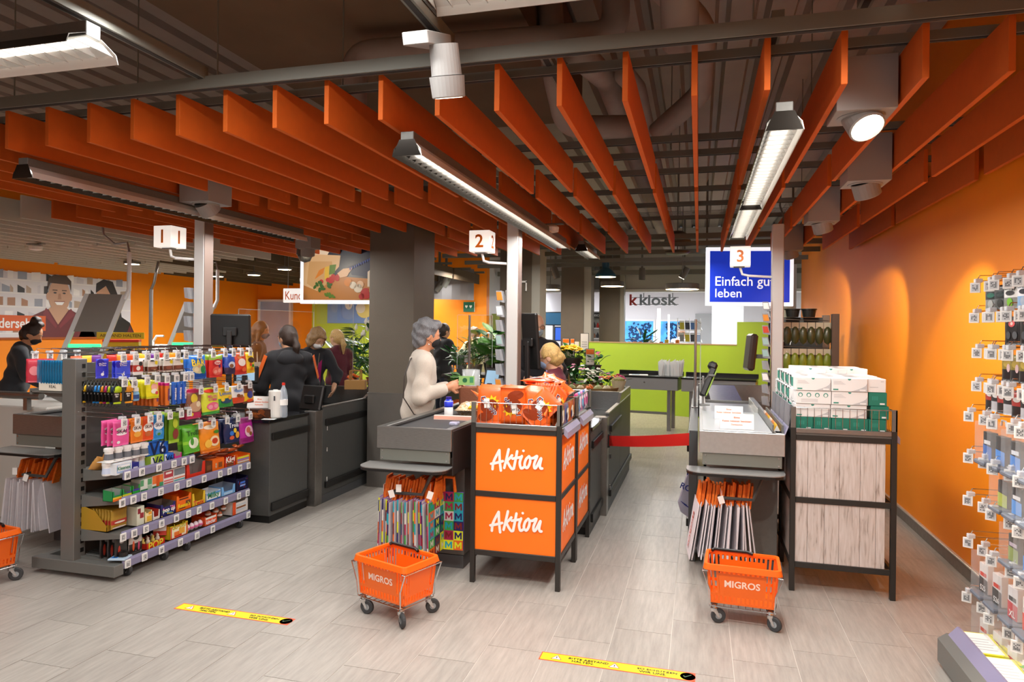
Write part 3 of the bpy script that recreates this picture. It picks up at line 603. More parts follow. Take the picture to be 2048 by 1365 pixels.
# ------------------------------------------------------------------ rolling baskets
def cart(loc, rz, label):
 e = thing('basket_trolley', label, 'shopping basket', loc, rz, 'orange rolling baskets')
 A_, B_, a, b, zb, zt = .205, .145, .175, .118, .115, .335       # half sizes of rim and base
 def P(side, t, h):                                            # a point of a wall: t along, h up (0..1)
  k = h; hx, hy = a + (A_ - .012 - a) * k, b + (B_ - .012 - b) * k; z = zb + (zt - zb) * h
  return {'f': (-hx + 2 * hx * t, -hy, z), 'r': (hx, -hy + 2 * hy * t, z), 'k': (hx - 2 * hx * t, hy, z), 'l': (-hx, hy - 2 * hy * t, z)}[side]
 w = MB()
 nrm = {'f': Vector((0, -1, 0)), 'r': Vector((1, 0, 0)), 'k': Vector((0, 1, 0)), 'l': Vector((-1, 0, 0))}
 def patch(s, t0, t1, h0, h1):
  q = [P(s, t0, h0), P(s, t1, h0), P(s, t1, h1), P(s, t0, h1)]; w.prism(q, tuple(nrm[s] * -.003))
 for s, n in (('f', 15), ('k', 15), ('l', 11), ('r', 11)):
  solid = (.16, .84)
  patch(s, 0, 1, 0, .06); patch(s, 0, 1, .20, .28); patch(s, 0, 1, .92, 1)
  for i in range(n):                                        # uprights between the slots
   t0, t1 = i / n, (i + .52) / n; patch(s, t0, t1, .06, .20)
   if not solid[0] < t0 < solid[1] - .02: patch(s, t0, t1, .28, .92)
   else: patch(s, t0, t1, .80, .92)
  patch(s, solid[0], solid[1], .28, .80)
 w.box((-a, -b, zb), (a, b, zb + .004))
 bk = obj('basket', w, ORANGEPL, e)
 R_ = MB()
 def ring(hx, hy, z, r):
  return [(sx * (hx - r) + r * cos(q), sy * (hy - r) + r * sin(q), z) for sx, sy, q0 in ((1, -1, -pi / 2), (1, 1, 0), (-1, 1, pi / 2), (-1, -1, pi)) for q in [q0 + k * pi / 8 for k in range(5)]]
 loops = [ring(A_ - .016, B_ - .016, zt, .02), ring(A_ + .004, B_ + .004, zt - .028, .03), ring(A_ + .007, B_ + .007, zt - .026, .03), ring(A_, B_, zt + .004, .03), ring(A_ - .016, B_ - .016, zt + .004, .02), ring(A_ - .018, B_ - .018, zt - .01, .02)]
 n = len(loops[0]); vs = sum(loops, []); fs = []
 for i in range(len(loops) - 1): fs += [(i * n + j, i * n + (j + 1) % n, (i + 1) * n + (j + 1) % n, (i + 1) * n + j) for j in range(n)]
 R_.add(vs, fs); obj('rim', R_, ORANGEPL, e)
 obj('handle', MB().tube([(-.17, B_ - .035, zt + .006), (-.16, B_ - .02, zt + .012), (.03, B_ - .02, zt + .012), (.06, B_ - .03, zt + .006)], .0095, 8), BLACK, e)
 q0, q1 = P('f', .5, .54), P('f', .5, .3); U = (Vector(q0) - Vector(q1)).normalized()
 obj('lettering', put_text(MB(), 'MIGROS', Vector(q0) + Vector((0, -.0005, 0)), X, U, width=.19, bold=.025), mat('pale orange lettering', 'ffe2d0', .5), bk)
 fr = MB(); c = .004
 for sx in (-1, 1):
  pts = [(sx * (A_ - .02), -B_ - .004, zt - .032), (sx * (A_ + .008), -B_ - .006, zt - .034), (sx * (A_ - .03), -b - .03, .2), (sx * (A_ - .035), -b - .022, .11), (sx * (A_ - .04), -b - .01, .1)]
  fr.tube(pts, c, 6); fr.tube([(p[0], -p[1], p[2]) for p in pts], c, 6)
  fr.tube([(sx * (A_ + .008), -B_ - .006, zt - .034), (sx * (A_ + .01), B_ + .006, zt - .034)], c * .8, 6)
 ring2 = [(-A_ + .03, -b - .01, .1), (A_ - .03, -b - .01, .1), (A_ - .03, b + .01, .1), (-A_ + .03, b + .01, .1)]
 fr.tube(ring2, c, 6, closed=True)
 for i in range(1, 9): t = i / 9; fr.tube([(-A_ + .03 + t * (2 * A_ - .06), -b - .01, .1), (-A_ + .03 + t * (2 * A_ - .06), b + .01, .1)], .0022, 4)
 obj('wire_frame', fr, CHROME, e)
 for i, (sx, sy) in enumerate(((-1, -1), (1, -1), (-1, 1), (1, 1))):
  px, py = sx * (A_ - .055), sy * (b - .005); an = [.3, -.5, 2.0, .9][i]; M = Matrix.Translation((px, py, 0)) @ Matrix.Rotation(an, 4, 'Z')
  k = MB().lathe([(.014, .085), (.018, .09), (.012, .105), (0, .105)], 12).lathe([(.02, .068), (.021, .085), (0, .09)], 12).prism([(-.014, .012, .08), (.012, .012, .08), (.03, .012, .035), (.02, .012, .033)], (0, .003, 0)).prism([(-.014, -.015, .08), (.012, -.015, .08), (.03, -.015, .035), (.02, -.015, .033)], (0, .003, 0))
  cs = obj('caster', MB().merge(k, M), CHROME, e)
  t_ = MB().lathe([(.018, -.011), (.036, -.011), (.041, -.006), (.041, .006), (.036, .011), (.018, .011), (.018, -.011)], 20, (.024, 0, .041), axis='y', cap=False)
  h_ = MB().lathe([(0, -.009), (.026, -.0095), (.026, .0095), (0, .009)], 14, (.024, 0, .041), axis='y')
  obj('wheel', MB().merge(MB().merge(t_).merge(h_, mi=1), M), [RUBBER, mat('grey wheel hub', '9ba2a6', .4)], cs)
 return e
c0 = cart((.255, 4.17, 0), radians(-3), 'orange rolling basket in front of the closed lane three')
dup(c0, (-1.68, 3.665, 0), radians(-20), 'orange rolling basket in front of the lane two bags')
dup(c0, (-4.42, 3.32, 0), radians(-8), 'orange rolling basket cut by the edge of the picture beside the sweets shelf')

# ------------------------------------------------------------------ bag racks under the packing shelves
HANDLE = mat('orange fabric bag handle', 'f5781a', .7, noise=(60, .12))
BAGW = mat('white woven bag', 'dedbe0', .6, noise=(40, .03)); BAGP = mat('purple bag edge', '6a2fa8', .5); BAGR = mat('red print on bag', 'd5401c', .5)
MOSAIC = [mat('bag print ' + c, c, .45) for c in ('d8e021', '1fa3b8', 'a31f4f', '1b1b5e', 'e0641e', '7a1f1f', 'd7d5d0', '3aa04a')]
def mosaic(mb, org, right, up, w, h, nx, ny, seed):
 """the squares with a letter M that cover the shopping bags"""
 rr = random.Random(seed); R, U = Vector(right), Vector(up); N = R.cross(U); O = Vector(org)
 for j in range(ny):
  for i in range(nx):
   a, b = rr.sample(range(8), 2); p = O + R * (w * i / nx) + U * (h * j / ny) + N * .001; dx, dy = R * (w / nx), U * (h / ny)
   mb.quad(p, p + dx, p + dx + dy, p + dy, a); put_text(mb, 'M', p + dx / 2 + dy / 2, R, U, height=h / ny * .7, mi=b, bold=.02, lift=.001)
def bag_rack(x, y, zt, label_kind, colourful, n, seed, dx=.43, dirn=1):
 rr = random.Random(seed); hw, hh = .15, .36
 for i in range(n):
  t = i / max(n - 1, 1); px = x + dx * t + rr.uniform(-.004, .004); lean = (-.16 * (1 - t) + .13 * max(0, t - .75) * 4) if not colourful else -.03 + .05 * t
  dz = rr.uniform(-.015, .015); e = thing('shopping_bag', '', 'bag', (px, y + rr.uniform(-.02, .02), zt + dz), rr.uniform(-.12, .12), label_kind)
  e['label'] = f'{"bright mosaic" if colourful else "white"} folded shopping bag with orange handles, {nth(i)} along its rack ' + ('below lane two' if colourful and x > -3 else 'beside the sweets shelf' if x < -3 else 'below lane three')
  m = MB(); tn = Vector((lean, 0, -1)).normalized()
  th = rr.uniform(.004, .009); q = []
  for s, z in ((-.15, 0), (.15, 0), (.14, -hh), (-.14, -hh)): q.append((lean * -z / 1.0 - th / 2, s * 1.0, z))
  m.prism(q, (th, 0, 0)); f0 = len(m.f)
  if colourful: m.m[-4:] = [1, 1, 1, 1]
  # a folded front edge strip with stripes of colour
  for k in range(5):
   z0, z1 = -hh * k / 5, -hh * (k + 1) / 5; ci = rr.randrange(2, 10) if colourful else (0 if k not in (2,) else 0)
   a = (lean * -z0 - th / 2 - .001, -.1515 + .002 * k, z0); b = (lean * -z1 - th / 2 - .001, -.1515 + .002 * (k + 1), z1)
   m.quad(a, b, (b[0] + th + .002, b[1], b[2]), (a[0] + th + .002, a[1], a[2]), ci)
  obj('bag_body', m, [BAGW, BAGP] + MOSAIC, e)
  h = MB()
  for hs in (-.05, .06):
   h.prism([(-.003, hs - .03, -.02), (-.003, hs + .03, -.02), (.012, hs * .5 + .03, .10), (.012, hs * .5 - .03, .10)], (.014, 0, 0))
  h.prism([(.010, -.06, .07), (.010, .06, .07), (.014, .05, .125), (.014, -.05, .125)], (.013, 0, 0))
  obj('handle', h, HANDLE, e)
  if i == 0:
   k = MB(); put_text(k, 'MIGROS' if not colourful else 'M', (-.0065 + lean * .2, 0, -.2), (lean, 0, -1), (0, -1, 0), height=.05, bold=.02)
   obj('print', k, BAGR, e)
  if i == n - 1:
   if colourful:
    k = MB(); mosaic(k, (.006 + th, -.14, -hh), (0, 1, 0), (-lean * .6, 0, 1), .28, hh, 3, 6, seed); obj('mosaic_print', k, MOSAIC, e)
  if rr.random() < .25 and i % 3 == 0: obj('price_ticket', MB().box((.0, -.075, .02), (.003, -.07 + .03, .07)), PAPER, e)
bag_rack(-2.04, 4.27, .53, 'mosaic bags hanging below lane two', True, 22, 5, .37)
bag_rack(-.0, 4.78, .53, 'white bags hanging below lane three', False, 20, 9, .33)
bag_rack(-4.82, 3.97, .53, 'bags hanging below lane one', False, 14, 3, .30)
def mosaic_bag(x, y, z, w, h, rz, label):
 e = thing('shopping_bag', label, 'bag', (x, y, z), rz); m = MB().box((0, 0, 0), (w, .02, h), 0, .004); o = obj('bag_body', m, BAGP, e)
 k = MB(); mosaic(k, (.0, 0, 0), X, Z, w, h, max(2, int(w / .06)), max(3, int(h / .062)), int(w * 1000)); obj('mosaic_print', k, MOSAIC, e)
 obj('handle', MB().tube([(w * .3, .01, h), (w * .32, .0, h + .1), (w * .66, .0, h + .1), (w * .7, .01, h)], .012, 6), HANDLE, e)
mosaic_bag(-1.72, 4.36, .16, .2, .39, .06, 'mosaic shopping bag facing the front at the end of the lane two rack')
mosaic_bag(-4.47, 4.02, .17, .36, .40, .1, 'large mosaic shopping bag facing the front behind the sweets shelf post')
e = thing('shopping_bag', 'grey shop bag with blue lettering hanging beside the closed lane three', 'bag', (-.03, 5.25, .37), .25)
m = MB().prism([(-.005, -.02, .36), (-.11, -.02, .02), (-.09, -.02, -.05), (-.02, -.02, -.10), (-.0, -.02, -.10)], (0, .03, 0)); b_ = obj('bag_body', m, mat('grey lilac bag paper', '9a97a6', .6), e)
k = MB(); put_text(k, 'ROS', (-.045, -.021, .13), (1, 0, -.45), (.4, 0, 1), height=.045, bold=.02); put_text(k, 'M', (-.03, -.021, .24), (1, 0, -.3), (.3, 0, 1), height=.035, bold=.02)
for i in range(3): k.quad((-.095 + i * .012, -.022, .03 - i * .012), (-.05 + i * .012, -.022, -.0 - i * .012), (-.05 + i * .012, -.022, .005 - i * .012), (-.095 + i * .012, -.022, .035 - i * .012))
obj('print', k, mat('dark blue print', '26347c', .5), b_)
e = thing('shopping_bag', 'yellow brown paper bag edge behind the white bags of lane three', 'bag', (-.02, 5.12, .16)); obj('bag_body', MB().prism([(0, 0, .42), (-.035, 0, .02), (-.02, 0, 0), (.0, 0, .02)], (0, .24, 0)), mat('ochre paper bag', 'c98a2a', .7), e)
# price tickets hanging on the handles
for i, p in enumerate(((-1.93, 4.12, .57), (-1.88, 4.12, .61), (-1.66, 4.12, .58), (.15, 4.62, .57), (-4.72, 3.8, .60), (-4.62, 3.8, .56))):
 e = thing('price_ticket', ['white ticket low on the orange handles of the lane two bags', 'white ticket high on the orange handles of the lane two bags', 'white ticket at the far end of the lane two bag handles', 'white ticket on the orange handles of the lane three bags', 'upper white ticket on the lane one bag handles', 'lower white ticket on the lane one bag handles'][i], 'price ticket', p, .2)
 obj('card', MB().box((-.018, 0, -.025), (.018, .0015, .025), M=Matrix.Rotation(.3 * (i % 3 - 1), 4, 'Y')), PAPER, e); obj('string', MB().tube([(0, 0, .02), (.0, .02, .07)], .0008, 4), PAPER, e)
# ------------------------------------------------------------------ posts with number cubes
CUBE = mat('lit white number cube', 'fffaf0', .4, emit=.62); NUM = mat('orange numeral', 'e87800', .5)
def post(x, y, zt, lane, cube, label, cubelabel, bend, rot, both):
 e = thing('lane_post', label, 'post', (x, y, 0)); obj('column', MB().box((-.05, -.06, 0), (.05, .06, zt), 0, .004), mat('white grey post', 'c9c7c4', .4, .1), e)
 obj('side_profile', MB().box((.05, -.055, 0), (.056, .055, zt - .01)), mat('brown grey post side', '8f7a70', .4, .3), e)
 obj('power_flex', MB().tube([(.045, 0, zt - .02), (.05, .0, zt + .08), (.02, .02, zt + .18), (.03, .04, zt + .4)], .009, 7), GREY, e)
 c = Vector(cube); arm = [Vector((x, y, c.z - .19)), Vector((c.x + bend, c.y, c.z - .18)), Vector((c.x + bend * .25, c.y, c.z - .165)), Vector((c.x, c.y, c.z - .1))]
 a = obj('arm', MB().tube([p - Vector((x, y, 0)) for p in arm], .012, 8), WHITE, e)
 k = thing('number_cube', cubelabel, 'lane sign', tuple(c), rot, 'lit lane number cubes'); s = .092
 obj('box', MB().box((-s, -s, -s), (s, s, s), 0, .004), CUBE, k)
 t = MB(); put_text(t, str(lane), (0, -s, 0), X, Z, height=.115, bold=.02); put_text(t, str(lane), (s, 0, 0), Y, Z, height=.115, bold=.02); obj('numeral', t, NUM, k); obj('base_plate', MB().box((-.06, -.03, -s - .01), (.04, .03, -s)), GREY, k)
post(-4.23, 5.12, 2.62, 1, (-4.48, 5.0, 2.43), 'tall white grey post of lane one behind the sweets shelf', 'lit white cube with an orange 1 on each face', .06, 0, 1)
post(-1.57, 5.80, 2.62, 2, (-1.84, 5.72, 2.42), 'tall white grey post of lane two behind the chocolate stand', 'lit white cube with an orange 2', .06, radians(1), 1)
post(.71, 6.93, 2.68, 3, (.37, 6.84, 2.37), 'tall white grey post of lane three behind the mask boxes', 'lit white cube with an orange 3 in front of the blue sign', .08, radians(-3), 1)
# gift card racks fixed to the posts (plastic pockets stepped down a strip)
def card_rack(x, y, z0, z1, n, label, cols, side=-1):
 e = thing('card_rack', label, 'card rack', (x, y, z0)); obj('strip', MB().box((-.004, -.004, 0), (.004, .03, z1 - z0)), CHROME, e)
 for i in range(n):
  z = (z1 - z0) * (i + .15) / n; h = (z1 - z0) / n * .8
  p = obj('pocket', MB().prism([(side * .008, -.03, z), (side * .012, .06, z), (side * .035, .06, z + h), (side * .03, -.03, z + h)], (side * .02, -.004, 0)).prism([(side * .075, -.03, z + .01), (side * .012, -.03, z), (side * .03, -.03, z + h), (side * .085, -.03, z + h)], (0, .004, 0)), mat('grey clear pocket', 'a9abb0', .2, alpha=.7), e)
  c = cols[i % len(cols)]
  if c: obj('gift_card', MB().prism([(side * .07, -.034, z + .02), (side * .02, -.034, z + .02), (side * .036, -.034, z + h - .01), (side * .08, -.034, z + h - .01)], (0, .003, 0)), c, p)
CARDS = [PAPER, mat('card red', 'c8442c', .4), mat('card teal', '9dbcb8', .4), mat('card orange', 'd98a2c', .4)]
card_rack(-1.63, 5.76, .98, 2.0, 8, 'card pocket rack on the post of lane two', [CARDS[0], CARDS[3], None, None, CARDS[2], None])
card_rack(.655, 6.86, .95, 1.95, 9, 'card pocket rack on the post of lane three', [None, None, CARDS[0], None, CARDS[2], CARDS[2], CARDS[1], CARDS[3], CARDS[0]])
card_rack(-4.29, 5.08, 1.25, 2.0, 6, 'card pocket rack on the post of lane one', [None])

# ------------------------------------------------------------------ signs
def frame_sign(name, org, w, h, rz, label, face, rim, rimw, depth=.05):
 e = thing(name, label, 'sign', org, rz); obj('frame', MB().box((-rimw, 0, -rimw), (w + rimw, depth, h + rimw), 0, .006), rim, e); f = obj('face', MB().box((0, -.004, 0), (w, 0, h)), face, e); return e, f
e, f = frame_sign('hanging_sign', (.155, 11.2, 2.13), 1.21, .80, radians(9), 'blue lit sign with white words and white frame above lane three', mat('blue lit sign face', '1f3fd0', .3, emit=.55), mat('white lit frame', 'f4f8ff', .4, emit=.9), .06)
k = MB(); put_text(k, 'Einfach gut', (.535, -.004, .305), X, Z, width=.90, bold=.006); put_text(k, 'leben', (.285, -.004, .14), X, Z, width=.40, bold=.006); obj('lettering', k, mat('white lit lettering', 'ffffff', .4, emit=.7), f)
obj('hanger', MB().box((-.06, .02, .8), (-.03, .04, 1.93)).box((1.24, .02, .8), (1.27, .04, 1.93)), GREY, e)
SIGNW = mat('white sign box', 'f6f3ee', .4, emit=.5)
e, f = frame_sign('hanging_sign', (-5.91, 8.85, 2.03), .80, .19, 0, 'long white sign with orange letters behind the food picture', SIGNW, SIGNW, .01)
k = MB(); put_text(k, 'Kundendienst', (.40, -.004, .095), X, Z, width=.74, height=.125, bold=.01); obj('lettering', k, mat('orange lettering', 'e8650f', .5), f)
for q in (.06, .74): obj('hanger', MB().tube([(q, .02, .19), (q, .02, 2.03)], .004, 5), GREY, e)
# poster of a hand filling a paper bag with vegetables, built as a flat picture
e, f = frame_sign('food_picture', (-5.17, 8.20, 2.03), 1.02, .685, radians(8), 'framed food picture with a paper bag of vegetables hanging beside the big pillar', mat('dark blue picture ground', '16233f', .35), mat('white lit frame', 'f4f8ff', .4, emit=.9), .05)
def flat(mb, pts, mi, lift, ox=0, oz=0): mb.poly([(ox + p[0], -.004 - lift, oz + p[1]) for p in pts], mi)
def blob(mb, cx, cz, rx, rz, mi, lift, n=14, a=0):
 flat(mb, [(cx + rx * cos(2 * pi * i / n) * cos(a) - rz * sin(2 * pi * i / n) * sin(a), cz + rx * cos(2 * pi * i / n) * sin(a) + rz * sin(2 * pi * i / n) * cos(a)) for i in range(n)][::1], mi, lift)
cols = ['c98a4a', 'e8c89a', 'd9b07a', 'c42a2a', '3d6b28', 'e08a2a', 'f2ead8', '2b4aa8', '5f8a2c', 'f0c9a4', 'e6c23a', '20305a']
PIC = [mat('picture paint ' + c, c, .4) for c in cols]
k = MB(); flat(k, [(0, 0), (1.02, 0), (1.02, .28), (.52, .32), (0, .2)], 0, .001)
flat(k, [(0, .2), (.2, .12), (.50, .45), (.52, .60), (.1, .62), (0, .5)], 1, .002); flat(k, [(.05, .22), (.22, .12), (.42, .30), (.40, .52), (.08, .52)], 2, .003); flat(k, [(0, .55), (.3, .55), (.38, .685), (0, .685)], 6, .0015)
flat(k, [(.30, .28), (.36, .28), (.36, .46), (.30, .44)], 10, .004); flat(k, [(.36, .34), (.44, .36), (.46, .48), (.37, .47)], 8, .004); flat(k, [(.16, .28), (.28, .36), (.30, .44), (.22, .40)], 5, .004)
rr = random.Random(2)
for i in range(9): blob(k, .24 + rr.uniform(0, .25), .26 + rr.uniform(-.02, .06), .03, .03, 3, .005 + i * .0002)
for i in range(14): blob(k, .16 + rr.uniform(0, .22), .18 + rr.uniform(-.06, .06), .035, .02, 4, .006 + i * .0002, 7, rr.uniform(0, 3))
for i in range(8): blob(k, .36 + rr.uniform(-.05, .08), .05 + rr.uniform(-.02, .03), .03, .018, 8, .007 + i * .0002, 7, rr.uniform(0, 3))
for cx, cz, r_, c in ((.63, .24, .055, 5), (.70, .20, .05, 6), (.77, .16, .06, 6), (.80, .21, .05, 9), (.88, .09, .075, 3), (.97, .13, .05, 10), (.99, .05, .05, 10), (.82, .05, .04, 3)): blob(k, cx, cz, r_, r_, c, .009)
flat(k, [(.62, .44), (1.02, .60), (1.02, .30), (.68, .34)], 11, .003); flat(k, [(.64, .36), (.70, .44), (.56, .42), (.48, .36), (.52, .30), (.62, .32)], 9, .01); flat(k, [(.90, .18), (1.02, .18), (1.02, .42), (.98, .44), (.90, .38)], 6, .008); flat(k, [(.95, .20), (1.02, .2), (1.02, .34), (.95, .3)], 7, .0085)
for i in range(12): a = rr.uniform(-.1, .5); blob(k, .66 + i * .03, .42 + i * .014, .012, .02, 7, .011 + .0001 * i, 6)
obj('print', k, PIC, f)
obj('hanger_bar', MB().box((-.05, .01, .735), (1.2, .04, .77)), WHITE, e)
# advertising poster with a smiling man on the far orange wall
e = thing('wall_poster', 'large poster of a smiling man in a burgundy shirt on the far orange wall', 'poster', (-10.395, 7.6, 1.62), pi / 2)
e.location = (-10.38, 5.3, 1.45); e.scale = (1, 1, 1.06); PW, PH = 5.3, .98
pc = ['e4e4ea', 'd3d4de', 'b9a693', '6b2430', 'caa084', '4a3424', 'f0f0f2', '34343a', 'e2611f', '9aa3b5', 'b08468', 'fdfdfd', '822c3a', '26262b']
PM = [mat('poster print ' + c, c, .45) for c in pc]
k = MB(); kf = lambda pts, mi, l: k.poly([(p[0], -l, p[1]) for p in pts], mi)
def kb(cx, cz, rx, rz, mi, l, n=20): kf([(cx + rx * cos(2 * pi * i / n), cz + rz * sin(2 * pi * i / n)) for i in range(n)], mi, l)
kf([(0, 0), (PW, 0), (PW, PH), (0, PH)], 0, .002)
rr = random.Random(8)
for r_ in range(5):
 z = .05 + r_ * .2; kf([(0, z), (PW, z), (PW, z + .02), (0, z + .02)], 6, .004)
 xx = .05
 while xx < PW - .2:
  ww = rr.uniform(.05, .16); kf([(xx, z + .025), (xx + ww, z + .025), (xx + ww, z + .025 + rr.uniform(.06, .13)), (xx, z + .14)], rr.choice([1, 2, 9, 6, 11, 10, 13]), .003); xx += ww + rr.uniform(.0, .12)
MX = 3.8
kf([(MX - .62, 0), (MX - .55, .30), (MX - .22, .44), (MX + .22, .44), (MX + .58, .28), (MX + .72, 0)], 3, .006); kf([(MX - .20, .44), (MX - .02, .20), (MX + .18, .44), (MX + .1, .5), (MX - .12, .5)], 4, .007)
kf([(MX - .24, .46), (MX - .04, .18), (MX - .06, .14), (MX - .30, .36)], 12, .008); kf([(MX + .22, .46), (MX - .0, .18), (MX + .02, .14), (MX + .30, .36)], 12, .008)
kb(MX, .66, .205, .27, 4, .009); kb(MX - .21, .64, .03, .06, 4, .0085); kb(MX + .21, .64, .03, .06, 4, .0085)
kf([(MX - .22, .72), (MX - .21, .92), (MX - .1, .985), (MX + .12, .985), (MX + .22, .9), (MX + .22, .72), (MX + .19, .84), (MX - .17, .85)], 5, .010)
for s in (-1, 1): kb(MX + s * .085, .70, .03, .013, 13, .011); kf([(MX + s * .04, .735), (MX + s * .135, .735), (MX + s * .13, .75), (MX + s * .045, .75)], 5, .011)
kf([(MX - .02, .69), (MX + .02, .69), (MX + .035, .60), (MX - .035, .60)], 10, .0105); kf([(MX - .09, .555), (MX + .09, .56), (MX + .05, .51), (MX - .05, .51)], 11, .011); kf([(MX - .10, .56), (MX + .1, .565), (MX + .1, .573), (MX - .1, .568)], 12, .0115)
WX = 4.68
kf([(WX - .5, 0), (WX - .36, .30), (WX - .1, .42), (WX + .3, .40), (WX + .6, .25), (WX + .75, 0)], 13, .006); kb(WX + .02, .70, .17, .22, 4, .007); kf([(WX - .16, .74), (WX - .15, .9), (WX, .98), (WX + .2, .95), (WX + .33, .7), (WX + .42, .3), (WX + .22, .3), (WX + .17, .7), (WX + .05, .87)], 7, .008); kf([(WX + .5, 0), (WX + .6, .2), (WX + .72, 0)], 3, .009)
kf([(1.9, .10), (3.55, .10), (3.55, .33), (1.9, .33)], 8, .012); put_text(k, 'Auf Wiedersehen', (2.78, -.013, .215), X, Z, width=1.38, height=.15, mi=11, bold=.02)
obj('print', k, PM, e); obj('backing', MB().box((0, .0, 0), (PW, .01, PH)), PAPER, e); obj('lower_rail', MB().box((0, -.02, -.03), (PW + .05, .01, 0)), mat('dark orange rail', 'a84f06', .5), e)
# small safety signs, number and picture panels at the back
GS = mat('green safety sign', '0f6b50', .4); e = thing('safety_sign', 'green sign with white heart symbol on the orange wall behind the shopper', 'sign', (-5.08, 14.48, 2.05)); f = obj('plate', MB().box((0, -.01, 0), (.26, 0, .22)), GS, e)
k = MB(); 
for cx in (.07, .17): k.poly([(cx + .032 * sin(t) ** 3 * (1 + .0), -.0125, .12 + .025 * (1.3 * cos(t) - .5 * cos(2 * t) - .2 * cos(3 * t))) for t in [2 * pi * i / 20 for i in range(20)]][::-1])
obj('heart', k, PAPER, f); obj('white_edge', MB().box((.255, -.011, 0), (.262, 0, .22)), PAPER, e)
e = thing('safety_sign', 'small turquoise exit sign with a white arrow on the white wall', 'sign', (-4.35, 14.98, 2.58)); f = obj('plate', MB().box((0, -.02, 0), (.25, 0, .18)), mat('turquoise exit sign', '3bb9c9', .4, emit=.5), e); obj('arrow', MB().prism([(.06, -.022, .09), (.13, -.022, .14), (.13, -.022, .04)], (0, .002, 0)), PAPER, f)
e = thing('flower_picture', 'picture of tulips on the lime wall above the white-flowered plants', 'picture', (-8.30, 14.19, 1.77)); f = obj('board', MB().box((0, -.03, 0), (1.6, 0, 1.25), 0, .004), mat('pale blue picture ground', '7d9fd6', .4), e)
k = MB(); rr = random.Random(6); fc = [mat('flower paint ' + c, c, .4) for c in ('d86fb8', 'f4efdc', 'f2e38a', '8a3fb0', '5f9a2e', '6a8cc8')]
for i, (cx, cz, rx, rz, a, c) in enumerate(((.15, .75, .07, .22, .3, 4), (.18, .95, .06, .2, .3, 2), (.75, 1.0, .16, .3, .5, 0), (.86, .92, .10, .26, .4, 0), (.95, .62, .09, .14, .3, 3), (1.15, .95, .14, .36, -.1, 1), (1.3, .6, .14, .3, .1, 1), (.95, .30, .2, .18, 0, 2), (.85, .35, .12, .12, 0, 1), (.55, .45, .1, .14, 0, 1), (.35, .5, .015, .4, .1, 5), (.6, .8, .012, .45, -.05, 5), (.48, .9, .13, .05, .6, 4))):
 k.poly([(cx + rx * cos(t) * cos(a) - rz * sin(t) * sin(a), -.032 - i * .0004, cz + rx * cos(t) * sin(a) + rz * sin(t) * cos(a)) for t in [2 * pi * j / 16 for j in range(16)]], c)
obj('print', k, fc, f)
# ------------------------------------------------------------------ the sweets shelf (gondola) with its hooks and shelves
GX = -3.985
g = thing('sweets_shelf', 'grey metal sweets shelf on casters with hooks above and sloping shelves below', 'shelf', (GX, 3.56, 0))
SHM = mat('grey shelf metal', '757571', .42, .25, bump=(300, .04)); LILAC = mat('lilac price strip', '8b87a6', .25, coat=.3)
obj('end_post', MB().box((-.055, .01, .08), (.055, .10, 1.43), 0, .003), SHM, g)
sl = MB()
for i in range(22): sl.box((.0551, .06, .15 + i * .058), (.057, .085, .178 + i * .058))
o = obj('post_slots', sl, BLACK, g); o['kind'] = 'stuff'
obj('rear_post', MB().box((-.04, 1.33, .08), (.04, 1.39, 1.43), 0, .003), SHM, g); obj('middle_post', MB().box((-.03, .68, .1), (.03, .73, 1.40), 0, .003), SHM, g)
obj('base_foot', MB().box((-.285, 0, .035), (.395, .075, .108), 0, .003), SHM, g)
obj('base_rail', MB().box((-.28, .06, .05), (-.24, 1.39, .1)).box((-.28, .35, .05), (0, .39, .09)), SHM, g)
obj('back_panel', MB().box((-.012, .1, .1), (.012, .70, 1.40)), mat('dark perforated panel', '5a5755', .5, .2), g)
obj('back_panel', MB().box((-.012, .71, .1), (.012, 1.34, .98)), mat('dark perforated panel', '5a5755', .5, .2), g)
def price_tag(parent, p, M=None, face='x'):
 """small electronic price label: white frame, grey display"""
 k = MB().box((-.004, -.0225, -.026), (.004, .0225, .026), 0, .001)
 k.quad((.0043, -.016, -.019), (.0043, .016, -.019), (.0043, .016, .019), (.0043, -.016, .019), 1)
 rr = RND
 for i in range(5):
  for j in range(4):
   if rr.random() < .62: a, b = -.012 + j * .006, -.014 + i * .0056; k.quad((.0046, a, b), (.0046, a + .005, b), (.0046, a + .005, b + .0045), (.0046, a, b + .0045), 2)
 if ('tag', face) not in _txt: _txt['tag', face] = 1
 o = obj('price_tag', k, [TAGW, mat('label display', 'c9cacb', .4), mat('label print', '55585b', .5)], parent, p)
 if face == '-y': o.rotation_euler = (0, 0, -pi / 2)
 return o
def shelf(z, y0, y1, depth, tags, slope=0.0):
 s = obj('shelf_board', MB().prism([(.02, y0, z - .012), (depth, y0, z - .03), (depth, y0, z - .022), (.02, y0, z)], (0, y1 - y0, 0)), SHM, g)
 obj('shelf_bracket', MB().prism([(.03, y0 - .006, z + .002), (depth, y0 - .006, z - .018), (depth, y0 - .006, z - .04), (.03, y0 - .006, z - .085)], (0, .006, 0)), SHM, s)
 st = obj('price_strip', MB().prism([(depth, y0, z - .05), (depth + .012, y0, z - .055), (depth + .018, y0, z - .01), (depth + .006, y0, z + .005)], (0, y1 - y0, 0)), LILAC, s)
 for ty in tags: price_tag(st, (depth + .022, ty - 3.56, z - .028))
shelf(.70, .08, .73, .37, (3.66, 3.78, 3.93, 4.07, 4.17, 4.25))
shelf(.53, .07, 1.38, .37, (3.62, 3.71, 3.80, 3.95, 4.10, 4.22, 4.38, 4.56, 4.67, 4.80, 4.91))
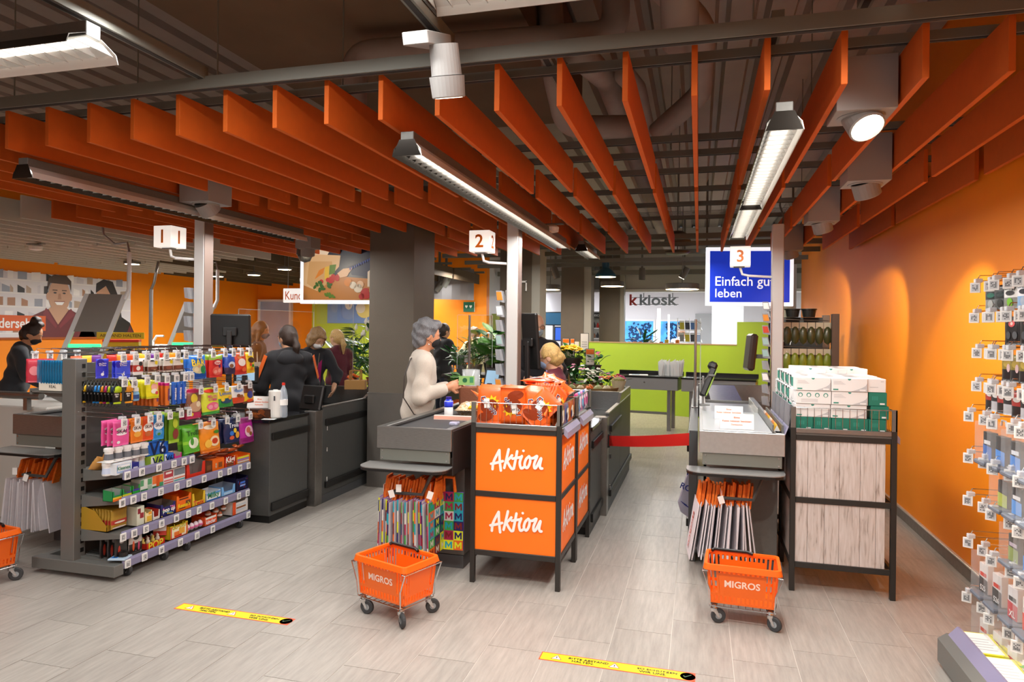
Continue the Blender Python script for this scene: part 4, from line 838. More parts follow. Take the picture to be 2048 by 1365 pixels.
shelf(.305, .07, 1.38, .37, (3.63, 3.72, 3.82, 3.96, 4.10, 4.22, 4.33, 4.47, 4.63, 4.79, 4.9))
shelf(.125, .07, 1.38, .38, (3.66, 3.80, 3.95, 4.13, 4.30, 4.47, 4.90))
wg = MB()
for i in range(18): wg.tube([(.04, .1 + i * .035, .128), (.37, .1 + i * .035, .112)], .002, 4)
obj('wire_floor', wg, CHROME, g)['kind'] = 'stuff'
for i, (cx, cy) in enumerate(((.36, .14), (.36, .46), (.36, .68), (.36, 1.28), (-.2, .2))):
 c = obj('caster', MB().lathe([(.022, .055), (.024, .085), (.01, .1), (0, .1)], 12, (cx, cy, 0)).prism([(cx - .01, cy - .02, .08), (cx + .02, cy - .016, .08), (cx + .015, cy - .03, .03)], (0, .003, 0)).prism([(cx - .01, cy + .017, .08), (cx + .02, cy + .017, .08), (cx + .015, cy + .02, .03)], (0, .003, 0)), CHROME, g)
 obj('wheel', MB().lathe([(0, -.012), (.03, -.012), (.034, -.006), (.034, .006), (.03, .012), (0, .012)], 18, (cx, cy - .0, .036), axis='y'), RUBBER, c)
ROWA = [3.62, 3.72, 3.82, 3.9, 3.99, 4.1, 4.18, 4.32, 4.47, 4.61, 4.71, 4.81, 4.92]
ROWB = [(3.63, 1.28), (3.71, 1.27), (3.82, 1.28), (3.91, 1.29), (4.0, 1.28), (4.09, 1.28), (4.18, 1.28), (4.24, 1.28), (4.34, 1.17), (4.5, 1.17), (4.63, 1.17), (4.78, 1.17), (4.92, 1.17)]
ROWC = [(3.63, 1.02), (3.74, 1.02), (3.85, 1.02), (3.93, 1.02), (4.03, 1.02), (4.14, 1.02), (4.22, 1.02), (4.34, .91), (4.48, .91), (4.64, .91), (4.77, .91), (4.93, .91)]
def hook(y, z, s=1, tag_=True):
 x1 = .385 * s; k = MB().tube([(.01 * s, 0, 0), (x1, 0, 0)], .0025, 6).tube([(.01 * s, 0, .03), (x1 - .01 * s, 0, .03), (x1, 0, .01), (x1 + .004 * s, 0, -.01)], .0025, 6)
 o = obj('hook', k, CHROME, g, (0, y - 3.56, z + .03))
 if tag_: price_tag(o, (x1 + .006 * s, 0, -.03)); obj('tag_clip', MB().box((x1 - .03, -.016, -.008), (x1 + .01, .016, .012), 0, .003), mat('clear tag clip', 'dfe2e6', .1, alpha=.8), o)
for y in ROWA: hook(y, 1.44)
for y, z in ROWB + ROWC: hook(y, z)
for i in range(12): hook(3.66 + i * .11, 1.43, -1, i < 4)
obj('top_bar', MB().tube([(.36, .72, 1.455), (.36, 1.40, 1.455)], .004, 6), CHROME, g)
# hidden carton shelf on the far side, seen through the corner at the left of the post
o = obj('side_shelf', MB().prism([(-.06, .05, 1.19), (-.30, .05, 1.215), (-.30, .05, 1.205), (-.06, .05, 1.12)], (0, .02, 0)).box((-.33, .02, 1.2), (-.06, .6, 1.208)).box((-.34, .02, 1.185), (-.32, .6, 1.225)), SHM, g)

# ---- hanging packs
def pillow(w, h, t, nx=7, nz=9, crimp=.03, bands=None):
 """a filled bag standing in the XZ plane, front towards -Y, top edge at z = 0; returns MB and front(x, z)"""
 k = MB(); B = lambda u, v: t / 2 * (max(0, 1 - abs(2 * u - 1) ** 2.6)) ** .6 * (max(0, 1 - abs(2 * v - 1) ** 3.0)) ** .6
 idx = {}; rr = random.Random(int(w * 1e4 + h * 1e5))
 for side in (-1, 1):
  for j in range(nz + 1):
   for i in range(nx + 1):
    u, v = i / nx, j / nz; e = (.012 * w * sin(v * 9 + side) if i in (0, nx) else 0)
    y = side * (B(u, v) * (1 + rr.uniform(-.12, .12)) + .0008)
    idx[side, i, j] = len(k.v); k.v.append((-w / 2 + u * w + e, y, -h + v * h))
 for side in (-1, 1):
  for j in range(nz):
   for i in range(nx):
    q = (idx[side, i, j], idx[side, i + 1, j], idx[side, i + 1, j + 1], idx[side, i, j + 1])
    k.f.append(q if side < 0 else q[::-1]); v = (j + .5) / nz; mi = 0
    if bands:
     for (b0, b1, m_) in bands:
      if b0 <= v < b1: mi = m_
    k.m.append(mi)
 for j in range(nz):
  for i in (0, nx): k.f.append((idx[-1, i, j], idx[-1, i, j + 1], idx[1, i, j + 1], idx[1, i, j])); k.m.append(0)
 for i in range(nx):
  for j in (0, nz): k.f.append((idx[-1, i, j], idx[-1, i + 1, j], idx[1, i + 1, j], idx[1, i, j])); k.m.append(0)
 fr = lambda x, z: -B(x / w + .5, z / h + 1) * 1.14 - .0016
 return k, fr
def decal_blob(mb, fr, cx, cz, rx, rz, mi, lift, a=0.0, n=12):
 P = []
 for i in range(n):
  t = 2 * pi * i / n; x = cx + rx * cos(t) * cos(a) - rz * sin(t) * sin(a); z = cz + rx * cos(t) * sin(a) + rz * sin(t) * cos(a); P.append((x, fr(x, z) - lift, z))
 c = (cx, fr(cx, cz) - lift, cz); o = len(mb.v); mb.v += [c] + P; mb.f += [(o, o + 1 + i, o + 1 + (i + 1) % n) for i in range(n)]; mb.m += [mi] * n
def decal_text(mb, fr, s, cx, cz, w, mi, lift, h=None, bold=.02, rot=0.0):
 v, f, w0, h0 = text_geo(s, bold, 0, 1); kx = w / w0; kz = h / h0 if h else kx; o = len(mb.v)
 for p in v:
  x, z = p[0] * kx, p[1] * kz; x, z = cx + x * cos(rot) - z * sin(rot), cz + x * sin(rot) + z * cos(rot); mb.v.append((x, fr(x, z) - lift, z))
 mb.f += [tuple(i + o for i in q) for q in f]; mb.m += [mi] * len(f)
_bagm = {}
def foil(c, rough=.34): return mat('foil ' + c, c, rough, coat=.18, noise=(30, .06))
def bag(kind, y, zt, w, h, t, cols, text=None, tcol='ffffff', deep=1, gap=.03, label='', tilt=0.0, blobs=(), bands=None, cat='sweets bag', tw=.8, x=-3.645, trot=0.0, tz=.72, rz=pi / 2):
 """cols: main, band1, band2 ...; blobs: (cx, cz, rx, rz, colour) as shares of the front"""
 k, fr = pillow(w, h, t, bands=bands); ms = [foil(c) for c in cols]; me = mesh_of('bag', k, ms, True)
 d = MB(); dm = []
 for i, (cx, cz, rx, rz_, c) in enumerate(blobs):
  m_ = mat('print ' + c, c, .35)
  if m_ not in dm: dm.append(m_)
  decal_blob(d, fr, (cx - .5) * w, -(1 - cz) * h, rx * w, rz_ * h, dm.index(m_), .0004 + .0003 * i)
 if text:
  m_ = mat('print ' + tcol, tcol, .35)
  if m_ not in dm: dm.append(m_)
  decal_text(d, fr, text, 0, -(1 - tz) * h, w * tw, dm.index(m_), .0006 + .0003 * len(blobs), rot=trot)
 dme = mesh_of('print', d, dm) if d.f else None
 for i in range(deep):
  e = thing(kind, label if i == 0 else f'{label}, {nth(i)} behind', cat, (x - i * gap, y + .002 * i, zt - .004), rz, None if deep == 1 else label.split(' on ')[0] + 's')
  e.rotation_euler = (tilt, 0, rz + .02 * ((i * 7) % 3 - 1))
  obj('bag_body', me, None, e)
  if dme: obj('print', dme, None, e)
  if deep > 1 and i > 0 and False: pass
 return e
W_ = 'ffffff'
bag('gift_card_pack', 3.575, 1.44, .095, .125, .004, ['3b3fd0'], label='blue and violet gift card pack on the first top hook', blobs=[(.35, .8, .3, .2, '2a22a8'), (.5, .2, .13, .085, 'f4f4f8'), (.56, .32, .04, .04, 'f4f4f8')], text='app Store\n& iTunes', tw=.6, tz=.72, cat='gift card', deep=1, x=-3.72)
bag('gift_card_pack', 3.68, 1.425, .118, .115, .004, ['3a4fd8'], label='wider blue gift card pack on the second top hook', blobs=[(.2, .8, .2, .2, '2a22b8'), (.5, .22, .10, .085, 'f4f4f8'), (.55, .34, .03, .04, 'f4f4f8')], text='app Store\n& iTunes', tw=.5, tz=.8, cat='gift card', deep=2, x=-3.66)
bag('chocolate_pack', 3.79, 1.425, .085, .10, .012, ['e8e4e0', 'b8352a'], label='white and red chocolate pack beside the blue gift cards', bands=[(.2, .65, 1)], blobs=[(.7, .75, .2, .15, '2a2a2a'), (.45, .45, .2, .15, 'f0e8e0')], deep=2, gap=.03)
for i, (y, w) in enumerate(((3.92, .085), (4.06, .09), (4.16, .095))):
 bag('chocolate_pack', y, 1.43, w, .10, .012, ['e6e2da', '6b3a28', 'c9bfb2'], label=f'brown and white chocolate pack, yellow corner, {nth(i)} on the top row', bands=[(.15, .5, 1), (0, .15, 2)], blobs=[(.8, .72, .18, .14, 'f2dc1e'), (.4, .86, .3, .06, '3a3a34'), (.5, .32, .3, .12, '8a4e38')], deep=[4, 3, 2][i], gap=.034)
bag('sweets_bag', 4.335, 1.44, .19, .18, .045, ['1d6fd0', '1550a8'], label='big blue sweets bag with yellow letters on the top row', bands=[(0, .2, 1)], text='BÄR', tcol='f2d21e', tw=.7, tz=.72, blobs=[(.5, .42, .36, .2, 'cfc9a0'), (.72, .38, .16, .18, '1f8a4a'), (.35, .4, .12, .1, 'e8d9b0'), (.5, .52, .1, .06, 'd8a878')], tilt=-.12, deep=2)
bag('sweets_bag', 4.56, 1.435, .15, .175, .035, ['d8302a', '8fb53a'], label='red sweets bag with a green top on the top row', bands=[(.82, 1.01, 1)], blobs=[(.5, .66, .34, .16, 'c8202a'), (.5, .66, .24, .1, 'f0d8d0'), (.5, .3, .36, .2, 'e86a5a'), (.35, .26, .12, .08, 'f2a090'), (.62, .3, .12, .09, 'f2a090'), (.62, .5, .08, .08, '5a2a6a')], text='Stars', tcol='d8203a', tw=.4, tz=.66, deep=4, gap=.045)
bag('sweets_bag', 4.715, 1.44, .13, .165, .04, ['2a52b8', '3a2a4a'], label='blue and brown chocolate bag on the top row', bands=[(0, .3, 1)], blobs=[(.5, .45, .3, .16, 'd8e4f4'), (.45, .4, .18, .1, '8a5a3a')], deep=2, gap=.05, tilt=-.1)
bag('sweets_bag', 4.84, 1.445, .155, .18, .05, ['e2401e', 'c2281a'], label='orange red chocolate bag with a white patch near the end of the top row', bands=[(0, .25, 1)], blobs=[(.45, .55, .28, .18, 'f8ece4'), (.3, .8, .15, .1, 'f2904a'), (.6, .22, .2, .1, 'f06a3a')], deep=1, tilt=-.12)
bag('sweets_bag', 4.955, 1.445, .13, .175, .05, ['f4cf1e', 'e8b80e'], label='yellow sweets bag at the end of the top row', blobs=[(.5, .62, .3, .14, '4a2a18'), (.4, .4, .1, .08, 'd83a2a'), (.6, .34, .1, .08, '2a8a3a'), (.5, .2, .12, .08, 'e87a1e')], bands=[(0, .2, 1)], deep=1, tilt=-.12)
# neon straps hanging behind one another
sc = ['f2c21e', '2a2a30', '2a2a30', '2a90e0', '2a90e0', 'f0a01e', 'c8287a', 'b8d81e', '24385a', 'b8d81e', 'f0a01e']
for i, c in enumerate(sc):
 big_ = i >= 9; yy = 3.655 if i < 10 else 3.725; xx = -3.93 + i * .028 if i < 10 else -3.655
 e = thing('safety_band', f'neon wrist band on a black header, {nth(i)} from the shelf panel', 'band', (xx, yy, 1.285), pi / 2, 'neon wrist bands on the second row')
 k = MB()
 for s in (-1, 1):
  k.tube([(s * .008, 0, 0), (s * .026, -.004, -.03), (s * .03, -.006, -.062)], .005, 5)
 obj('strap', k, BLACK, e)
 obj('neon_band', MB().lathe([(.008, .022), (.03, .012), (.034, -.008), (.026, -.02), (0, -.022)], 12, (0, -.004, -.052), sy=.35), mat('neon ' + c, c, .45), e, smooth=True)
 hd = obj('header_card', MB().box((-.036, -.003, -.135), (.036, .003, -.072)), BLACK, e)
 obj('print', put_text(MB(), 'Night\nBag', (-.006, -.0032, -.092), X, Z, width=.035, bold=.02).quad((.02, -.0036, -.13), (.034, -.0036, -.13), (.034, -.0036, -.08), (.02, -.0036, -.075), 1), [PAPER, mat('neon f0a01e', 'f0a01e', .45)], hd)
 obj('neon_tail', MB().prism([(-.03, -.003, -.135), (.03, -.003, -.135), (.026, -.003, -.148), (-.03, -.003, -.146)], (0, .004, 0)), mat('neon ' + c, c, .45), e)
 obj('loop', MB().tube([(-.01, 0, -.147), (-.018, 0, -.165), (0, 0, -.172), (.014, 0, -.16), (.006, 0, -.147)], .002, 5), BLACK, e)
e = thing('sanitiser_bottle', 'small light blue sanitiser bottle with a white cap on the second row', 'bottle', (-3.655, 3.785, 1.145), pi / 2)
obj('bottle_body', MB().lathe([(.0, 0), (.024, .002), (.027, .012), (.027, .05), (.018, .066), (0, .066)], 14, sy=.6), mat('light blue gel', '7fb8e0', .15, alpha=.9), e, smooth=True); obj('cap', MB().lathe([(.019, .066), (.021, .068), (.019, .09), (0, .09)], 12, sy=.7), WHITE, e); obj('label', MB().lathe([(.0275, .016), (.0275, .044)], 14, sy=.61), mat('sanitiser label', '2c4e8a', .4), e); obj('holder', MB().tube([(-.01, 0, .06), (-.015, 0, .13), (.015, 0, .13), (.01, 0, .06)], .002, 4), mat('light blue gel', '7fb8e0', .15), e)
bag('sweets_bag', 3.91, 1.28, .11, .125, .03, ['e8e01e', 'c8c81a'], label='lemon yellow sweets bag on the second row', bands=[(0, .12, 1)], blobs=[(.55, .62, .28, .2, 'f0b0a0'), (.5, .4, .26, .14, 'f4eedc'), (.7, .3, .14, .1, 'd84a4a')], deep=5, gap=.045, tilt=-.1)
def roll(y, zt, n, c1, c2, label, grp):
 for i in range(n):
  e = thing('sweets_roll', label if i == 0 else f'{label}, {nth(i)} behind', 'sweets roll', (-3.65 - (i % 6) * .036, y + .002 * i, zt), pi / 2, grp)
  k = MB().lathe([(.016, 0), (.02, -.006), (.017, -.014), (.019, -.02), (.019, -.135), (.016, -.142), (.02, -.15), (0, -.152)], 10); k.m = [1 if -.03 < sum(k.v[q][2] for q in f) / len(f) else 0 for f in k.f]
  b_ = obj('roll_body', k, [foil(c1), foil(c2)], e, smooth=True); b_.scale = (1.1, .7, 1.08)
  t = MB(); put_text(t, 'mentos', (0, -.0145, -.085), (0, 0, 1), (-1, 0, 0), width=.085, height=.02, bold=.02); obj('lettering', t, mat('print 2a2f8a' if c1 != '1d5fc8' else 'print ffffff', '2a2f8a' if c1 != '1d5fc8' else 'ffffff', .35), e)
roll(3.955, 1.255, 6, 'e0772a', 'd8288a', 'orange and pink sweets roll on the second row', 'orange sweets rolls'); roll(4.06, 1.25, 3, 'e0772a', 'd8288a', 'orange and pink sweets roll nearer the blue rolls', 'orange sweets rolls')
roll(4.125, 1.25, 1, '1d5fc8', '2a78e0', 'blue sweets roll next to the orange ones', 'blue sweets rolls'); roll(4.175, 1.25, 1, '1d5fc8', '2a78e0', 'middle blue sweets roll on the second row', 'blue sweets rolls'); roll(4.225, 1.25, 1, '1d5fc8', '2a78e0', 'blue sweets roll farthest from the orange ones', 'blue sweets rolls')
bag('sweets_bag', 4.32, 1.185, .165, .22, .04, ['8a5a4a', 'c22a5a'], label='brown and pink sweets bag hanging on the second row', bands=[(0, .25, 1), (.88, 1.01, 1)], blobs=[(.4, .7, .2, .16, 'e0c83a'), (.5, .42, .38, .18, 'c8a080'), (.65, .5, .14, .1, 'e8d8b8'), (.3, .16, .08, .06, 'e8d83a')], deep=2, gap=.05)
bag('sweets_bag', 4.485, 1.18, .19, .20, .05, ['d8e03a', '3a9a3a'], label='yellow green sweets bag with pink drops on the second row', bands=[(0, .12, 1)], blobs=[(.5, .3, .34, .16, 'e86a8a'), (.35, .28, .12, .08, 'f0a0b0'), (.65, .3, .12, .08, 'f0a0b0'), (.4, .9, .3, .07, 'e8402a')], text='MELON\nGUMMI', tcol='d8507a', tw=.5, tz=.62, deep=2, gap=.05, tilt=-.12)
bag('sweets_bag', 4.645, 1.172, .20, .155, .045, ['f0d02a', '2a8a3a'], label='yellow sweets bag with a green foot on the second row', bands=[(0, .4, 1)], text='Lemons', tcol='3a6ab8', tw=.65, tz=.7, blobs=[(.5, .3, .3, .12, '2a4a6a'), (.3, .4, .1, .1, 'e8c83a'), (.7, .45, .1, .1, 'e8a03a')], deep=1, tilt=-.14)
bag('sweets_bag', 4.805, 1.178, .185, .145, .045, ['eeeae6', 'd8481e'], label='white sweets bag with an orange foot on the second row', bands=[(0, .3, 1)], blobs=[(.5, .72, .3, .12, '8aa8d8'), (.45, .42, .12, .1, '8a4a2a'), (.65, .36, .12, .1, '9a5a2a')], deep=1, tilt=-.12)
bag('sweets_bag', 4.945, 1.175, .14, .155, .045, ['6a3a2a', 'e8b81e'], label='brown and yellow chocolate bag at the end of the second row', bands=[(.12, .6, 1)], blobs=[(.5, .45, .26, .2, '3a3a8a'), (.5, .14, .3, .08, 'e8501e')], deep=1, tilt=-.12)
for i, y in enumerate((3.655,)):
 bag('chewing_gum_bag', y, 1.035, .125, .165, .012, ['ea5aa0', 'd83a88'], label='pink sweets pouch with white scribbled print on the third row', blobs=[(.5, .66, .36, .08, 'f4eef2'), (.5, .48, .34, .07, 'f4eef2'), (.3, .15, .1, .06, 'f4eef2')], text='SKAI', tcol='5a4a58', tw=.6, tz=.57, deep=3, gap=.05)
bag('chewing_gum_bag', 3.785, 1.03, .10, .16, .012, ['e87a1e'], label='orange sweets pouch with white scribbled print on the third row', blobs=[(.5, .6, .4, .17, 'f4eee6'), (.5, .35, .3, .12, 'f0b04a')], text='SKAI', tcol='5a4a48', tw=.6, tz=.62, deep=2, gap=.05)
bag('chewing_gum_bag', 3.88, 1.03, .10, .16, .012, ['e2501e'], label='red orange sweets pouch with white print on the third row', blobs=[(.5, .55, .42, .2, 'f4eee6'), (.5, .3, .3, .12, 'c86a3a')], text='SKAI', tcol='6a4a48', tw=.6, tz=.6, deep=2, gap=.05)
bag('chewing_gum_bag', 3.975, 1.03, .105, .17, .012, ['2a8ad0'], label='blue sweets pouch with white print on the third row', blobs=[(.5, .6, .42, .18, 'e8eef4'), (.5, .3, .3, .12, '6aa8d8'), (.5, .24, .15, .06, '4a8a3a')], text='SKAI', tcol='4a5a78', tw=.6, tz=.62, deep=2, gap=.05)
bag('sweets_pouch', 4.125, 1.03, .10, .215, .02, ['6a9a1e', '9abf2a'], label='long green sweets pouch on the third row', bands=[(0, .1, 1), (.85, 1.01, 1)], blobs=[(.55, .3, .28, .18, '8a3a34'), (.5, .66, .24, .16, 'b8c83a')], deep=7, gap=.035)
bag('sweets_bag', 4.285, .92, .165, .205, .045, ['5ab02a', '8acf3a'], label='green gummy bag on the lowest hooks', bands=[(.3, .5, 1)], text='Trolli', tcol='2a5a1e', tw=.7, tz=.72, blobs=[(.5, .36, .3, .2, 'e8f0d8'), (.4, .42, .1, .14, '4a9a3a'), (.62, .34, .1, .16, 'd8e8c8')], deep=2, gap=.05, tilt=-.1)
bag('sweets_bag', 4.48, .915, .215, .225, .05, ['f0901e', 'd8700e'], label='orange gummy bag with peach rings on the lowest hooks', bands=[(0, .1, 1)], blobs=[(.62, .36, .26, .18, 'f0d8b0'), (.62, .36, .16, .1, 'c8401e'), (.3, .3, .16, .14, 'f4c04a'), (.45, .85, .3, .08, 'f4e8d0'), (.75, .66, .16, .06, '4a8a2a')], deep=2, gap=.06, tilt=-.12)
bag('sweets_bag', 4.60, .92, .12, .19, .03, ['8a2a34'], label='dark red sweets bag behind the orange gummy bag', blobs=[(.5, .5, .3, .2, 'a84a4a')], x=-3.70)
bag('sweets_bag', 4.745, .915, .19, .195, .045, ['1e2a58', '16204a'], label='dark blue gummy bag with white letters on the lowest hooks', bands=[(0, .15, 1)], text='Trolli', tcol='e8ecf4', tw=.6, tz=.72, blobs=[(.35, .4, .12, .1, '3a78d0'), (.55, .5, .1, .1, 'e8c83a'), (.7, .3, .14, .14, 'e8a83a'), (.35, .22, .14, .08, 'd8603a')], deep=2, gap=.05, tilt=-.1)
bag('sweets_bag', 4.92, .905, .185, .215, .045, ['b8289a', '8a1e6a'], label='magenta sweets bag at the end of the lowest hooks', bands=[(0, .2, 1), (.8, 1.01, 1)], blobs=[(.55, .45, .28, .22, 'e8c0d0'), (.5, .5, .14, .12, 'c86a5a'), (.65, .35, .1, .08, '8a5a2a')], deep=1, tilt=-.12)
# packs on the far side of the shelf
for i in range(3): bag('sweets_bag', 3.62 + i * .03, 1.425, .10, .16, .02, ['c8384a'], label=f'red sweets pouch at the front corner of the sweets shelf, {nth(i)} from the post', x=-4.33 + i * .01, blobs=[(.5, .5, .3, .2, 'e88a90')], rz=pi / 2 - .9)
for i in range(9):
 e = bag('sweets_pouch', 3.60, 1.42, .085, .155, .012, ['1e7fb0'], label=f'turquoise blue sweets pouch in the row left of the shelf post, {nth(i)} from the panel', x=-4.09 - i * .022, rz=-pi / 2 + 1.2, blobs=[(.5, .5, .3, .3, '2a98c8')])
for i in range(10):
 bag('sweets_bag', 3.82 + i * .1, 1.44, .09, .12, .03, [['d8501e', 'f0b81e', '6a2a8a', 'c8281e', 'e8901e'][i % 5]], label=f'{["red", "yellow", "purple", "dark red", "orange"][i % 5]} sweets bag on the far hooks, {nth(i)} behind the shelf post', x=-4.2 - .02 * (i % 3), rz=-pi / 2)

# ---- boxes on the shelves
def carton(name, y0, y1, z0, z1, depth, col, label, xf=-3.635, open_=False, text=None, tcol='ffffff', content=None, side=None, marks=(), notch=.45, th=.18):
 w, h = y1 - y0, z1 - z0; e = thing(name, label, 'carton', (xf, (y0 + y1) / 2, z0), pi / 2); m = mat('carton ' + col, col, .45, noise=(12, .04)); ms = [m, mat('carton ' + side, side, .5) if side else m]
 k = MB(); a = w / 2 - .001
 if not open_: k.box((-a, 0, 0), (a, depth, h), 0, .0015)
 else:
  k.box((-a, 0, 0), (a, depth, .003)); k.box((-a, depth - .002, 0), (a, depth, h * 1.0), 1)
  k.prism([(-a, 0, 0), (-a, depth, 0), (-a, depth, h), (-a, .0, h * .9)], (.002, 0, 0)); k.prism([(a - .002, 0, 0), (a - .002, depth, 0), (a - .002, depth, h), (a - .002, .0, h * .9)], (.002, 0, 0), 1)
  k.prism([(-a, 0, 0), (a, 0, 0), (a, 0, h * .9), (a * .72, 0, h * .9), (a * .6, 0, h * notch), (-a * .6, 0, h * notch), (-a * .72, 0, h * .9), (-a, 0, h * .9)], (0, .002, 0))
 b_ = obj('box', k, ms, e); d = MB(); dm = []
 for i, (cx, cz, rx, rz, c) in enumerate(marks):
  m_ = mat('print ' + c, c, .4)
  if m_ not in dm: dm.append(m_)
  X0, X1, Z0, Z1 = (cx - rx - .5) * w, (cx + rx - .5) * w, (cz - rz) * h, (cz + rz) * h; d.quad((X0, -.0006 - i * .0003, Z0), (X1, -.0006 - i * .0003, Z0), (X1, -.0006 - i * .0003, Z1), (X0, -.0006 - i * .0003, Z1), dm.index(m_))
 if text:
  m_ = mat('print ' + tcol, tcol, .4)
  if m_ not in dm: dm.append(m_)
  zz = h * (th if open_ else .55); put_text(d, text, (0, -.001 - .0003 * len(marks), zz), X, Z, width=w * .78, mi=dm.index(m_), bold=.02, lift=.001)
 if d.f: obj('print', d, dm, b_)
 if content:
  n, cc, ch = content; ft = foil(cc)
  for i in range(n):
   t_ = (i + .5) / n; q = thing('sweets_pack', f'small wrapped pack standing in the {label}, {nth(i)} from its front' if n < 20 else 'x', 'sweets pack', (xf - .012 - t_ * (depth - .03), (y0 + y1) / 2, z0 + .004), pi / 2, 'packs in the ' + label.split(' on ')[0])
   kk, _ = pillow(w * .86, h * ch, (depth - .03) / n * .9, 4, 4); oo = obj('wrapper', kk, ft, q, (0, 0, h * ch), smooth=True)
 return e
carton('tissue_box', 3.60, 3.735, .68, .755, .11, 'e6ecf2', 'white and blue tissue box on the top shelf', text='Kleenex', tcol='3a8a6a', marks=[(.5, .5, .42, .35, 'a8c4e8'), (.5, .55, .36, .26, 'f0f4f8')], xf=-3.63)
carton('medicine_box', 3.737, 3.80, .675, .735, .05, '2a2f8a', 'navy blue little box on the top shelf', marks=[(.5, .4, .3, .15, 'd8dcec')])
for i in range(5):
 y = 3.615 + i * .062
 e = thing('gum_tub', f'white gum tub with a blue label, {nth(i)} in the upper layer of the top shelf', 'gum tub', (-3.70 + .01 * i, y, .766), pi / 2, 'white gum tubs'); k = MB().lathe([(0, 0), (.028, 0), (.030, .01), (.026, .05), (.026, .066), (0, .066)], 14); obj('tub', k, WHITE, e, smooth=False)
 obj('lid', MB().lathe([(.031, .066), (.031, .084), (.024, .088), (0, .088)], 14), WHITE, e); obj('label', MB().lathe([(.0308, .012), (.0272, .05)], 14), mat('gum label', ['6a7078', '8a9ab8', '2a3a8a', '4a6ac8', '20265e'][i], .4), e)
for i in range(6):
 y = 3.60 + i * .056
 e = thing('gum_tub', f'white gum tub with a blue label, {nth(i)} in the lower layer of the top shelf', 'gum tub', (-3.70, y, .678), pi / 2, 'white gum tubs'); obj('tub', MB().lathe([(0, 0), (.027, 0), (.029, .01), (.025, .05), (.025, .064), (0, .064)], 12), WHITE, e)
 obj('lid', MB().lathe([(.029, .064), (.029, .082), (.02, .086), (0, .086)], 12), WHITE, e); obj('label', MB().lathe([(.0298, .012), (.0262, .048)], 12), mat('gum label light', 'c8d4ea', .4), e)
e = thing('tub_board', 'thin clear board carrying the upper gum tubs', 'tray', (-3.70, 3.74, .764), 0); obj('board', MB().box((-.05, -.17, 0), (.05, .17, .002)), WHITE, e)
carton('gum_box', 3.89, 4.09, .75, .83, .10, '1f5fc0', 'blue gum box with a white stripe on the top shelf', marks=[(.68, .5, .08, .48, 'dfe6f2')], text='        V6', tcol='10204a', xf=-3.66)
carton('gum_box', 3.90, 4.022, .665, .748, .10, 'a2c83a', 'green gum box below the blue one', text='V6', tcol='20304a', marks=[(.15, .5, .12, .48, 'e8eef0')]); carton('gum_box', 4.024, 4.115, .665, .745, .10, '2a6ad0', 'small blue gum box beside the green one', text='V6', tcol='10204a', marks=[(.15, .5, .12, .48, 'dfe6f2')])
carton('mint_box', 4.118, 4.195, .672, .74, .08, 'd8409a', 'pink mint box on the top shelf', open_=True, notch=.6, text='mint', side='d8d0b8'); carton('mint_box', 4.197, 4.268, .672, .737, .08, '4ab03a', 'green mint box on the top shelf', open_=True, notch=.6, text='mint', side='d8d0b8')
e = thing('biscuit_pack', 'tilted golden biscuit pack in clear foil at the corner of the top shelf', 'biscuit pack', (-3.86, 3.66, .69), pi / 2)
e.rotation_euler = (.5, .3, pi / 2); k, fr = pillow(.11, .10, .05); obj('wrapper', k, foil('c8934a'), e, (0, 0, .1), smooth=True)
e = thing('biscuit_pack', 'golden biscuit pack leaning on the other one by the gum tubs', 'biscuit pack', (-3.80, 3.71, .73), pi / 2); e.rotation_euler = (.4, -.3, pi / 2); k, fr = pillow(.10, .10, .05); obj('wrapper', k, foil('c88f42'), e, (0, 0, .1), smooth=True)
carton('sweets_box', 3.585, 3.66, .512, .585, .08, '1f8a4a', 'green box with orange foot at the corner of the second shelf', open_=True, notch=.5, side='9aa09a', marks=[(.5, .1, .48, .1, 'e8702a'), (.5, .28, .48, .08, 'e8c83a')]); carton('sweets_box', 3.662, 3.74, .512, .585, .08, '2a9a4a', 'green box with yellow and violet bands on the second shelf', open_=True, notch=.5, side='9aa09a', marks=[(.5, .1, .48, .1, 'e8902a'), (.5, .3, .48, .09, 'd8d83a'), (.7, .5, .25, .05, '5a3aa0')])
carton('sweets_box', 3.742, 3.81, .512, .59, .08, '2aa83a', 'bright green box in the green row of the second shelf', open_=True, notch=.5, side='9aa09a', marks=[(.5, .5, .4, .08, '4a3aa0')])
carton('sweets_box', 3.812, 3.914, .512, .605, .08, 'dfe6dc', 'white box with green rounds on the second shelf', marks=[(.15, .75, .14, .22, '5aa070'), (.8, .75, .18, .22, '5aa070'), (.5, .15, .48, .13, '2a7a4a'), (.8, .3, .18, .2, 'a8c8b0')]); carton('sweets_box', 3.916, 4.018, .512, .612, .08, 'e8e4dc', 'white box with orange top and green rounds on the second shelf', marks=[(.5, .7, .48, .28, 'e87a3a'), (.8, .25, .18, .2, '4aa070'), (.3, .15, .28, .13, '2a7a4a'), (.5, .6, .14, .38, 'd85a1e')])
carton('sweets_box', 4.02, 4.114, .512, .63, .08, 'e6e2e0', 'white box with red print on the second shelf', marks=[(.5, .72, .46, .2, 'b8404a'), (.5, .36, .46, .04, 'd86a6a'), (.5, .22, .46, .04, 'd86a6a'), (.5, .8, .3, .06, 'f0e8e4')]); carton('sweets_box', 4.116, 4.232, .512, .63, .08, 'e6e6e4', 'white box with grey and teal print on the second shelf', marks=[(.5, .72, .46, .2, '7a8088'), (.5, .36, .46, .04, 'd87a5a'), (.5, .22, .46, .04, '5ab0b8'), (.2, .08, .1, .04, '1a8a78')])
carton('display_box', 4.24, 4.445, .515, .64, .12, 'd8331e', 'red open display box on the second shelf', open_=True, notch=.3, side='8a8c8a')
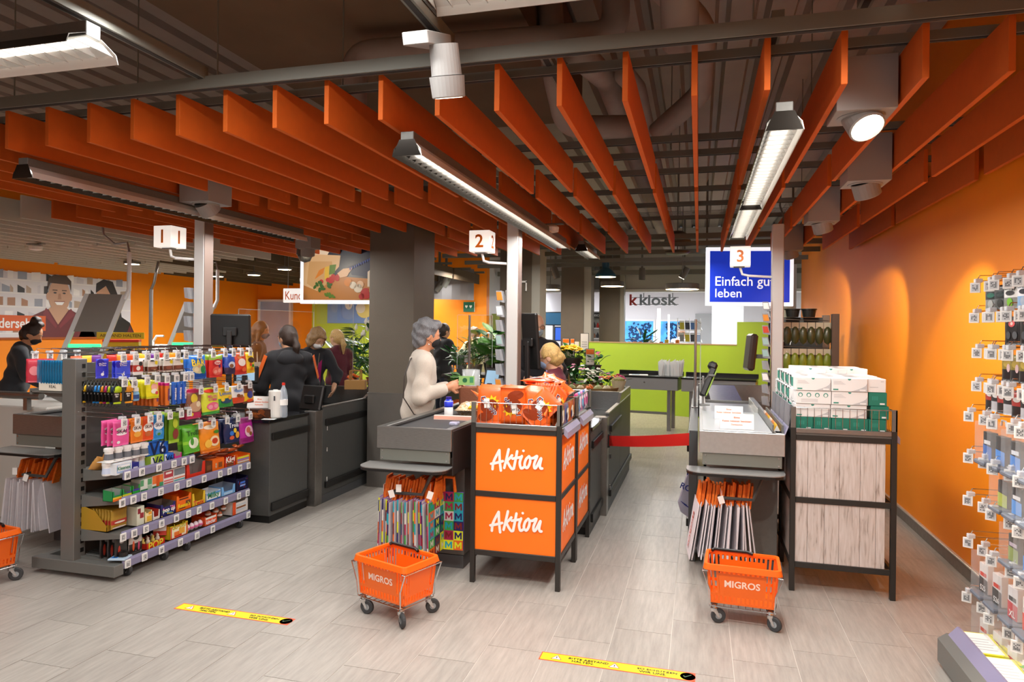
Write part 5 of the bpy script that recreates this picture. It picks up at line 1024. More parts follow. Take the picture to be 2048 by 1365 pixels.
carton('display_box', 4.448, 4.522, .515, .61, .10, '5a3018', 'dark brown chocolate box on the second shelf', marks=[(.5, .5, .3, .2, '7a4a2a')])
carton('display_box', 4.524, 4.662, .515, .615, .12, 'ea6a14', 'orange chocolate box with little pictures on the second shelf', marks=[(.3, .6, .06, .08, 'c8b090'), (.3, .4, .06, .08, 'c8b090'), (.65, .5, .16, .2, '8a4a1e')], text=None)
carton('display_box', 4.664, 4.802, .515, .605, .12, 'd03a1e', 'red chocolate box showing bars through its window on the second shelf', open_=True, notch=.8, text='Kägi', tcol='f4eee4', th=.7, marks=[(.5, .35, .3, .25, '6a3a24'), (.5, .45, .28, .03, 'b86a3a'), (.5, .25, .28, .03, 'b86a3a')]); carton('display_box', 4.804, 4.99, .515, .6, .12, 'ea7018', 'orange box of striped bars at the end of the second shelf', open_=True, notch=.85, marks=[(.5, .7, .4, .08, 'd8e04a'), (.5, .5, .4, .07, '8a8ad0'), (.5, .3, .4, .07, 'd8d8d0'), (.5, .12, .4, .05, '7ab03a')])
rr = random.Random(4)
for i in range(16):
 y = 4.56 + (i % 8) * .055 + rr.uniform(-.02, .02); x = -3.68 - (i // 8) * .055; z = .61 + rr.uniform(0, .03)
 e = thing('chocolate_bar', f'{["brown", "orange"][i % 2]} wrapped chocolate bar heaped over the second shelf boxes, {nth(i % 8)} in the {["front", "rear"][i // 8]} layer', 'chocolate bar', (x, y, z), rr.uniform(.8, 2.2), 'heaped chocolate bars'); k, _ = pillow(.115, .035, .022, 5, 4); o = obj('wrapper', k, foil(['7a3a1e', 'c85a1e'][i % 2]), e, (0, 0, .02), smooth=True); o.rotation_euler = (1.2 + rr.uniform(-.4, .4), 0, rr.uniform(-.3, .3))
# third shelf
e = thing('display_carton', 'golden open carton full of gold pouches on the third shelf', 'carton', (-3.72, 3.70, .30), pi / 2)
k = MB().prism([(-.075, 0, 0), (-.075, .24, 0), (-.075, .24, .17), (-.075, .1, .13), (-.075, 0, .03)], (.003, 0, 0)).prism([(.072, 0, 0), (.072, .24, 0), (.072, .24, .17), (.072, .1, .13), (.072, 0, .03)], (.003, 0, 0)).box((-.075, 0, 0), (.075, .24, .003)).box((-.075, .237, 0), (.075, .24, .17)).box((-.075, 0, 0), (.075, .003, .04)); obj('box', k, mat('carton gold', 'b8902a', .4, .2), e)
for i in range(8):
 e = bag('gold_pouch', 3.70, .445 - .0 * i, .125, .13, .02, ['a8842a', 'b03028'], label='gold sweets pouch in the golden carton', bands=[(.2, .4, 1)], deep=1, x=-3.70 - i * .024, blobs=[(.5, .32, .35, .05, 'f0e8d8'), (.5, .06, .45, .05, 'efe9df')] if i == 0 else ())
 e['label'] = f'gold sweets pouch with a red band in the golden carton, {nth(i)} from its front'; e['group'] = 'gold pouches in the carton'
carton('sweets_pouch_box', 3.785, 3.85, .302, .43, .1, 'd8dcc8', 'white pouch with red berries beside the golden carton', marks=[(.3, .75, .2, .14, '8a2a34'), (.65, .5, .25, .14, '9a2a34')]); carton('biscuit_box', 3.852, 3.92, .302, .39, .12, 'f0dca0', 'yellow and white biscuit box on the third shelf', open_=True, notch=.75, marks=[(.6, .3, .3, .2, 'e8b83a'), (.7, .7, .2, .1, 'e89a2a')]); carton('biscuit_box', 3.922, 3.99, .302, .375, .1, 'ece6e2', 'white open box with red inside on the third shelf', open_=True, notch=.3, side='c83a2a')
carton('display_box', 3.994, 4.14, .302, .40, .12, '2a2668', 'navy box with coloured dots on the third shelf', open_=True, notch=.7, side='8a8078', marks=[(.1 + .8 * ((i * 37) % 100) / 100, .08 + .6 * ((i * 61) % 100) / 100, .035, .04, ['e8d83a', 'e85a3a', '4ab0e0', 'e88ad0', '6ad05a'][i % 5]) for i in range(22)], text='pop up', tcol='ffffff', th=.4)
carton('display_box', 4.144, 4.298, .302, .43, .12, 'ee6c10', 'orange box with yellow letters on the third shelf', open_=True, notch=.75, text="Reese's", tcol='f2e01e', th=.32, marks=[(.78, .4, .16, .12, '6a3a1e'), (.5, .66, .3, .04, '5a2a1e'), (.4, .16, .2, .03, '5a2a1e')]); carton('display_box', 4.305, 4.448, .302, .41, .12, 'e8c22e', 'yellow box with red letters on the third shelf', open_=True, notch=.3, text='Twix', tcol='d83a2a', side='c8a42a', th=.2)
carton('display_box', 4.456, 4.624, .302, .375, .12, 'e4ecf4', 'white and blue box of milk bars on the third shelf', open_=True, notch=.85, text='Milky', tcol='3a8a5a', th=.5, marks=[(.5, .3, .42, .22, 'f8fafc'), (.5, .08, .46, .07, '2a6ac0'), (.5, .75, .46, .1, '5a98d8')]); carton('display_box', 4.628, 4.80, .302, .385, .12, '7ab4ea', 'light blue open box on the third shelf', open_=True, notch=.4, side='8a98a8', marks=[(.5, .2, .3, .1, 'b8d8f4')])
carton('display_box', 4.808, 4.965, .302, .42, .12, '16143a', 'dark navy box with red dots at the end of the third shelf', open_=True, notch=.85, marks=[(.1 + .8 * ((i * 37) % 100) / 100, .1 + .7 * ((i * 61) % 100) / 100, .02, .03, ['d83a2a', '3a6ad0'][i % 2]) for i in range(16)] + [(.5, .55, .2, .07, '4a78d8'), (.5, .35, .22, .06, '8aa8e8')])
# bottom shelf
for i in range(4):
 e = bag('pen_blister', 3.68 + (i == 3) * .12, .275, .10 + .01 * (i == 3), .155, .012, ['24201f', 'd8d4d0'][::1] if i < 3 else ['d8d4d0', '24201f'], label=['black and red pen blister pack on the bottom shelf, nearest the golden carton', 'middle black pen blister pack on the bottom shelf', 'rear black pen blister pack on the bottom shelf', 'white and black pen blister pack with red pens on the bottom shelf'][i], bands=[(0, .45, 1)] if i == 3 else None, blobs=[(.3, .35, .08, .22, 'd85a2a'), (.7, .3, .08, .2, 'c8486a'), (.5, .7, .22, .12, '2a2a2a')] if i == 3 else [(.5, .75, .2, .1, 'a8a8a8'), (.3, .35, .1, .25, 'b03a2a')], x=-3.66 - (0 if i == 3 else i * .06), cat='pen pack')
e = thing('blue_card_pack', 'flat pack lying over the edge of the bottom shelf', 'pack', (-3.64, 3.66, .125), .3); obj('pack', MB().box((-.06, -.05, 0), (.05, .05, .012), 0, .003), mat('carton b8d0e4', 'b8d0e4', .3), e); obj('print', MB().box((-.05, -.03, .012), (-.01, .03, .0126)), mat('print 2a78c8', '2a78c8', .4), e); obj('toy', MB().lathe([(0, 0), (.03, .004), (.028, .03), (0, .04)], 10, (.01, .01, .012)), BLACK, e)
carton('toy_tray', 3.87, 4.04, .115, .16, .13, 'd8331e', 'low red tray of little toys on the bottom shelf', open_=True, notch=.9, text='POP', tcol='e8d83a', th=.4)
rr = random.Random(12)
for i in range(7):
 e = thing('toy_figure', f'little toy in the red tray, {nth(i)} from the pen packs', 'toy', (-3.68 - .03 * (i % 2), 3.885 + i * .022, .135), rr.uniform(0, 3), 'toys in the red tray'); obj('toy_body', MB().lathe([(0, 0), (.014, .004), (.016, .022), (.008, .034), (.012, .042), (0, .056)], 10), mat('toy ' + str(i % 4), ['d8c86a', 'b8b8bc', 'e8e0d0', '6a3a2a'][i % 4], .4), e, smooth=True)
for i in range(2):
 e = thing('toy_box', f'tilted red and white toy box {["left of", "in front of"][i]} the yellow carton on the bottom shelf', 'toy box', (-3.70 + .03 * i, 4.03 + .03 * i, .16), .6); obj('box', MB().box((-.02, -.02, 0), (.02, .02, .12), M=Matrix.Rotation(-.5 + .2 * i, 4, 'X')), mat('carton c83a2a', 'c83a2a', .4), e); obj('label', MB().box((-.021, -.021, .03), (.021, -.0205, .09), M=Matrix.Rotation(-.5 + .2 * i, 4, 'X')), PAPER, e)
carton('display_box', 4.085, 4.265, .118, .225, .14, 'e8d42a', 'yellow open carton with a red framed picture on the bottom shelf', open_=True, notch=.85, marks=[(.5, .42, .46, .4, 'd8331e'), (.5, .42, .4, .36, 'f2e8c8'), (.45, .25, .2, .18, 'd8331e'), (.65, .4, .16, .2, 'e8a83a'), (.35, .3, .12, .14, 'e87a2a')], text='du-plo', tcol='c8b81e', th=.75)
for i in range(10):
 a, b = (i, 0) if i < 4 else (i - 4, 1); y = 4.285 + a * .045 if not b else 4.50 + a * .045
 e = thing('chocolate_egg', f'clear cup with a {["pink and white", "brown and white"][b]} chocolate egg, {nth(a)} in its row', 'chocolate egg', (-3.66 - .03 * b, y, .118 + .04 * b * (a % 2)), 0, 'chocolate eggs on the bottom shelf')
 obj('egg', MB().lathe([(0, .004), (.014, .01), (.021, .028), (.018, .046), (.008, .058), (0, .061)], 12), mat(f'egg {b}', ['f0dce4', 'b8603a'][b], .3), e, smooth=True); obj('egg_band', MB().lathe([(.0216, .022), (.0222, .028), (.0212, .036)], 12), mat(f'egg band {b}', ['e070a0', 'e8e4e0'][b], .3), e); obj('cup', MB().lathe([(.02, 0), (.026, .03), (.024, .05)], 12), GLASS, e)
carton('display_box', 4.44, 4.585, .118, .195, .12, 'e8541e', 'orange and white bar box on the bottom shelf', open_=True, notch=.7, text='kinder', tcol='ffffff', th=.35, marks=[(.5, .72, .4, .1, 'e8e4dc')]); carton('display_box', 4.765, 4.965, .118, .235, .14, 'e6e2de', 'white and red bar box at the end of the bottom shelf', open_=True, notch=.8, marks=[(.12, .45, .1, .44, 'e8541e'), (.55, .6, .3, .06, 'c8d0d8'), (.55, .42, .3, .06, '8a5a3a'), (.55, .25, .3, .06, 'c8d0d8')], text=None)
# small white carton on the far side at the left of the post
e = thing('label_box', 'white printed carton on the side shelf left of the shelf post', 'carton', (-4.17, 3.59, 1.212)); obj('box', MB().box((-.09, 0, 0), (.1, .14, .055), 0, .002), mat('carton efe8d8', 'efe8d8', .5), e); obj('print', put_text(MB(), 'REAL', (.03, 0, .03), X, Z, width=.06), BLACK, e)
# ------------------------------------------------------------------ the chocolate heap, mask boxes and things on the counters
CH = 'f0500f'
def choc_meshes():
 w, h = .165, .235; k, fr = pillow(w, h, .03, 8, 10, bands=[(0, .06, 1), (.94, 1.01, 1)]); me = mesh_of('chocolate bag', k, [foil('f8681a', .4), foil('f06014', .42)], True)
 d = MB(); dm = [mat('print 7a2f14', '8f3410', .3), mat('print f0d21e', 'f6cf1e', .3), mat('print f2f2ee', 'f2f2ee', .4), mat('print 2a1a5a', '2a1a5a', .35), mat('print 181818', '181818', .4)]
 decal_blob(d, fr, .0, -.12, .062, .055, 0, .0004); decal_blob(d, fr, -.02, -.19, .055, .03, 0, .0005, .2)
 n = 18; o = len(d.v); c = (.02, -.095)
 for i in range(n): r_ = (.05 if i % 2 else .03); x, z = c[0] + r_ * cos(2 * pi * i / n), c[1] + r_ * sin(2 * pi * i / n); d.v.append((x, fr(x, z) - .0010, z))
 d.v.append((c[0], fr(*c) - .0012, c[1])); d.f += [(o + n, o + i, o + (i + 1) % n) for i in range(n)]; d.m += [1] * n
 decal_blob(d, fr, .024, -.115, .035, .042, 0, .0015, .4)
 decal_text(d, fr, 'Chocovo', -.0, -.115, .158, 2, .0020, h=.046, bold=.05, rot=-.75); decal_text(d, fr, 'Chocovo', -.0, -.115, .15, 3, .0030, h=.04, bold=.015, rot=-.75)
 a = -.012; q = [(a - .018, -.135), (a + .02, -.13), (a + .012, -.07), (a - .026, -.075)]; d.add([(x, fr(x, z) - .0040, z) for x, z in q], [(0, 1, 2, 3)], 2); decal_text(d, fr, '5.60', a - .003, -.098, .034, 4, .0046, bold=.02, rot=.1)
 return me, mesh_of('chocolate print', d, dm)
CB, CP = choc_meshes()
def choc(p, rot, label):
 e = thing('chocolate_bag', label, 'chocolate bag', p, 0, 'orange chocolate bags on the stand'); e.rotation_euler = rot; obj('bag_body', CB, None, e); obj('print', CP, None, e); return e
for i, (x, z, t) in enumerate(((-1.315, 1.272, .03), (-1.16, 1.268, pi), (-1.0, 1.268, -.02))):
 choc((x, 4.305, z if i != 1 else 1.04), (-.06, t, 0), ['orange chocolate bag standing at the front corner of the basket', 'upside-down orange chocolate bag in the middle of the front row', 'orange chocolate bag third along the front of the basket'][i])
for i in range(3):
 for j in range(3): choc((-1.33 + i * .158, 4.345 + j * .035, 1.275 + .004 * j), (-.08, .02 * (j - 1), .02), f'orange chocolate bag standing {["first", "second", "third"][i]} along the basket, {nth(j)} behind the front one')
choc((-.895, 4.30, 1.235), (-.1, .75, 0), 'orange chocolate bag tilted on its corner at the front of the basket')
for i in range(9):
 choc((-1.02 + .02 * i, 4.52 - .012 * i, 1.28 - .002 * i), (.1, .30 + .035 * i, radians(72)), f'orange chocolate bag seen edge-on in the leaning row, {nth(i)} from its upright end')
rr = random.Random(21)
for i in range(7):
 choc((-1.16 + rr.uniform(-.03, .03), 4.66 + rr.uniform(-.03, .03), 1.205 + i * .016), (-pi / 2 + rr.uniform(-.12, .12), rr.uniform(-.1, .1), rr.uniform(-.5, .5) + pi / 2), f'orange chocolate bag lying flat in the pile, {nth(i)} from the bottom')
for i, (x, y, z, r1, r2, r3) in enumerate(((-1.35, 4.6, 1.235, -1.4, .1, .8), (-1.42, 4.72, 1.21, -1.2, -.3, .6), (-1.28, 4.82, 1.24, -1.2, .3, 1.2), (-.98, 4.70, 1.30, -1.0, .5, -.6), (-.93, 4.62, 1.28, -1.1, .6, -.4), (-.9, 4.78, 1.27, -1.0, .5, -.5), (-1.08, 4.8, 1.325, -1.3, -.2, .4), (-1.0, 4.86, 1.32, -.8, .4, .1))):
 choc((x, y, z), (r1, r2, r3), f'orange chocolate bag tossed loosely on top of the heap, {nth(i)} counting from the belt side')
choc((-1.50, 4.62, 1.19), (-1.2, .5, 1.0), 'orange chocolate bag sliding off the heap towards the belt')
# sweets in the rear promotion stand
for i in range(5):
 bag('sweets_bag', 4.95 + i * .1, 1.20, .11, .15, .03, [['c8307a', '5a9ad8', 'd87ab8', '3a6ab0', 'e8d8e4'][i]], label=f'{["pink", "light blue", "rose", "blue", "pale"][i]} sweets bag standing in the rear promotion stand', blobs=[(.5, .5, .3, .3, ['8ab8e8', 'e8e8f4', '7ac0e8', 'e86aa8', 'c8408a'][i]), (.3, .7, .15, .1, 'f4e8f0')], x=-.86, rz=pi / 2)
for i in range(3): bag('sweets_bag', 4.35 + i * .17, 1.17, .15, .14, .03, [['7a6a3a', '4a5a8a', 'b85a2a'][i]], label=f'{["olive", "blue grey", "rust"][i]} sweets bag against the side wires of the chocolate stand', blobs=[(.5, .5, .3, .3, 'e8e4d8'), (.3, .4, .1, .2, '2a2a5a'), (.7, .6, .1, .2, 'd8a83a')], x=-.857, rz=pi / 2)

# mask boxes
MW = mat('white mask carton', 'ecebe9', .5); MG = mat('teal green mask carton', '1f7a66', .45); ML = mat('pale grey carton print', 'c2c2c4', .5); MT = mat('teal carton print', '2f8f7c', .5)
MSK = [MW, MG, ML, MT]
def mask_mesh(kind):
 k = MB(); w, d, h = (.208, .125, .083) if kind != 'end' and kind != 'green' else (.104, .2, .083)
 if kind == 'green': k.box((0, 0, 0), (w, d, h), 1, .002)
 else: k.box((0, 0, 0), (w, d, h), 0, .002)
 f = -.0006
 if kind == 'front':
  k.quad((.010, f, .008), (.04, f, .008), (.04, f, .016), (.010, f, .016), 3); k.poly([(w - .002, f, .002), (w - .002, f, .055)] + [(w - .002 - .09 * t, f, .055 - .052 * t ** .5) for t in (.1, .3, .6, 1.0)], 2); k.quad((w - .045, f - .0003, .006), (w - .01, f - .0003, .006), (w - .01, f - .0003, .016), (w - .045, f - .0003, .016), 0)
  for i in range(4): k.quad((.012, f, .045 + i * .006), (.012 + .07 - i * .008, f, .045 + i * .006), (.012 + .07 - i * .008, f, .047 + i * .006), (.012, f, .047 + i * .006), 2)
  k.poly([(w / 2 + .010 * cos(a), f, h - .002 + .010 * sin(a)) for a in [pi + i * pi / 8 for i in range(9)]], 3)
 if kind == 'pictures':
  for i in range(4):
   c = .026 + i * .05; k.poly([(c + .014 * cos(a), f, h * .68 + .014 * sin(a)) for a in [2 * pi * j / 14 for j in range(14)]], 3); k.poly([(c + .009 * cos(a), f - .0004, h * .66 + .010 * sin(a)) for a in [2 * pi * j / 12 for j in range(12)]], 0)
  for i in range(3): k.quad((.03, f, .012 + i * .008), (.13, f, .012 + i * .008), (.13, f, .015 + i * .008), (.03, f, .015 + i * .008), 2)
 if kind == 'green':
  k.quad((w - .04, f, .008), (w - .012, f, .008), (w - .012, f, .018), (w - .04, f, .018), 0)
  for i in range(3): k.quad((.02 + i * .012, f, .035), (.028 + i * .012, f, .035), (.028 + i * .012, f, .06), (.02 + i * .012, f, .06), 3)
 if kind == 'end':
  k.quad((.01, f, .03), (.06, f, .03), (.06, f, .033), (.01, f, .033), 2); k.quad((w - .03, f, .065), (w - .012, f, .065), (w - .012, f, .07), (w - .03, f, .07), 2); k.quad((-f - .0012, .01, .01), (-f - .0012, .16, .01), (-f - .0012, .16, .07), (-f - .0012, .01, .07), 3)
 return mesh_of('mask box', k, MSK)
MM = {q: mask_mesh(q) for q in ('front', 'pictures', 'green', 'end')}
def mask(kind, p, rz, label):
 e = thing('mask_box', label, 'mask box', p, rz, 'boxes of face masks'); obj('carton', MM[kind], None, e); return e
z0 = 1.03
for i in range(5): mask('green', (.607 + i * .107, 4.745, z0), 0, f'green mask box end in the bottom row, {nth(i)} from the aisle side')
for j, kinds in enumerate((('front', 'front'), ('pictures', 'front'), ('front', 'front'))):
 for i, kd in enumerate(kinds):
  mask(kd, (.604 + i * .212 + .004 * (j % 2), 4.748 - .006 * j, z0 + .085 * (j + 1)), .0, f'long white mask box on the {["second", "third", "top"][j]} layer of the front, {["aisle side", "middle"][i]}')
 mask(['green', 'green', 'end'][j], (1.034 + .012 * (j == 0) - .006 * (j == 2), 4.75, z0 + .085 * (j + 1)), 0, f'{["green", "green", "white"][j]} mask box end at the wall side of the {["second", "third", "top"][j]} front layer')
n = 0
for yy in range(7):
 for j in range(4):
  y = 4.89 + yy * .135
  if y > 5.8: continue
  mask('end' if (j + yy) % 2 else 'front', (.60 + (.0 if j < 3 else .012), y + (.2 if (j + yy) % 2 == 0 else 0), z0 + .085 * j), -pi / 2 if (j + yy) % 2 == 0 else .0, f'white mask box on the aisle side, {nth(yy)} row back in layer {["one", "two", "three", "four"][j]}')
for yy in range(6):
 for i in range(3):
  mask('front', (.66 + i * .135 + .01 * (yy % 2), 4.90 + yy * .135, z0 + .085 * 3 + (.035 if yy > 2 else 0.0)), .03 * ((yy * 3 + i) % 3 - 1), f'white mask box on the top layer, {nth(yy)} row back, {["aisle side", "middle", "wall side"][i]}')
for yy in range(6):
 mask('end', (1.06, 4.90 + yy * .135, z0 + .17), 0, f'white mask box end on the wall side, {nth(yy)} row back')
# price panels on the aisle side of the mask stand
for i in range(4):
 e = thing('price_board', f'grey price panel along the aisle side of the mask stand, {nth(i)} from the front', 'price panel', (.56, 4.73 + i * .27, 1.02), 0, 'price panels of the mask stand'); obj('panel', MB().prism([(0, 0, .03), (0, .25, .03), (.01, .25, .17), (.01, 0, .17)], (.006, 0, 0)), mat('grey printed panel', '77757c', .5, noise=(12, .15)), e); obj('rail', MB().prism([(-.03, 0, -.05), (-.03, .25, -.05), (.0, .25, .03), (.0, 0, .03)], (.006, 0, .0)), mat('lilac clear rail', 'b6b2cc', .15, alpha=.9), e)

# tent cards
def tent(p, rz, w, h, label, lines):
 e = thing('tent_card', label, 'tent card', p, rz); k = MB().prism([(-w / 2, -h * .3, 0), (w / 2, -h * .3, 0), (w / 2, 0, h), (-w / 2, 0, h)], (0, .0012, 0)).prism([(-w / 2, h * .3, 0), (w / 2, h * .3, 0), (w / 2, 0, h), (-w / 2, 0, h)], (0, -.0012, 0)); c = obj('card', k, PAPER, e)
 t = MB(); U = Vector((0, .3, 1)).normalized()
 for i, (s, ww, hh) in enumerate(lines): put_text(t, s, Vector((0, -h * .3, 0)) + U * (h * (.78 - i * .24)), X, U, width=w * ww, height=hh, bold=.02)
 obj('lettering', t, mat('orange red lettering', 'e86a2a', .5), c)
L3 = [('Bitte', .18, .012), ('Kasse nebenan benützen', .86, .013), ('Dankeschön', .34, .011)]
tent((.25, 4.82, 1.008), .0, .215, .10, 'white tent card with orange words at the front of the closed lane three belt', L3); tent((.22, 5.35, 1.008), .0, .20, .095, 'white tent card with orange words farther back on the closed lane three belt', L3)
tent((-3.66, 5.15, .955), radians(12), .21, .10, 'white tent card on a brown chocolate box at the lane one cabinet', L3)
e = thing('chocolate_box', 'brown chocolate box under the tent card on the lane one cabinet', 'carton', (-3.64, 5.15, .876), radians(12)); obj('box', MB().box((-.12, -.07, 0), (.12, .07, .075), 0, .002), print_mat('brown chocolate carton', ['3a2012', '5a3016', '8a4a1c', '4a2812'], 26), e); obj('print', put_text(MB(), 'Farmer', (-.03, -.07, .04), X, Z, width=.1, bold=.02), mat('print c8702a', 'c8702a', .4), e)
e = thing('paper_roll', 'white kitchen roll in printed film on the lane one cabinet', 'paper roll', (-3.515, 5.16, .876)); obj('roll', MB().lathe([(.02, .0), (.054, .0), (.057, .006), (.057, .225), (.054, .232), (.02, .232), (.02, .24), (0, .24)], 24), mat('white film', 'e4e3de', .3, coat=.3), e, smooth=False); obj('barcode', MB().box((.02, -.056, .15), (.035, -.054, .19)), mat('print 555', '55585b', .5), e); obj('green_strip', MB().lathe([(.0575, .04), (.0575, .17)], 24), None or mat('white film', 'e4e3de', .3), e)
k = MB()
for i in range(4): a0, a1 = radians(198 + i * 7), radians(205 + i * 7); k.quad((.058 * cos(a0), .058 * sin(a0), .04), (.058 * cos(a1), .058 * sin(a1), .04), (.058 * cos(a1), .058 * sin(a1), .17), (.058 * cos(a0), .058 * sin(a0), .17))
obj('print', k, mat('print 4a9a3a', '4a9a3a', .4), e)
def bottle(p, h, r, body, cap, label, lab='white', thing_label='', alpha=.35):
 e = thing('bottle', thing_label, 'bottle', p); obj('bottle_body', MB().lathe([(0, .004), (r * .8, 0), (r, .012), (r, h * .28), (r * .93, h * .31), (r, h * .36), (r, h * .62), (r * .7, h * .80), (r * .34, h * .90), (r * .32, h * .95), (0, h * .95)], 20), body, e, smooth=True); obj('cap', MB().lathe([(r * .38, h * .93), (r * .38, h), (0, h)], 14), cap, e)
 obj('label', MB().lathe([(r * 1.01, h * .36), (r * 1.01, h * .52)], 20), label, e); return e
CLEARB = mat('clear blue plastic', 'cfdcea', .05, alpha=.35, coat=.5)
bottle((-3.45, 5.18, .876), .30, .036, CLEARB, mat('red cap', 'd8301e', .4), PAPER, thing_label='clear water bottle with a red cap on the lane one cabinet')
e = thing('paper_sheet', 'white card lying on the edge of the lane one cabinet', 'card', (-3.50, 5.04, .876), .2); obj('sheet', MB().box((-.05, -.03, 0), (.06, .03, .001)), PAPER, e); obj('edge_strip', MB().box((-.05, -.03, .001), (.06, -.026, .0014)), ML, e)
# lane two belt: shopping
e = thing('bottle', 'small drink bottle with a blue sleeve and dark blue cap on the lane two belt', 'bottle', (-1.86, 4.98, .976)); obj('bottle_body', MB().lathe([(0, 0), (.032, .002), (.034, .02), (.034, .075), (.03, .08), (.034, .088), (.034, .12), (.02, .135), (0, .135)], 18), [WHITE], e, smooth=True); obj('sleeve', MB().lathe([(.0346, .076), (.0352, .09), (.0352, .118), (.021, .136)], 18), mat('bright blue sleeve', '2a3ed8', .3, coat=.4), e, smooth=True); obj('cap', MB().lathe([(.022, .134), (.022, .155), (0, .156)], 14), mat('dark blue cap', '2a1f8a', .35), e)
e = thing('separator_bar', 'pale pink separator bar lying across the lane two belt', 'separator', (-1.76, 4.82, .976), radians(2)); obj('bar', MB().prism([(-.15, -.02, 0), (-.15, .02, 0), (-.15, .014, .032), (-.15, -.014, .032)], (.32, 0, 0)), mat('pale pink bar', 'ecd6cc', .4), e); obj('stripe', MB().prism([(-.15, -.0195, .004), (-.15, -.0200, .003), (-.15, -.0155, .026), (-.15, -.0150, .027)], (.32, 0, 0)), mat('salmon stripe', 'e8a890', .4), e)
e = thing('bread_pack', 'clear bread pack with a yellow label on the lane two belt', 'bread pack', (-1.70, 5.15, .976), .2); k, _ = pillow(.30, .2, .12, 8, 8); o = obj('wrapper', k, print_mat('bread seen through film', ['d8b890', 'e8d0b0', 'c89a68', 'f0e4d4'], 30, .25, kind='noise'), e, (0, .1, .045), smooth=True); o.rotation_euler = (-pi / 2, 0, 0)
obj('yellow_label', MB().lathe([(0, .03), (.08, .022), (.11, 0)], 14, (.02, -.05, .06), sy=.5), mat('yellow label', 'f2c01e', .35), e, smooth=True)
choc((-1.52, 4.95, 1.09), (-.9, .4, .5), 'orange chocolate bag on the lane two belt beside the bread')
e = thing('belt_clip', 'small clear plastic clip on the rim of the lane two belt', 'clip', (-1.60, 4.40, 1.0)); obj('clip', MB().box((-.03, -.03, 0), (.03, .03, .022), 0, .006), mat('clear lilac clip', 'c2c2da', .1, alpha=.8), e); obj('catch', MB().box((-.01, -.036, .004), (.01, -.03, .016)), mat('clear lilac clip', 'c2c2da', .1), e)
e = thing('glass_vase', 'clear cylinder holder at the far side of the lane two belt', 'holder', (-1.93, 5.72, 1.0)); obj('cylinder', MB().lathe([(0, 0), (.08, 0), (.08, .3), (.076, .3), (.076, .01), (0, .01)], 24), mat('clear smoky acrylic', 'd8dcdc', .06, alpha=.4, coat=.4), e, smooth=True); obj('ring', MB().lathe([(.082, .04), (.084, .05), (.082, .06)], 24), STEEL, e)
# separators of lane three
for i in range(6):
 e = thing('separator_bar', f'{["yellow", "orange", "pale"][i % 3]} separator bar in the channel of lane three, {nth(i)} from the front', 'separator', (.505, 4.84 + i * .15, 1.0), 0, 'separator bars of lane three'); obj('bar', MB().prism([(-.022, 0, 0), (.022, 0, 0), (0, 0, .045)], (0, .145, 0)), mat('separator ' + str(i % 3), ['e8b42a', 'e08a4a', 'e8cfc0'][i % 3], .4), e); obj('end', MB().prism([(-.02, -.002, 0), (.02, -.002, 0), (0, -.002, .04)], (0, .002, 0)), PAPER, e)
# screens
def screen(p, w, h, rz, pole, label, tilt=.1, lit=None):
 e = thing('till_screen', label, 'screen', p, rz); M = Matrix.Rotation(tilt, 4, 'X'); b_ = obj('case', MB().merge(MB().box((-w / 2, -.02, -h / 2), (w / 2, .02, h / 2), 0, .012), M), BLACK, e)
 if lit: obj('display', MB().merge(MB().quad((-w / 2 + .03, -.0205, -h / 2 + .03), (w / 2 - .03, -.0205, -h / 2 + .03), (w / 2 - .03, -.0205, h / 2 - .03), (-w / 2 + .03, -.0205, h / 2 - .03)), M), mat('lit till display', lit, .2, emit=.55), e)
 else: obj('vesa_mount', MB().box((-.06, -.05, -.05), (.06, -.02, .03), 0, .008), BLACK, e)
 if pole: obj('stand', MB().box((-.022, -.06, -pole), (.022, -.025, .0), 0, .006), mat('dark stand', '1c1a1a', .4), e)
 return e
screen((-3.97, 5.16, 1.62), .34, .29, radians(20), .75, 'black till screen seen from behind above the sweets shelf'); 
e = screen((-1.50, 6.16, 1.55), .20, .52, radians(-30), .7, 'tall black till screen right beside the white post of lane two')
screen((-1.80, 5.95, 1.17), .22, .28, radians(-28), .2, 'customer screen with a grey blue picture at the lane two belt', -.25, '8fb0c8')
screen((-3.52, 5.75, .99), .26, .24, radians(-12), .0, 'black till screen standing on the lane one counter', -.25)
screen((-3.95, 5.35, 1.22), .22, .16, radians(160), .2, 'small light blue display behind the sweets bags', 0, '5aa8e8').rotation_euler = (0, 0, radians(20))
e = thing('card_terminal', 'card terminal with a green edge on its stand at lane three', 'terminal', (.06, 6.35, 1.0)); obj('stand', MB().box((-.03, -.02, 0), (-.01, .02, .26), 0, .003).box((-.05, -.04, 0), (.04, .04, .015), 0, .004), STEEL, e); M = Matrix.Translation((.03, 0, .22)) @ Matrix.Rotation(.38, 4, 'Y') @ Matrix.Rotation(-.2, 4, 'X')
obj('case', MB().merge(MB().box((-.03, -.05, -.15), (.02, .05, .12), 0, .01), M), BLACK, e); obj('green_edge', MB().merge(MB().box((.02, -.052, -.14), (.032, .052, .10), 0, .003), M), mat('green terminal edge', '8aa83a', .4), e); obj('arm', MB().tube([(-.02, 0, .2), (.03, -.06, .27), (.08, -.06, .27)], .01, 6), GREY, e); obj('hood', MB().merge(MB().box((-.06, -.05, .10), (.02, .05, .17), 0, .02), M), BLACK, e)
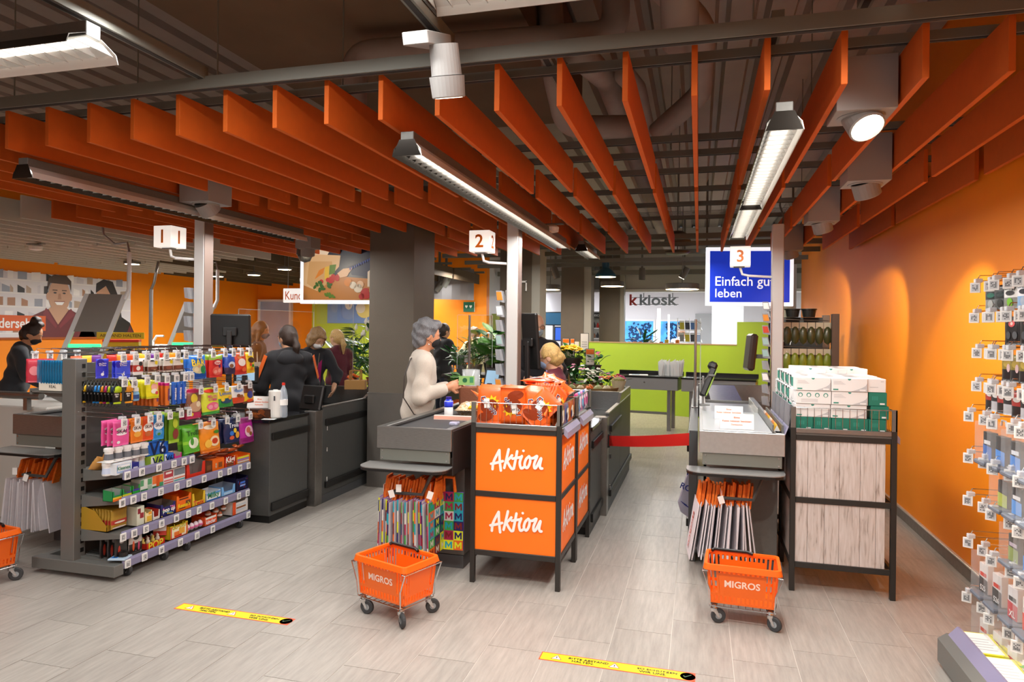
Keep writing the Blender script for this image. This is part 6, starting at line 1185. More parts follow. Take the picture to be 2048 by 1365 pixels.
def acrylic(p, rz, w, h, label, pole=0):
 e = thing('acrylic_screen', label, 'screen', p, rz); obj('sheet', MB().box((0, 0, 0), (w, .006, h)), GLASS, e)
 obj('edge', MB().box((-.004, -.001, 0), (0, .007, h)).box((w, -.001, 0), (w + .004, .007, h)).box((0, -.001, h), (w, .007, h + .004)), mat('bright acrylic edge', 'dfe6e4', .2, alpha=.8), e)
 if pole: obj('pole', MB().tube([(w * .35, -.02, -pole), (w * .35, -.02, h)], .013, 8), STEEL, e)
acrylic((-2.55, 7.08, 1.22), radians(14), .38, .59, 'hygiene screen on a steel pole at the lane two belt', 1.2); acrylic((-.02, 6.6, 1.0), radians(88), 1.2, .75, 'hygiene screen edge at lane three'); acrylic((-4.9, 6.5, 1.15), radians(80), 1.2, .7, 'hygiene screen at lane one behind the sweets shelf'); acrylic((-4.85, 7.95, 1.0), radians(35), .5, 1.0, 'hygiene screen in front of the till customers')
e = thing('steel_pole', 'thin steel pole of the hygiene screen at lane three', 'pole', (-.03, 6.58, .95)); obj('pole', MB().tube([(0, 0, 0), (0, 0, .82)], .012, 8), STEEL, e); obj('foot', MB().lathe([(.03, 0), (.03, .01), (0, .01)], 12), STEEL, e)
# red belt across the closed lane
e = thing('barrier_belt', 'red retractable belt closing the aisle of lane three', 'barrier', (-.78, 6.2, .66)); k = MB(); n = 12
P = [(.0 + .73 * i / n, -1.0 * i / n, .205 * i / n - .01 * sin(pi * i / n)) for i in range(n + 1)]
for a, b in zip(P, P[1:]): k.prism([(a[0], a[1], a[2] - .046), (b[0], b[1], b[2] - .046), (b[0], b[1], b[2] + .046), (a[0], a[1], a[2] + .046)], (.0015, .0015, 0))
obj('webbing', k, mat('red belt webbing', 'c0180f', .6, noise=(200, .05)), e); obj('end_clip', MB().box((-.02, -.015, -.06), (.015, .02, .06), 0, .004), BLACK, e)
# floor stickers
def sticker(x, y, rz, label):
 e = thing('floor_sticker', label, 'floor sticker', (x, y, .0002), rz); w, h = .76, .085; a = obj('strip', MB().box((0, 0, 0), (w, h, .0008)), mat('red sticker edge', 'ee5a34', .45), e); obj('yellow_field', MB().box((.006, .007, .0008), (w - .035, h - .007, .0011)).lathe([(.0, .0011), (.036, .0011)], 18, (w - .035, h / 2, .0)), mat('yellow sticker', 'f4dc1e', .45), e)
 b = mat('black lettering', '20201c', .5); t = MB(); put_text(t, 'BITTE ABSTAND', (.245, .052, .0012), X, Y, width=.2, height=.019, bold=.015); put_text(t, 'HALTEN.', (.22, .027, .0012), X, Y, width=.11, height=.019, bold=.015); put_text(t, 'SO SCHÜTZEN', (.58, .053, .0012), X, Y, width=.19, height=.02, bold=.015); put_text(t, 'WIR UNS.', (.56, .025, .0012), X, Y, width=.13, height=.019, bold=.015); obj('lettering', t, b, e)
 s = MB()
 for cx in (.085, .375):
  for k_, (r_, mi, l) in enumerate(((.036, 1, .0013), (.027, 0, .0016))): s.add([(cx + r_ * cos(pi / 2 + q * 2 * pi / 3) * .95, .038 + r_ * sin(pi / 2 + q * 2 * pi / 3) * .95, l) for q in range(3)], [(0, 1, 2)], mi)
  s.quad((cx - .0025, .036, .0019), (cx + .0025, .036, .0019), (cx + .0025, .052, .0019), (cx - .0025, .052, .0019), 2); s.quad((cx - .0025, .029, .0019), (cx + .0025, .029, .0019), (cx + .0025, .033, .0019), (cx - .0025, .033, .0019), 2)
 obj('warning_triangle', s, [PAPER, mat('red sticker edge', 'ee5a34', .45), b], e)
 c = MB().lathe([(0, .0014), (.028, .0014)], 18, (w - .04, h / 2, 0)); c.prism([(w - .058, .042, .0018), (w - .048, .028, .0018), (w - .016, .058, .0018), (w - .020, .062, .0018), (w - .047, .038, .0018), (w - .053, .047, .0018)], (0, 0, .0003), 1); obj('tick', c, [mat('red sticker edge', 'ee5a34', .45), mat('dark green tick', '3a5a3a', .5)], e)
sticker(-2.945, 3.345, radians(-.5), 'yellow floor sticker with black words in front of the sweets shelf'); sticker(-.76, 3.355, radians(-.7), 'yellow floor sticker with black words in front of the orange promotion stand')

# ------------------------------------------------------------------ hooks and packs on the right wall
def wall_hook(y, z, ln, label_=None):
 e = thing('wall_hook', f'chrome wall hook with price label, {label_}', 'hook', (1.78, y, z), 0, 'hooks on the orange wall'); obj('wire', MB().tube([(0, 0, .0), (-ln, 0, 0)], .0028, 6).tube([(0, 0, .028), (-ln + .01, 0, .028), (-ln, 0, .008), (-ln - .006, .0, -.006)], .0025, 6), CHROME, e)
 obj('back_plate', MB().box((-.006, -.015, -.012), (0, .015, .04)), GREY, e); t = price_tag(e, (-ln - .01, 0, -.035)); t.rotation_euler = (0, 0, -pi / 2 - .55); obj('tag_clip', MB().box((-ln - .014, -.014, -.01), (-ln + .02, .014, .012), 0, .003), mat('clear tag clip', 'dfe2e6', .1, alpha=.8), e); return e
GR1, GR2 = 'd8dcd8', '2a2f30'
rows_u = [(1.90, 1.38, (4.03, 3.91, 3.80, 3.69, 3.54, 3.42)), (1.745, 1.38, (4.04, 3.93, 3.85, 3.76, 3.66, 3.57, 3.48, 3.38)), (1.565, 1.38, (4.0, 3.9, 3.82, 3.73, 3.64, 3.54, 3.42)), (1.395, 1.38, (4.0, 3.9, 3.82, 3.74, 3.63, 3.53, 3.43)), (1.235, 1.36, (4.04, 3.90, 3.75, 3.58, 3.45)), (1.02, 1.36, (4.04, 3.9, 3.74, 3.6, 3.46)), (.80, 1.36, (4.04, 3.9, 3.75, 3.6, 3.46)), (.585, 1.36, (4.03, 3.9, 3.74, 3.58, 3.44)), (.30, 1.36, (4.04, 3.9, 3.76, 3.6, 3.46))]
rn = ['top', 'second', 'third', 'fourth', 'fifth', 'sixth', 'seventh', 'eighth', 'lowest']
for ri, (z, x, ys) in enumerate(rows_u):
 for i, y in enumerate(ys): wall_hook(y, z + .03, 1.78 - x - .02 * (i % 2), f'{nth(i)} from the lane side, {rn[ri]} row')
def wpack(kind, y, zt, w, h, t, cols, label, x=1.42, n=1, gap=.03, **kw):
 for i in range(n):
  e = bag(kind, y, zt, w, h, t, cols, label=label if i == 0 else f'{label}, {nth(i)} behind', x=x + i * gap, rz=-pi / 2 + .0, **kw); e['group'] = label
  e.rotation_euler = (0, 0, -pi / 2 + .35)
P3 = dict(cat='battery pack')
for i, (y, c, l) in enumerate(((3.93, ['1a2422', '8a8e8c'], 'black and green battery pack on the top row'), (3.82, ['181c1c', '5a5e5c'], 'black battery pack on the top row'), (3.71, ['e4e6e2', '8a8c84'], 'white battery pack with a green mark on the top row'), (3.57, ['e6e8ea', '8ab0d8'], 'white and blue battery pack on the top row'), (3.45, ['dcdfe2', '9ac0e0'], 'white battery pack at the picture edge of the top row'))):
 wpack('battery_pack', y, 1.90, .085, .12, .014, c, l, 1.41, 2, .05, bands=[(0, .5, 1)], blobs=[(.5, .62, .3, .1, ['1f6a58', '2a3a3a', '2a2a2a', '20202a', '2a2a2a'][i]), (.5, .25, .2, .18, ['b0b4b0', '3a3e3c', '7ac03a', 'a8b8c8', '8ab8e0'][i])], text='Energy' if i > 1 else None, tcol='181c20', tz=.8, tw=.8, **P3)
for i, (y, l) in enumerate(((3.74, 'black and red battery pack on the second row'), (3.58, 'larger black and red battery pack on the second row'), (3.45, 'black and red battery pack ending the second row'))):
 wpack('battery_pack', y, 1.745, .095, .135, .014, ['18181a', 'b83a2a'], l, 1.43, 2, .06, bands=[(.06, .16, 1)], blobs=[(.5, .75, .2, .12, 'e05a5a'), (.5, .75, .08, .06, 'f4d8d0'), (.3, .34, .14, .14, '4a4e52'), (.7, .34, .14, .14, '5a5e62')], **P3)
for i, y in enumerate((3.73, 3.64, 3.55, 3.46)):
 wpack('battery_pack', y, 1.565, .08, .125, .014, ['8a7a34', '1e1e1e'], f'bronze battery pack on the third row, {nth(i)} from the lane', 1.41, 2, .06, bands=[(0, .4, 1)], blobs=[(.5, .66, .3, .14, 'b8a04a'), (.6, .5, .12, .16, 'd8b8b8')], **P3)
for i, y in enumerate((3.93, 3.86, 3.79, 3.72, 3.63, 3.54, 3.45)):
 wpack('pen_pack', y, 1.395, .07, .115, .012, [['a83a34', '242424'], ['2a2a2c', 'b8b8bc']][i % 2], f'{["red", "black"][i % 2]} small pack, fourth row, {nth(i)} from the lane', 1.41, 2, .05, bands=[(0, .45, 1)], blobs=[(.5, .7, .3, .1, 'd8d4d0')], cat='pen pack')
# clear security boxes with ink cartridges
SECURE = mat('clear security box', 'e6ecee', .05, alpha=.15, coat=.5); SBASE = mat('grey security base', '6f7682', .4)
def secure(x, y, z, label, cols, text=None, h=.19):
 e = thing('security_box', label + ' security box', 'security box', (x, y, z), .0); w, d = .115, .05
 k = MB()
 for q in ([(-d, -w / 2, 0), (-d, w / 2, 0), (-d, w / 2, h), (-d, -w / 2, h)], [(d, -w / 2, 0), (d, w / 2, 0), (d, w / 2, h), (d, -w / 2, h)], [(-d, -w / 2, 0), (d, -w / 2, 0), (d, -w / 2, h), (-d, -w / 2, h)], [(-d, w / 2, 0), (d, w / 2, 0), (d, w / 2, h), (-d, w / 2, h)], [(-d, -w / 2, h), (d, -w / 2, h), (d, w / 2, h), (-d, w / 2, h)]): k.quad(*q)
 obj('clear_case', k, SECURE, e); obj('base', MB().box((-d - .005, -w / 2 - .004, -.022), (d + .005, w / 2 + .004, 0), 0, .006), SBASE, e); obj('hanger', MB().tube([(0, -.03, h), (0, -.02, h + .025), (0, .02, h + .025), (0, .03, h)], .005, 6), mat('clear tag clip', 'dfe2e6', .1, alpha=.8), e)
 c = thing('ink_pack', label + ' ink pack inside the clear box', 'ink pack', (x, y, z + .004), -pi / 2 + .1); ms = [mat('carton ' + q, q, .4) for q in cols]; m = MB().box((-.04, -.015, 0), (.04, .015, h * .72), 0, .002); b_ = obj('carton', m, ms[0], c)
 m = MB().quad((-.04, -.0156, 0), (.04, -.0156, 0), (.04, -.0156, h * .34), (-.04, -.0156, h * .38), 0).quad((-.03, -.016, h * .40), (.03, -.016, h * .40), (.03, -.016, h * .5), (-.03, -.016, h * .5), 1).quad((-.0405, -.014, .01), (-.0405, .014, .01), (-.0405, .014, h * .6), (-.0405, -.014, h * .6), 1)
 if text: put_text(m, text, (0, -.0165, h * .12), X, Z, width=.05, mi=2, bold=.02)
 obj('print', m, [ms[1], ms[2], PAPER], c)
BK = ['1a1a1e', '3a8ae0', 'e4e8ee']
for i, y in enumerate((3.90, 3.75, 3.59, 3.44)): secure(1.40, y, 1.03, ['black and blue', 'second black and blue', 'third black and blue', 'picture-edge black and blue'][i] + ' fifth-row', [['1a1a1e', '2a6ac0', 'e8ecf0'], ['16161a', '3a90e8', '1a1a1e'], ['20242a', '3a8ae0', 'dfe6ee'], BK][i])
for i, y in enumerate((3.72, 3.57, 3.43)): secure(1.40, y, .84, ['black and lime', 'second black and blue', 'picture-edge black'][i] + ' sixth-row', [['1e1e20', 'b8c43a', '3a3a3c'], ['1a1e24', '4a98e8', 'f0f2f4'], BK][i], h=.17)
for i, y in enumerate((3.60, 3.45)): secure(1.40, y, .62, ['black and green', 'picture-edge black'][i] + ' seventh-row', [['2a2a20', '8aa04a', 'c8b8c8'], BK][i], h=.17)
for i, y in enumerate((3.93, 3.77, 3.60, 3.45)): secure(1.40, y, .36, ['red and white cartridge', 'second red and white cartridge', 'third red and white cartridge', 'picture-edge red and white cartridge'][i] + ' eighth-row', [['e8e6e4', '1e1e20', 'd8331e'], ['e8e6e4', '28282a', 'd8331e'], ['e6e6e8', 'c8303a', '3a3a3c'], ['e8e6e4', 'd8331e', '1e1e20']][i], ['525', '526', 'XL', None][i], h=.2)
for i, y in enumerate((3.92, 3.76, 3.60, 3.45)): secure(1.40, y, .09, ['white and red cartridge', 'second white and red cartridge', 'third white and red cartridge', 'picture-edge white and red cartridge'][i] + ' lowest-row', [['eae8e6', 'dcdad8', 'd8331e'], ['e4e2e0', 'd8d6d4', 'c82a1e'], ['e6e4e2', 'c8c4c0', 'd8331e'], ['e8e6e4', 'd8331e', '9a9a9c']][i], h=.19)
# low shelf with flat packs at the lower right corner
e = thing('floor_shelf', 'low grey shelf with a lilac front strip at the lower right corner', 'shelf', (1.17, 2.4, 0)); obj('body', MB().prism([(0, 0, .02), (0, 0, .13), (.04, 0, .16), (.60, 0, .16), (.60, 0, .02)], (0, 1.48, 0)), SHM, e); obj('price_strip', MB().prism([(.04, 0, .16), (.08, 0, .205), (.09, 0, .205), (.06, 0, .16)], (0, 1.46, 0)), LILAC, e)
for i in range(12):
 a, b = i % 3, i // 3; x, y = 1.31 + a * .145, 3.72 - b * .27
 q = thing('paper_pack', f'white and yellow flat pack, {nth(a)} from the lilac strip, {["rear", "second", "third", "front"][b]} row of the low shelf', 'pack', (x, y, .162), .03 * ((i * 5) % 3 - 1), 'flat packs on the low shelf'); obj('pack', MB().box((-.068, -.125, 0), (.068, .125, .03), 0, .002), mat('yellow edge pack', 'e8e23a', .4), q); obj('label', MB().box((-.055, -.115, .03), (.055, .115, .0306)), PAPER, q)
 t = MB()
 for j in range(5): t.quad((-.04, -.08 + j * .03, .0308), (.04 - .01 * (j % 2), -.08 + j * .03, .0308), (.04 - .01 * (j % 2), -.072 + j * .03, .0308), (-.04, -.072 + j * .03, .0308))
 obj('print', t, ML, q)
e = thing('green_pack', 'green and white pouch lying across the flat packs', 'pack', (1.46, 3.44, .22), .6); k, _ = pillow(.18, .12, .02); o = obj('pouch', k, [foil('5ab02a')], e, (0, .06, .0), smooth=True); o.rotation_euler = (-pi / 2, 0, 0); obj('label', MB().box((-.085, -.05, .011), (.0, .05, .0116)), PAPER, e)
# ------------------------------------------------------------------ people: one smooth surface per body, clothes and hair as children
def surf(prims, h, noise=0.0, seed=0, nscale=9.0, k=.022):
 """iso-surface of a smooth union of round cones ('c', a, b, ra, rb[, k]), ellipsoids ('e', centre, radii, matrix or None[, k]) and cut-outs ('x', centre, radii, matrix)"""
 lo, hi = np.full(3, 1e9), np.full(3, -1e9)
 for p in prims:
  if p[0] == 'x': continue
  if p[0] == 'c': q = [np.array(p[1]) - max(p[3], p[4]), np.array(p[1]) + max(p[3], p[4]), np.array(p[2]) - max(p[3], p[4]), np.array(p[2]) + max(p[3], p[4])]
  else: r = max(p[2]); q = [np.array(p[1]) - r, np.array(p[1]) + r]
  for t in q: lo = np.minimum(lo, t); hi = np.maximum(hi, t)
 lo -= 3 * h; hi += 3 * h; n = np.ceil((hi - lo) / h).astype(int) + 1
 ax = [lo[i] + h * np.arange(n[i]) for i in range(3)]; F = np.full(n, 1.0, np.float32)
 for p in prims:
  if p[0] == 'c': a, b = np.array(p[1], float), np.array(p[2], float); m = max(p[3], p[4]) + .05; l, u = np.minimum(a, b) - m, np.maximum(a, b) + m
  else: c, r = np.array(p[1], float), np.array(p[2], float); m = max(r) + .05; l, u = c - m, c + m
  s = [slice(max(0, int((l[i] - lo[i]) / h)), min(n[i], int((u[i] - lo[i]) / h) + 2)) for i in range(3)]
  if any(q.stop <= q.start for q in s): continue
  Xg, Yg, Zg = np.meshgrid(ax[0][s[0]], ax[1][s[1]], ax[2][s[2]], indexing='ij')
  if p[0] == 'c':
   d = b - a; L2 = max(d @ d, 1e-9); t = np.clip(((Xg - a[0]) * d[0] + (Yg - a[1]) * d[1] + (Zg - a[2]) * d[2]) / L2, 0, 1)
   D = np.sqrt((Xg - a[0] - t * d[0]) ** 2 + (Yg - a[1] - t * d[1]) ** 2 + (Zg - a[2] - t * d[2]) ** 2) - (p[3] + t * (p[4] - p[3])); kk = p[5] if len(p) > 5 else k
  else:
   x, y, z = Xg - c[0], Yg - c[1], Zg - c[2]
   if p[3] is not None: M = np.array(p[3]); x, y, z = M[0][0] * x + M[1][0] * y + M[2][0] * z, M[0][1] * x + M[1][1] * y + M[2][1] * z, M[0][2] * x + M[1][2] * y + M[2][2] * z
   k0 = np.sqrt((x / r[0]) ** 2 + (y / r[1]) ** 2 + (z / r[2]) ** 2); k1 = np.sqrt((x / r[0] ** 2) ** 2 + (y / r[1] ** 2) ** 2 + (z / r[2] ** 2) ** 2) + 1e-9
   D = k0 * (k0 - 1) / k1; kk = p[4] if len(p) > 4 else k
  f = F[s[0], s[1], s[2]]
  if p[0] == 'x': F[s[0], s[1], s[2]] = np.maximum(f, -D)
  else:
   e = np.maximum(kk - np.abs(f - D), 0) / kk; F[s[0], s[1], s[2]] = np.minimum(f, D) - e * e * kk * .25
 if noise:
  Xg, Yg, Zg = np.meshgrid(*ax, indexing='ij', sparse=True); g = nscale
  F = F + noise * (np.sin(Xg * g * 2.1 + seed + 1.3 * np.sin(Zg * g * 1.1)) * np.sin(Yg * g * 2.3 + seed * 2) + .7 * np.sin(Zg * g * 2.9 + 2 * np.sin(Xg * g * 1.3 + seed) + Yg * g)).astype(np.float32)
 S = F < 0; c8 = [S[i:n[0] - 1 + i, j:n[1] - 1 + j, q:n[2] - 1 + q] for i in (0, 1) for j in (0, 1) for q in (0, 1)]
 cnt = sum(c.astype(np.int8) for c in c8); act = (cnt > 0) & (cnt < 8); ci = np.argwhere(act)
 idx = np.full(act.shape, -1, np.int64); idx[act] = np.arange(len(ci)); acc = np.zeros((len(ci), 3)); num = np.zeros(len(ci))
 corners = [(i, j, q) for i in (0, 1) for j in (0, 1) for q in (0, 1)]
 val = {c: F[ci[:, 0] + c[0], ci[:, 1] + c[1], ci[:, 2] + c[2]] for c in corners}
 for c in corners:
  for a in range(3):
   if c[a] == 0:
    d = list(c); d[a] = 1; d = tuple(d); v0, v1 = val[c], val[d]; m = (v0 < 0) != (v1 < 0); t = np.where(m, v0 / np.where(m, v0 - v1, 1), 0)
    for q in range(3): acc[:, q] += np.where(m, c[q] + (t if q == a else 0), 0)
    num += m
 V = lo + h * (ci + acc / num[:, None]); faces = []
 for a in range(3):
  b, c = (a + 1) % 3, (a + 2) % 3; s0 = [slice(None)] * 3; s1 = [slice(None)] * 3; s0[a] = slice(0, n[a] - 1); s1[a] = slice(1, n[a])
  A, B = S[tuple(s0)], S[tuple(s1)]; e = np.argwhere(A != B); e = e[(e[:, b] > 0) & (e[:, c] > 0) & (e[:, b] < n[b] - 1) & (e[:, c] < n[c] - 1)]
  if not len(e): continue
  def cell(db, dc): w = e.copy(); w[:, b] += db; w[:, c] += dc; return idx[w[:, 0], w[:, 1], w[:, 2]]
  q = np.stack([cell(-1, -1), cell(0, -1), cell(0, 0), cell(-1, 0)], 1); flip = ~A[e[:, 0], e[:, 1], e[:, 2]]; q[flip] = q[flip][:, ::-1]; faces.append(q)
 return V, np.concatenate(faces)
def surf_obj(name, prims, h, m, parent, **kw):
 V, Fq = surf(prims, h, **kw); me = bpy.data.meshes.new(name); me.vertices.add(len(V)); me.vertices.foreach_set('co', V.astype(np.float32).ravel())
 me.loops.add(Fq.size); me.loops.foreach_set('vertex_index', Fq.astype(np.int32).ravel()); me.polygons.add(len(Fq)); me.polygons.foreach_set('loop_start', np.arange(0, Fq.size, 4, dtype=np.int32)); me.polygons.foreach_set('use_smooth', [True] * len(Fq))
 me.update(calc_edges=True); me.validate()
 for q in (m if isinstance(m, list) else [m]): me.materials.append(q)
 o = bpy.data.objects.new(name, me); C.objects.link(o); o.parent = parent; return o, V, Fq
SKIN = lambda c: mat('skin ' + c, c, .5, noise=(14, .05)); HAIR = lambda c: mat('hair ' + c, c, .45, noise=(60, .35), bump=(90, .5), stretch=(3, 3, .6)); CLOTH = lambda c: mat('cloth ' + c, c, .85, noise=(120, .05), bump=(260, .12), sheen=.1)
def hand_prims(wr, d, nrm, s, side, curl=.5, k=.006):
 """palm, four unequal fingers with two bends, and a thumb leaving the side of the palm"""
 d, nrm = Vector(d).normalized(), Vector(nrm).normalized(); nrm = (nrm - d * nrm.dot(d)).normalized(); t = d.cross(nrm) * side; wr = Vector(wr); P = []
 pc = wr + d * .045 * s; R = [[t[0], d[0], nrm[0]], [t[1], d[1], nrm[1]], [t[2], d[2], nrm[2]]]
 P.append(('e', tuple(pc), (.040 * s, .052 * s, .016 * s), R, .012)); P.append(('c', tuple(wr - d * .02), tuple(wr + d * .03 * s), .025 * s, .024 * s, .015))
 for i, (off, L_) in enumerate(((.030, .068), (.010, .078), (-.011, .072), (-.031, .056))):
  a = wr + d * (.085 - .004 * abs(i - 1)) * s + t * off * s; sp = t * (off * .35); c1, c2 = curl * .7, curl * 1.5
  d1 = (d * cos(c1) + nrm * sin(c1) + sp * 2).normalized(); d2 = (d * cos(c2) + nrm * sin(c2) + sp).normalized(); b = a + d1 * L_ * .5 * s; c = b + d2 * L_ * .5 * s
  P.append(('c', tuple(a - d * .02 * s), tuple(b), .0092 * s, .0085 * s, k)); P.append(('c', tuple(b), tuple(c), .0085 * s, .0068 * s, k))
 a = wr + d * .03 * s + t * .032 * s; b = a + (t * .75 + d * .55 + nrm * .3).normalized() * .036 * s; c = b + (d * .8 + t * .1 + nrm * (.3 + curl * .4)).normalized() * .03 * s
 P.append(('c', tuple(a), tuple(b), .0125 * s, .0105 * s, .01)); P.append(('c', tuple(b), tuple(c), .0105 * s, .008 * s, k)); return P
def person(label, loc, face, H=1.66, lean=0.0, head=(0, 0), arms=None, skin='d9a584', top=None, sleeve=1.0, trousers='30323a', hair=None, style='short', mask=None, h=.010, seated=False, shoe='26262a', glasses=False, name='person', neck_open=0.0, bulk=1.0, hcut=True, extra=None, hands=(.5, .5), eyes=True):
 e = thing(name, label, 'person', loc, radians(face - 90)); s = H / 1.66; zoff = -.40 if seated else 0.0
 pel = Vector((0, 0, (.92 + zoff) * s)); Lm = Matrix.Translation(pel) @ Matrix.Rotation(-lean, 4, 'X') @ Matrix.Translation(-pel)
 U = lambda x, y, z: Lm @ (Vector((x * s, y * s, (z + zoff) * s))); D = lambda x, y, z: Vector((x * s, y * s, z * s))
 nb = U(0, -.015, 1.40); ht, hp = head                      # turn left +, pitch down +
 Hm = Matrix.Translation(U(0, .005, 1.455)) @ Matrix.Rotation(ht, 4, 'Z') @ Matrix.Rotation(-hp - lean * .45, 4, 'X') @ Matrix.Scale(s, 4); HD = lambda x, y, z: Hm @ Vector((x, y, z))
 Rh = [[Hm[i][j] / s for j in range(3)] for i in range(3)]; T = tuple
 torso = [('e', T(U(0, 0, 1.23)), (.150 * s * bulk, .098 * s * bulk, .20 * s), None), ('e', T(U(0, .0, 1.05)), (.130 * s * bulk, .092 * s * bulk, .17 * s), None), ('c', T(U(-.13, -.012, 1.345)), T(U(.13, -.012, 1.345)), .052 * s, .052 * s, .04), ('e', T(U(0, -.01, .93)), (.158 * s * bulk, .108 * s * bulk, .13 * s), None)]
 if seated: hips = [U(q * .09, .02, .92) for q in (-1, 1)]; knees = [Vector((q * .10 * s, .43 * s, .50 * s)) for q in (-1, 1)]; ank = [Vector((q * .10 * s, .40 * s, .09 * s)) for q in (-1, 1)]
 else: hips = [D(q * .085, 0, .90) for q in (-1, 1)]; knees = [D(q * .088, .015, .49) for q in (-1, 1)]; ank = [D(q * .09, -.02, .085) for q in (-1, 1)]
 legs = []
 for a, b, c in zip(hips, knees, ank): legs += [('c', T(a), T(b), .078 * s, .054 * s), ('c', T(b), T(c), .053 * s, .034 * s), ('e', T(b.lerp(c, .3) - Vector((0, .018 * s, 0))), (.05 * s, .05 * s, .1 * s), None)]
 feet = [('c', T(c - Vector((0, .03, .045)) * s), T(c + Vector((.0, .14, -.05)) * s), .036 * s, .028 * s) for c in ank]
 arms = arms or (((-.035, -.02, -.29), (-.03, .06, -.53)), ((.035, -.02, -.29), (.03, .06, -.53)))
 A = []; HN = []; AR = []
 for q, ((eo, wo), cu) in enumerate(zip(arms, hands)):
  sg = -1 if q == 0 else 1; sh = U(sg * .170, -.012, 1.345); el = sh + Vector(eo) * s; wr = sh + Vector(wo) * s; AR.append((sh, el, wr)); A += [('c', T(sh), T(el), .047 * s, .038 * s, .03), ('c', T(el), T(wr), .038 * s, .025 * s)]
  dr = (wr - el).normalized(); nn = Vector((-sg * .8, .2, -.3)) if abs(dr.z) > .6 else Vector((-sg * .9, 0, -.25)); HN += hand_prims(wr, dr, nn, s, -sg, cu)
 hd = [('e', T(HD(0, .0, .125)), (.076 * s, .098 * s, .112 * s), Rh), ('e', T(HD(0, .038, .075)), (.056 * s, .062 * s, .078 * s), Rh), ('c', T(HD(0, .09, .112)), T(HD(0, .110, .082)), .009 * s, .014 * s, .015), ('c', T(nb), T(HD(0, -.01, .05)), .056 * s, .05 * s)] + [('e', T(HD(q * .078, -.008, .100)), (.010 * s, .021 * s, .032 * s), Rh, .01) for q in (-1, 1)] + [('e', T(HD(q * .032, .082, .128)), (.022 * s, .012 * s, .010 * s), Rh, .012) for q in (-1, 1)] + [('c', T(HD(-.018, .094, .055)), T(HD(.018, .094, .055)), .008 * s, .008 * s, .008)]
 surf_obj('body', hd + torso + A + HN + legs + feet, h if h > .007 else .0055, SKIN(skin), e)
 def grow(P, g): return [(p[0], p[1], p[2], p[3] + g, p[4] + g, *p[5:]) if p[0] == 'c' else (p[0], p[1], tuple(r + g for r in p[2]), *p[3:]) for p in P]
 if top:
  col, hem, g = top; P = grow(torso, g); arm = []
  for (sh, el, wr) in AR:
   arm.append(('c', T(sh), T(el), .047 * s + g * 1.2, .042 * s + g, .03))
   if sleeve > .5: arm.append(('c', T(el), T(el.lerp(wr, (sleeve - .5) * 2 * .97)), .042 * s + g, .030 * s + g * 1.1, .03))
  P += arm + [('e', T(U(0, 0, hem + .10)), (.158 * s * bulk + g, .112 * s * bulk + g, .11 * s), None), ('c', T(U(0, -.02, 1.37)), T(U(0, -.02, 1.40 - neck_open)), .068 * s + g, .058 * s + g * .6, .03)]
  surf_obj('top', P, max(h, .008), CLOTH(col), e, noise=.0060, seed=len(label), nscale=12)
 P = grow(legs, .012) + [('e', T(U(0, -.005, .93)), (.168 * s * bulk, .118 * s * bulk, .12 * s), None)]
 surf_obj('trousers', P, max(h, .01), CLOTH(trousers), e, noise=.0025, seed=3, nscale=9); surf_obj('shoes', grow(feet, .012), max(h, .009), mat('shoe ' + shoe, shoe, .5), e)
 if hair:
  P = [('e', T(HD(0, -.014, .138)), (.088 * s, .104 * s, .113 * s), Rh), ('e', T(HD(0, -.045, .10)), (.080 * s, .075 * s, .09 * s), Rh)]; ns = .0025
  if style == 'short_full': P = [('e', T(HD(0, -.012, .150)), (.087 * s, .113 * s, .110 * s), Rh), ('e', T(HD(0, -.05, .09)), (.080 * s, .070 * s, .095 * s), Rh), ('e', T(HD(0, .055, .215)), (.065 * s, .055 * s, .035 * s), Rh)]; ns = .008
  if style == 'bob': P = [('e', T(HD(0, -.012, .140)), (.100 * s, .114 * s, .120 * s), Rh), ('e', T(HD(0, -.05, .06)), (.098 * s, .08 * s, .095 * s), Rh)] + [('e', T(HD(q * .085, .005, .07)), (.028 * s, .05 * s, .08 * s), Rh) for q in (-1, 1)]; ns = .005
  if style == 'ponytail': P += [('e', T(HD(0, -.105, .13)), (.03 * s, .03 * s, .03 * s), Rh), ('c', T(HD(0, -.11, .13)), T(HD(0, -.135, .0)), .030 * s, .036 * s), ('c', T(HD(0, -.135, .0)), T(HD(0, -.115, -.13)), .036 * s, .014 * s)]
  if style == 'bun': P += [('e', T(HD(0, -.03, .275)), (.055 * s, .055 * s, .05 * s), Rh), ('e', T(HD(0.02, .03, .25)), (.05 * s, .04 * s, .035 * s), Rh)]; ns = .005
  if style == 'long': P += [('c', T(HD(0, -.06, .10)), T(HD(0, -.085, -.12)), .082 * s, .075 * s), ('c', T(HD(0, -.085, -.12)), T(HD(0, -.075, -.24)), .075 * s, .03 * s)] + [('c', T(HD(q * .07, -.0, .12)), T(HD(q * .085, .01, -.14)), .03 * s, .026 * s) for q in (-1, 1)]
  if style == 'updo': P += [('e', T(HD(0, -.105, .09)), (.04 * s, .035 * s, .05 * s), Rh), ('c', T(HD(.0, -.12, .11)), T(HD(.0, -.15, .075)), .014 * s, .008 * s)]
  if style == 'fringe': P = [('e', T(HD(0, -.03, .115)), (.081 * s, .090 * s, .06 * s), Rh)]
  cut = [('x', T(HD(0, .13, .068)), (.12 * s, .11 * s, .125 * s), Rh)] + [('x', T(HD(q * .088, .012, .085)), (.03 * s, .03 * s, .036 * s), Rh) for q in (-1, 1)] if style not in ('long', 'bob') else [('x', T(HD(0, .135, .06)), (.10 * s, .105 * s, .130 * s), Rh)]
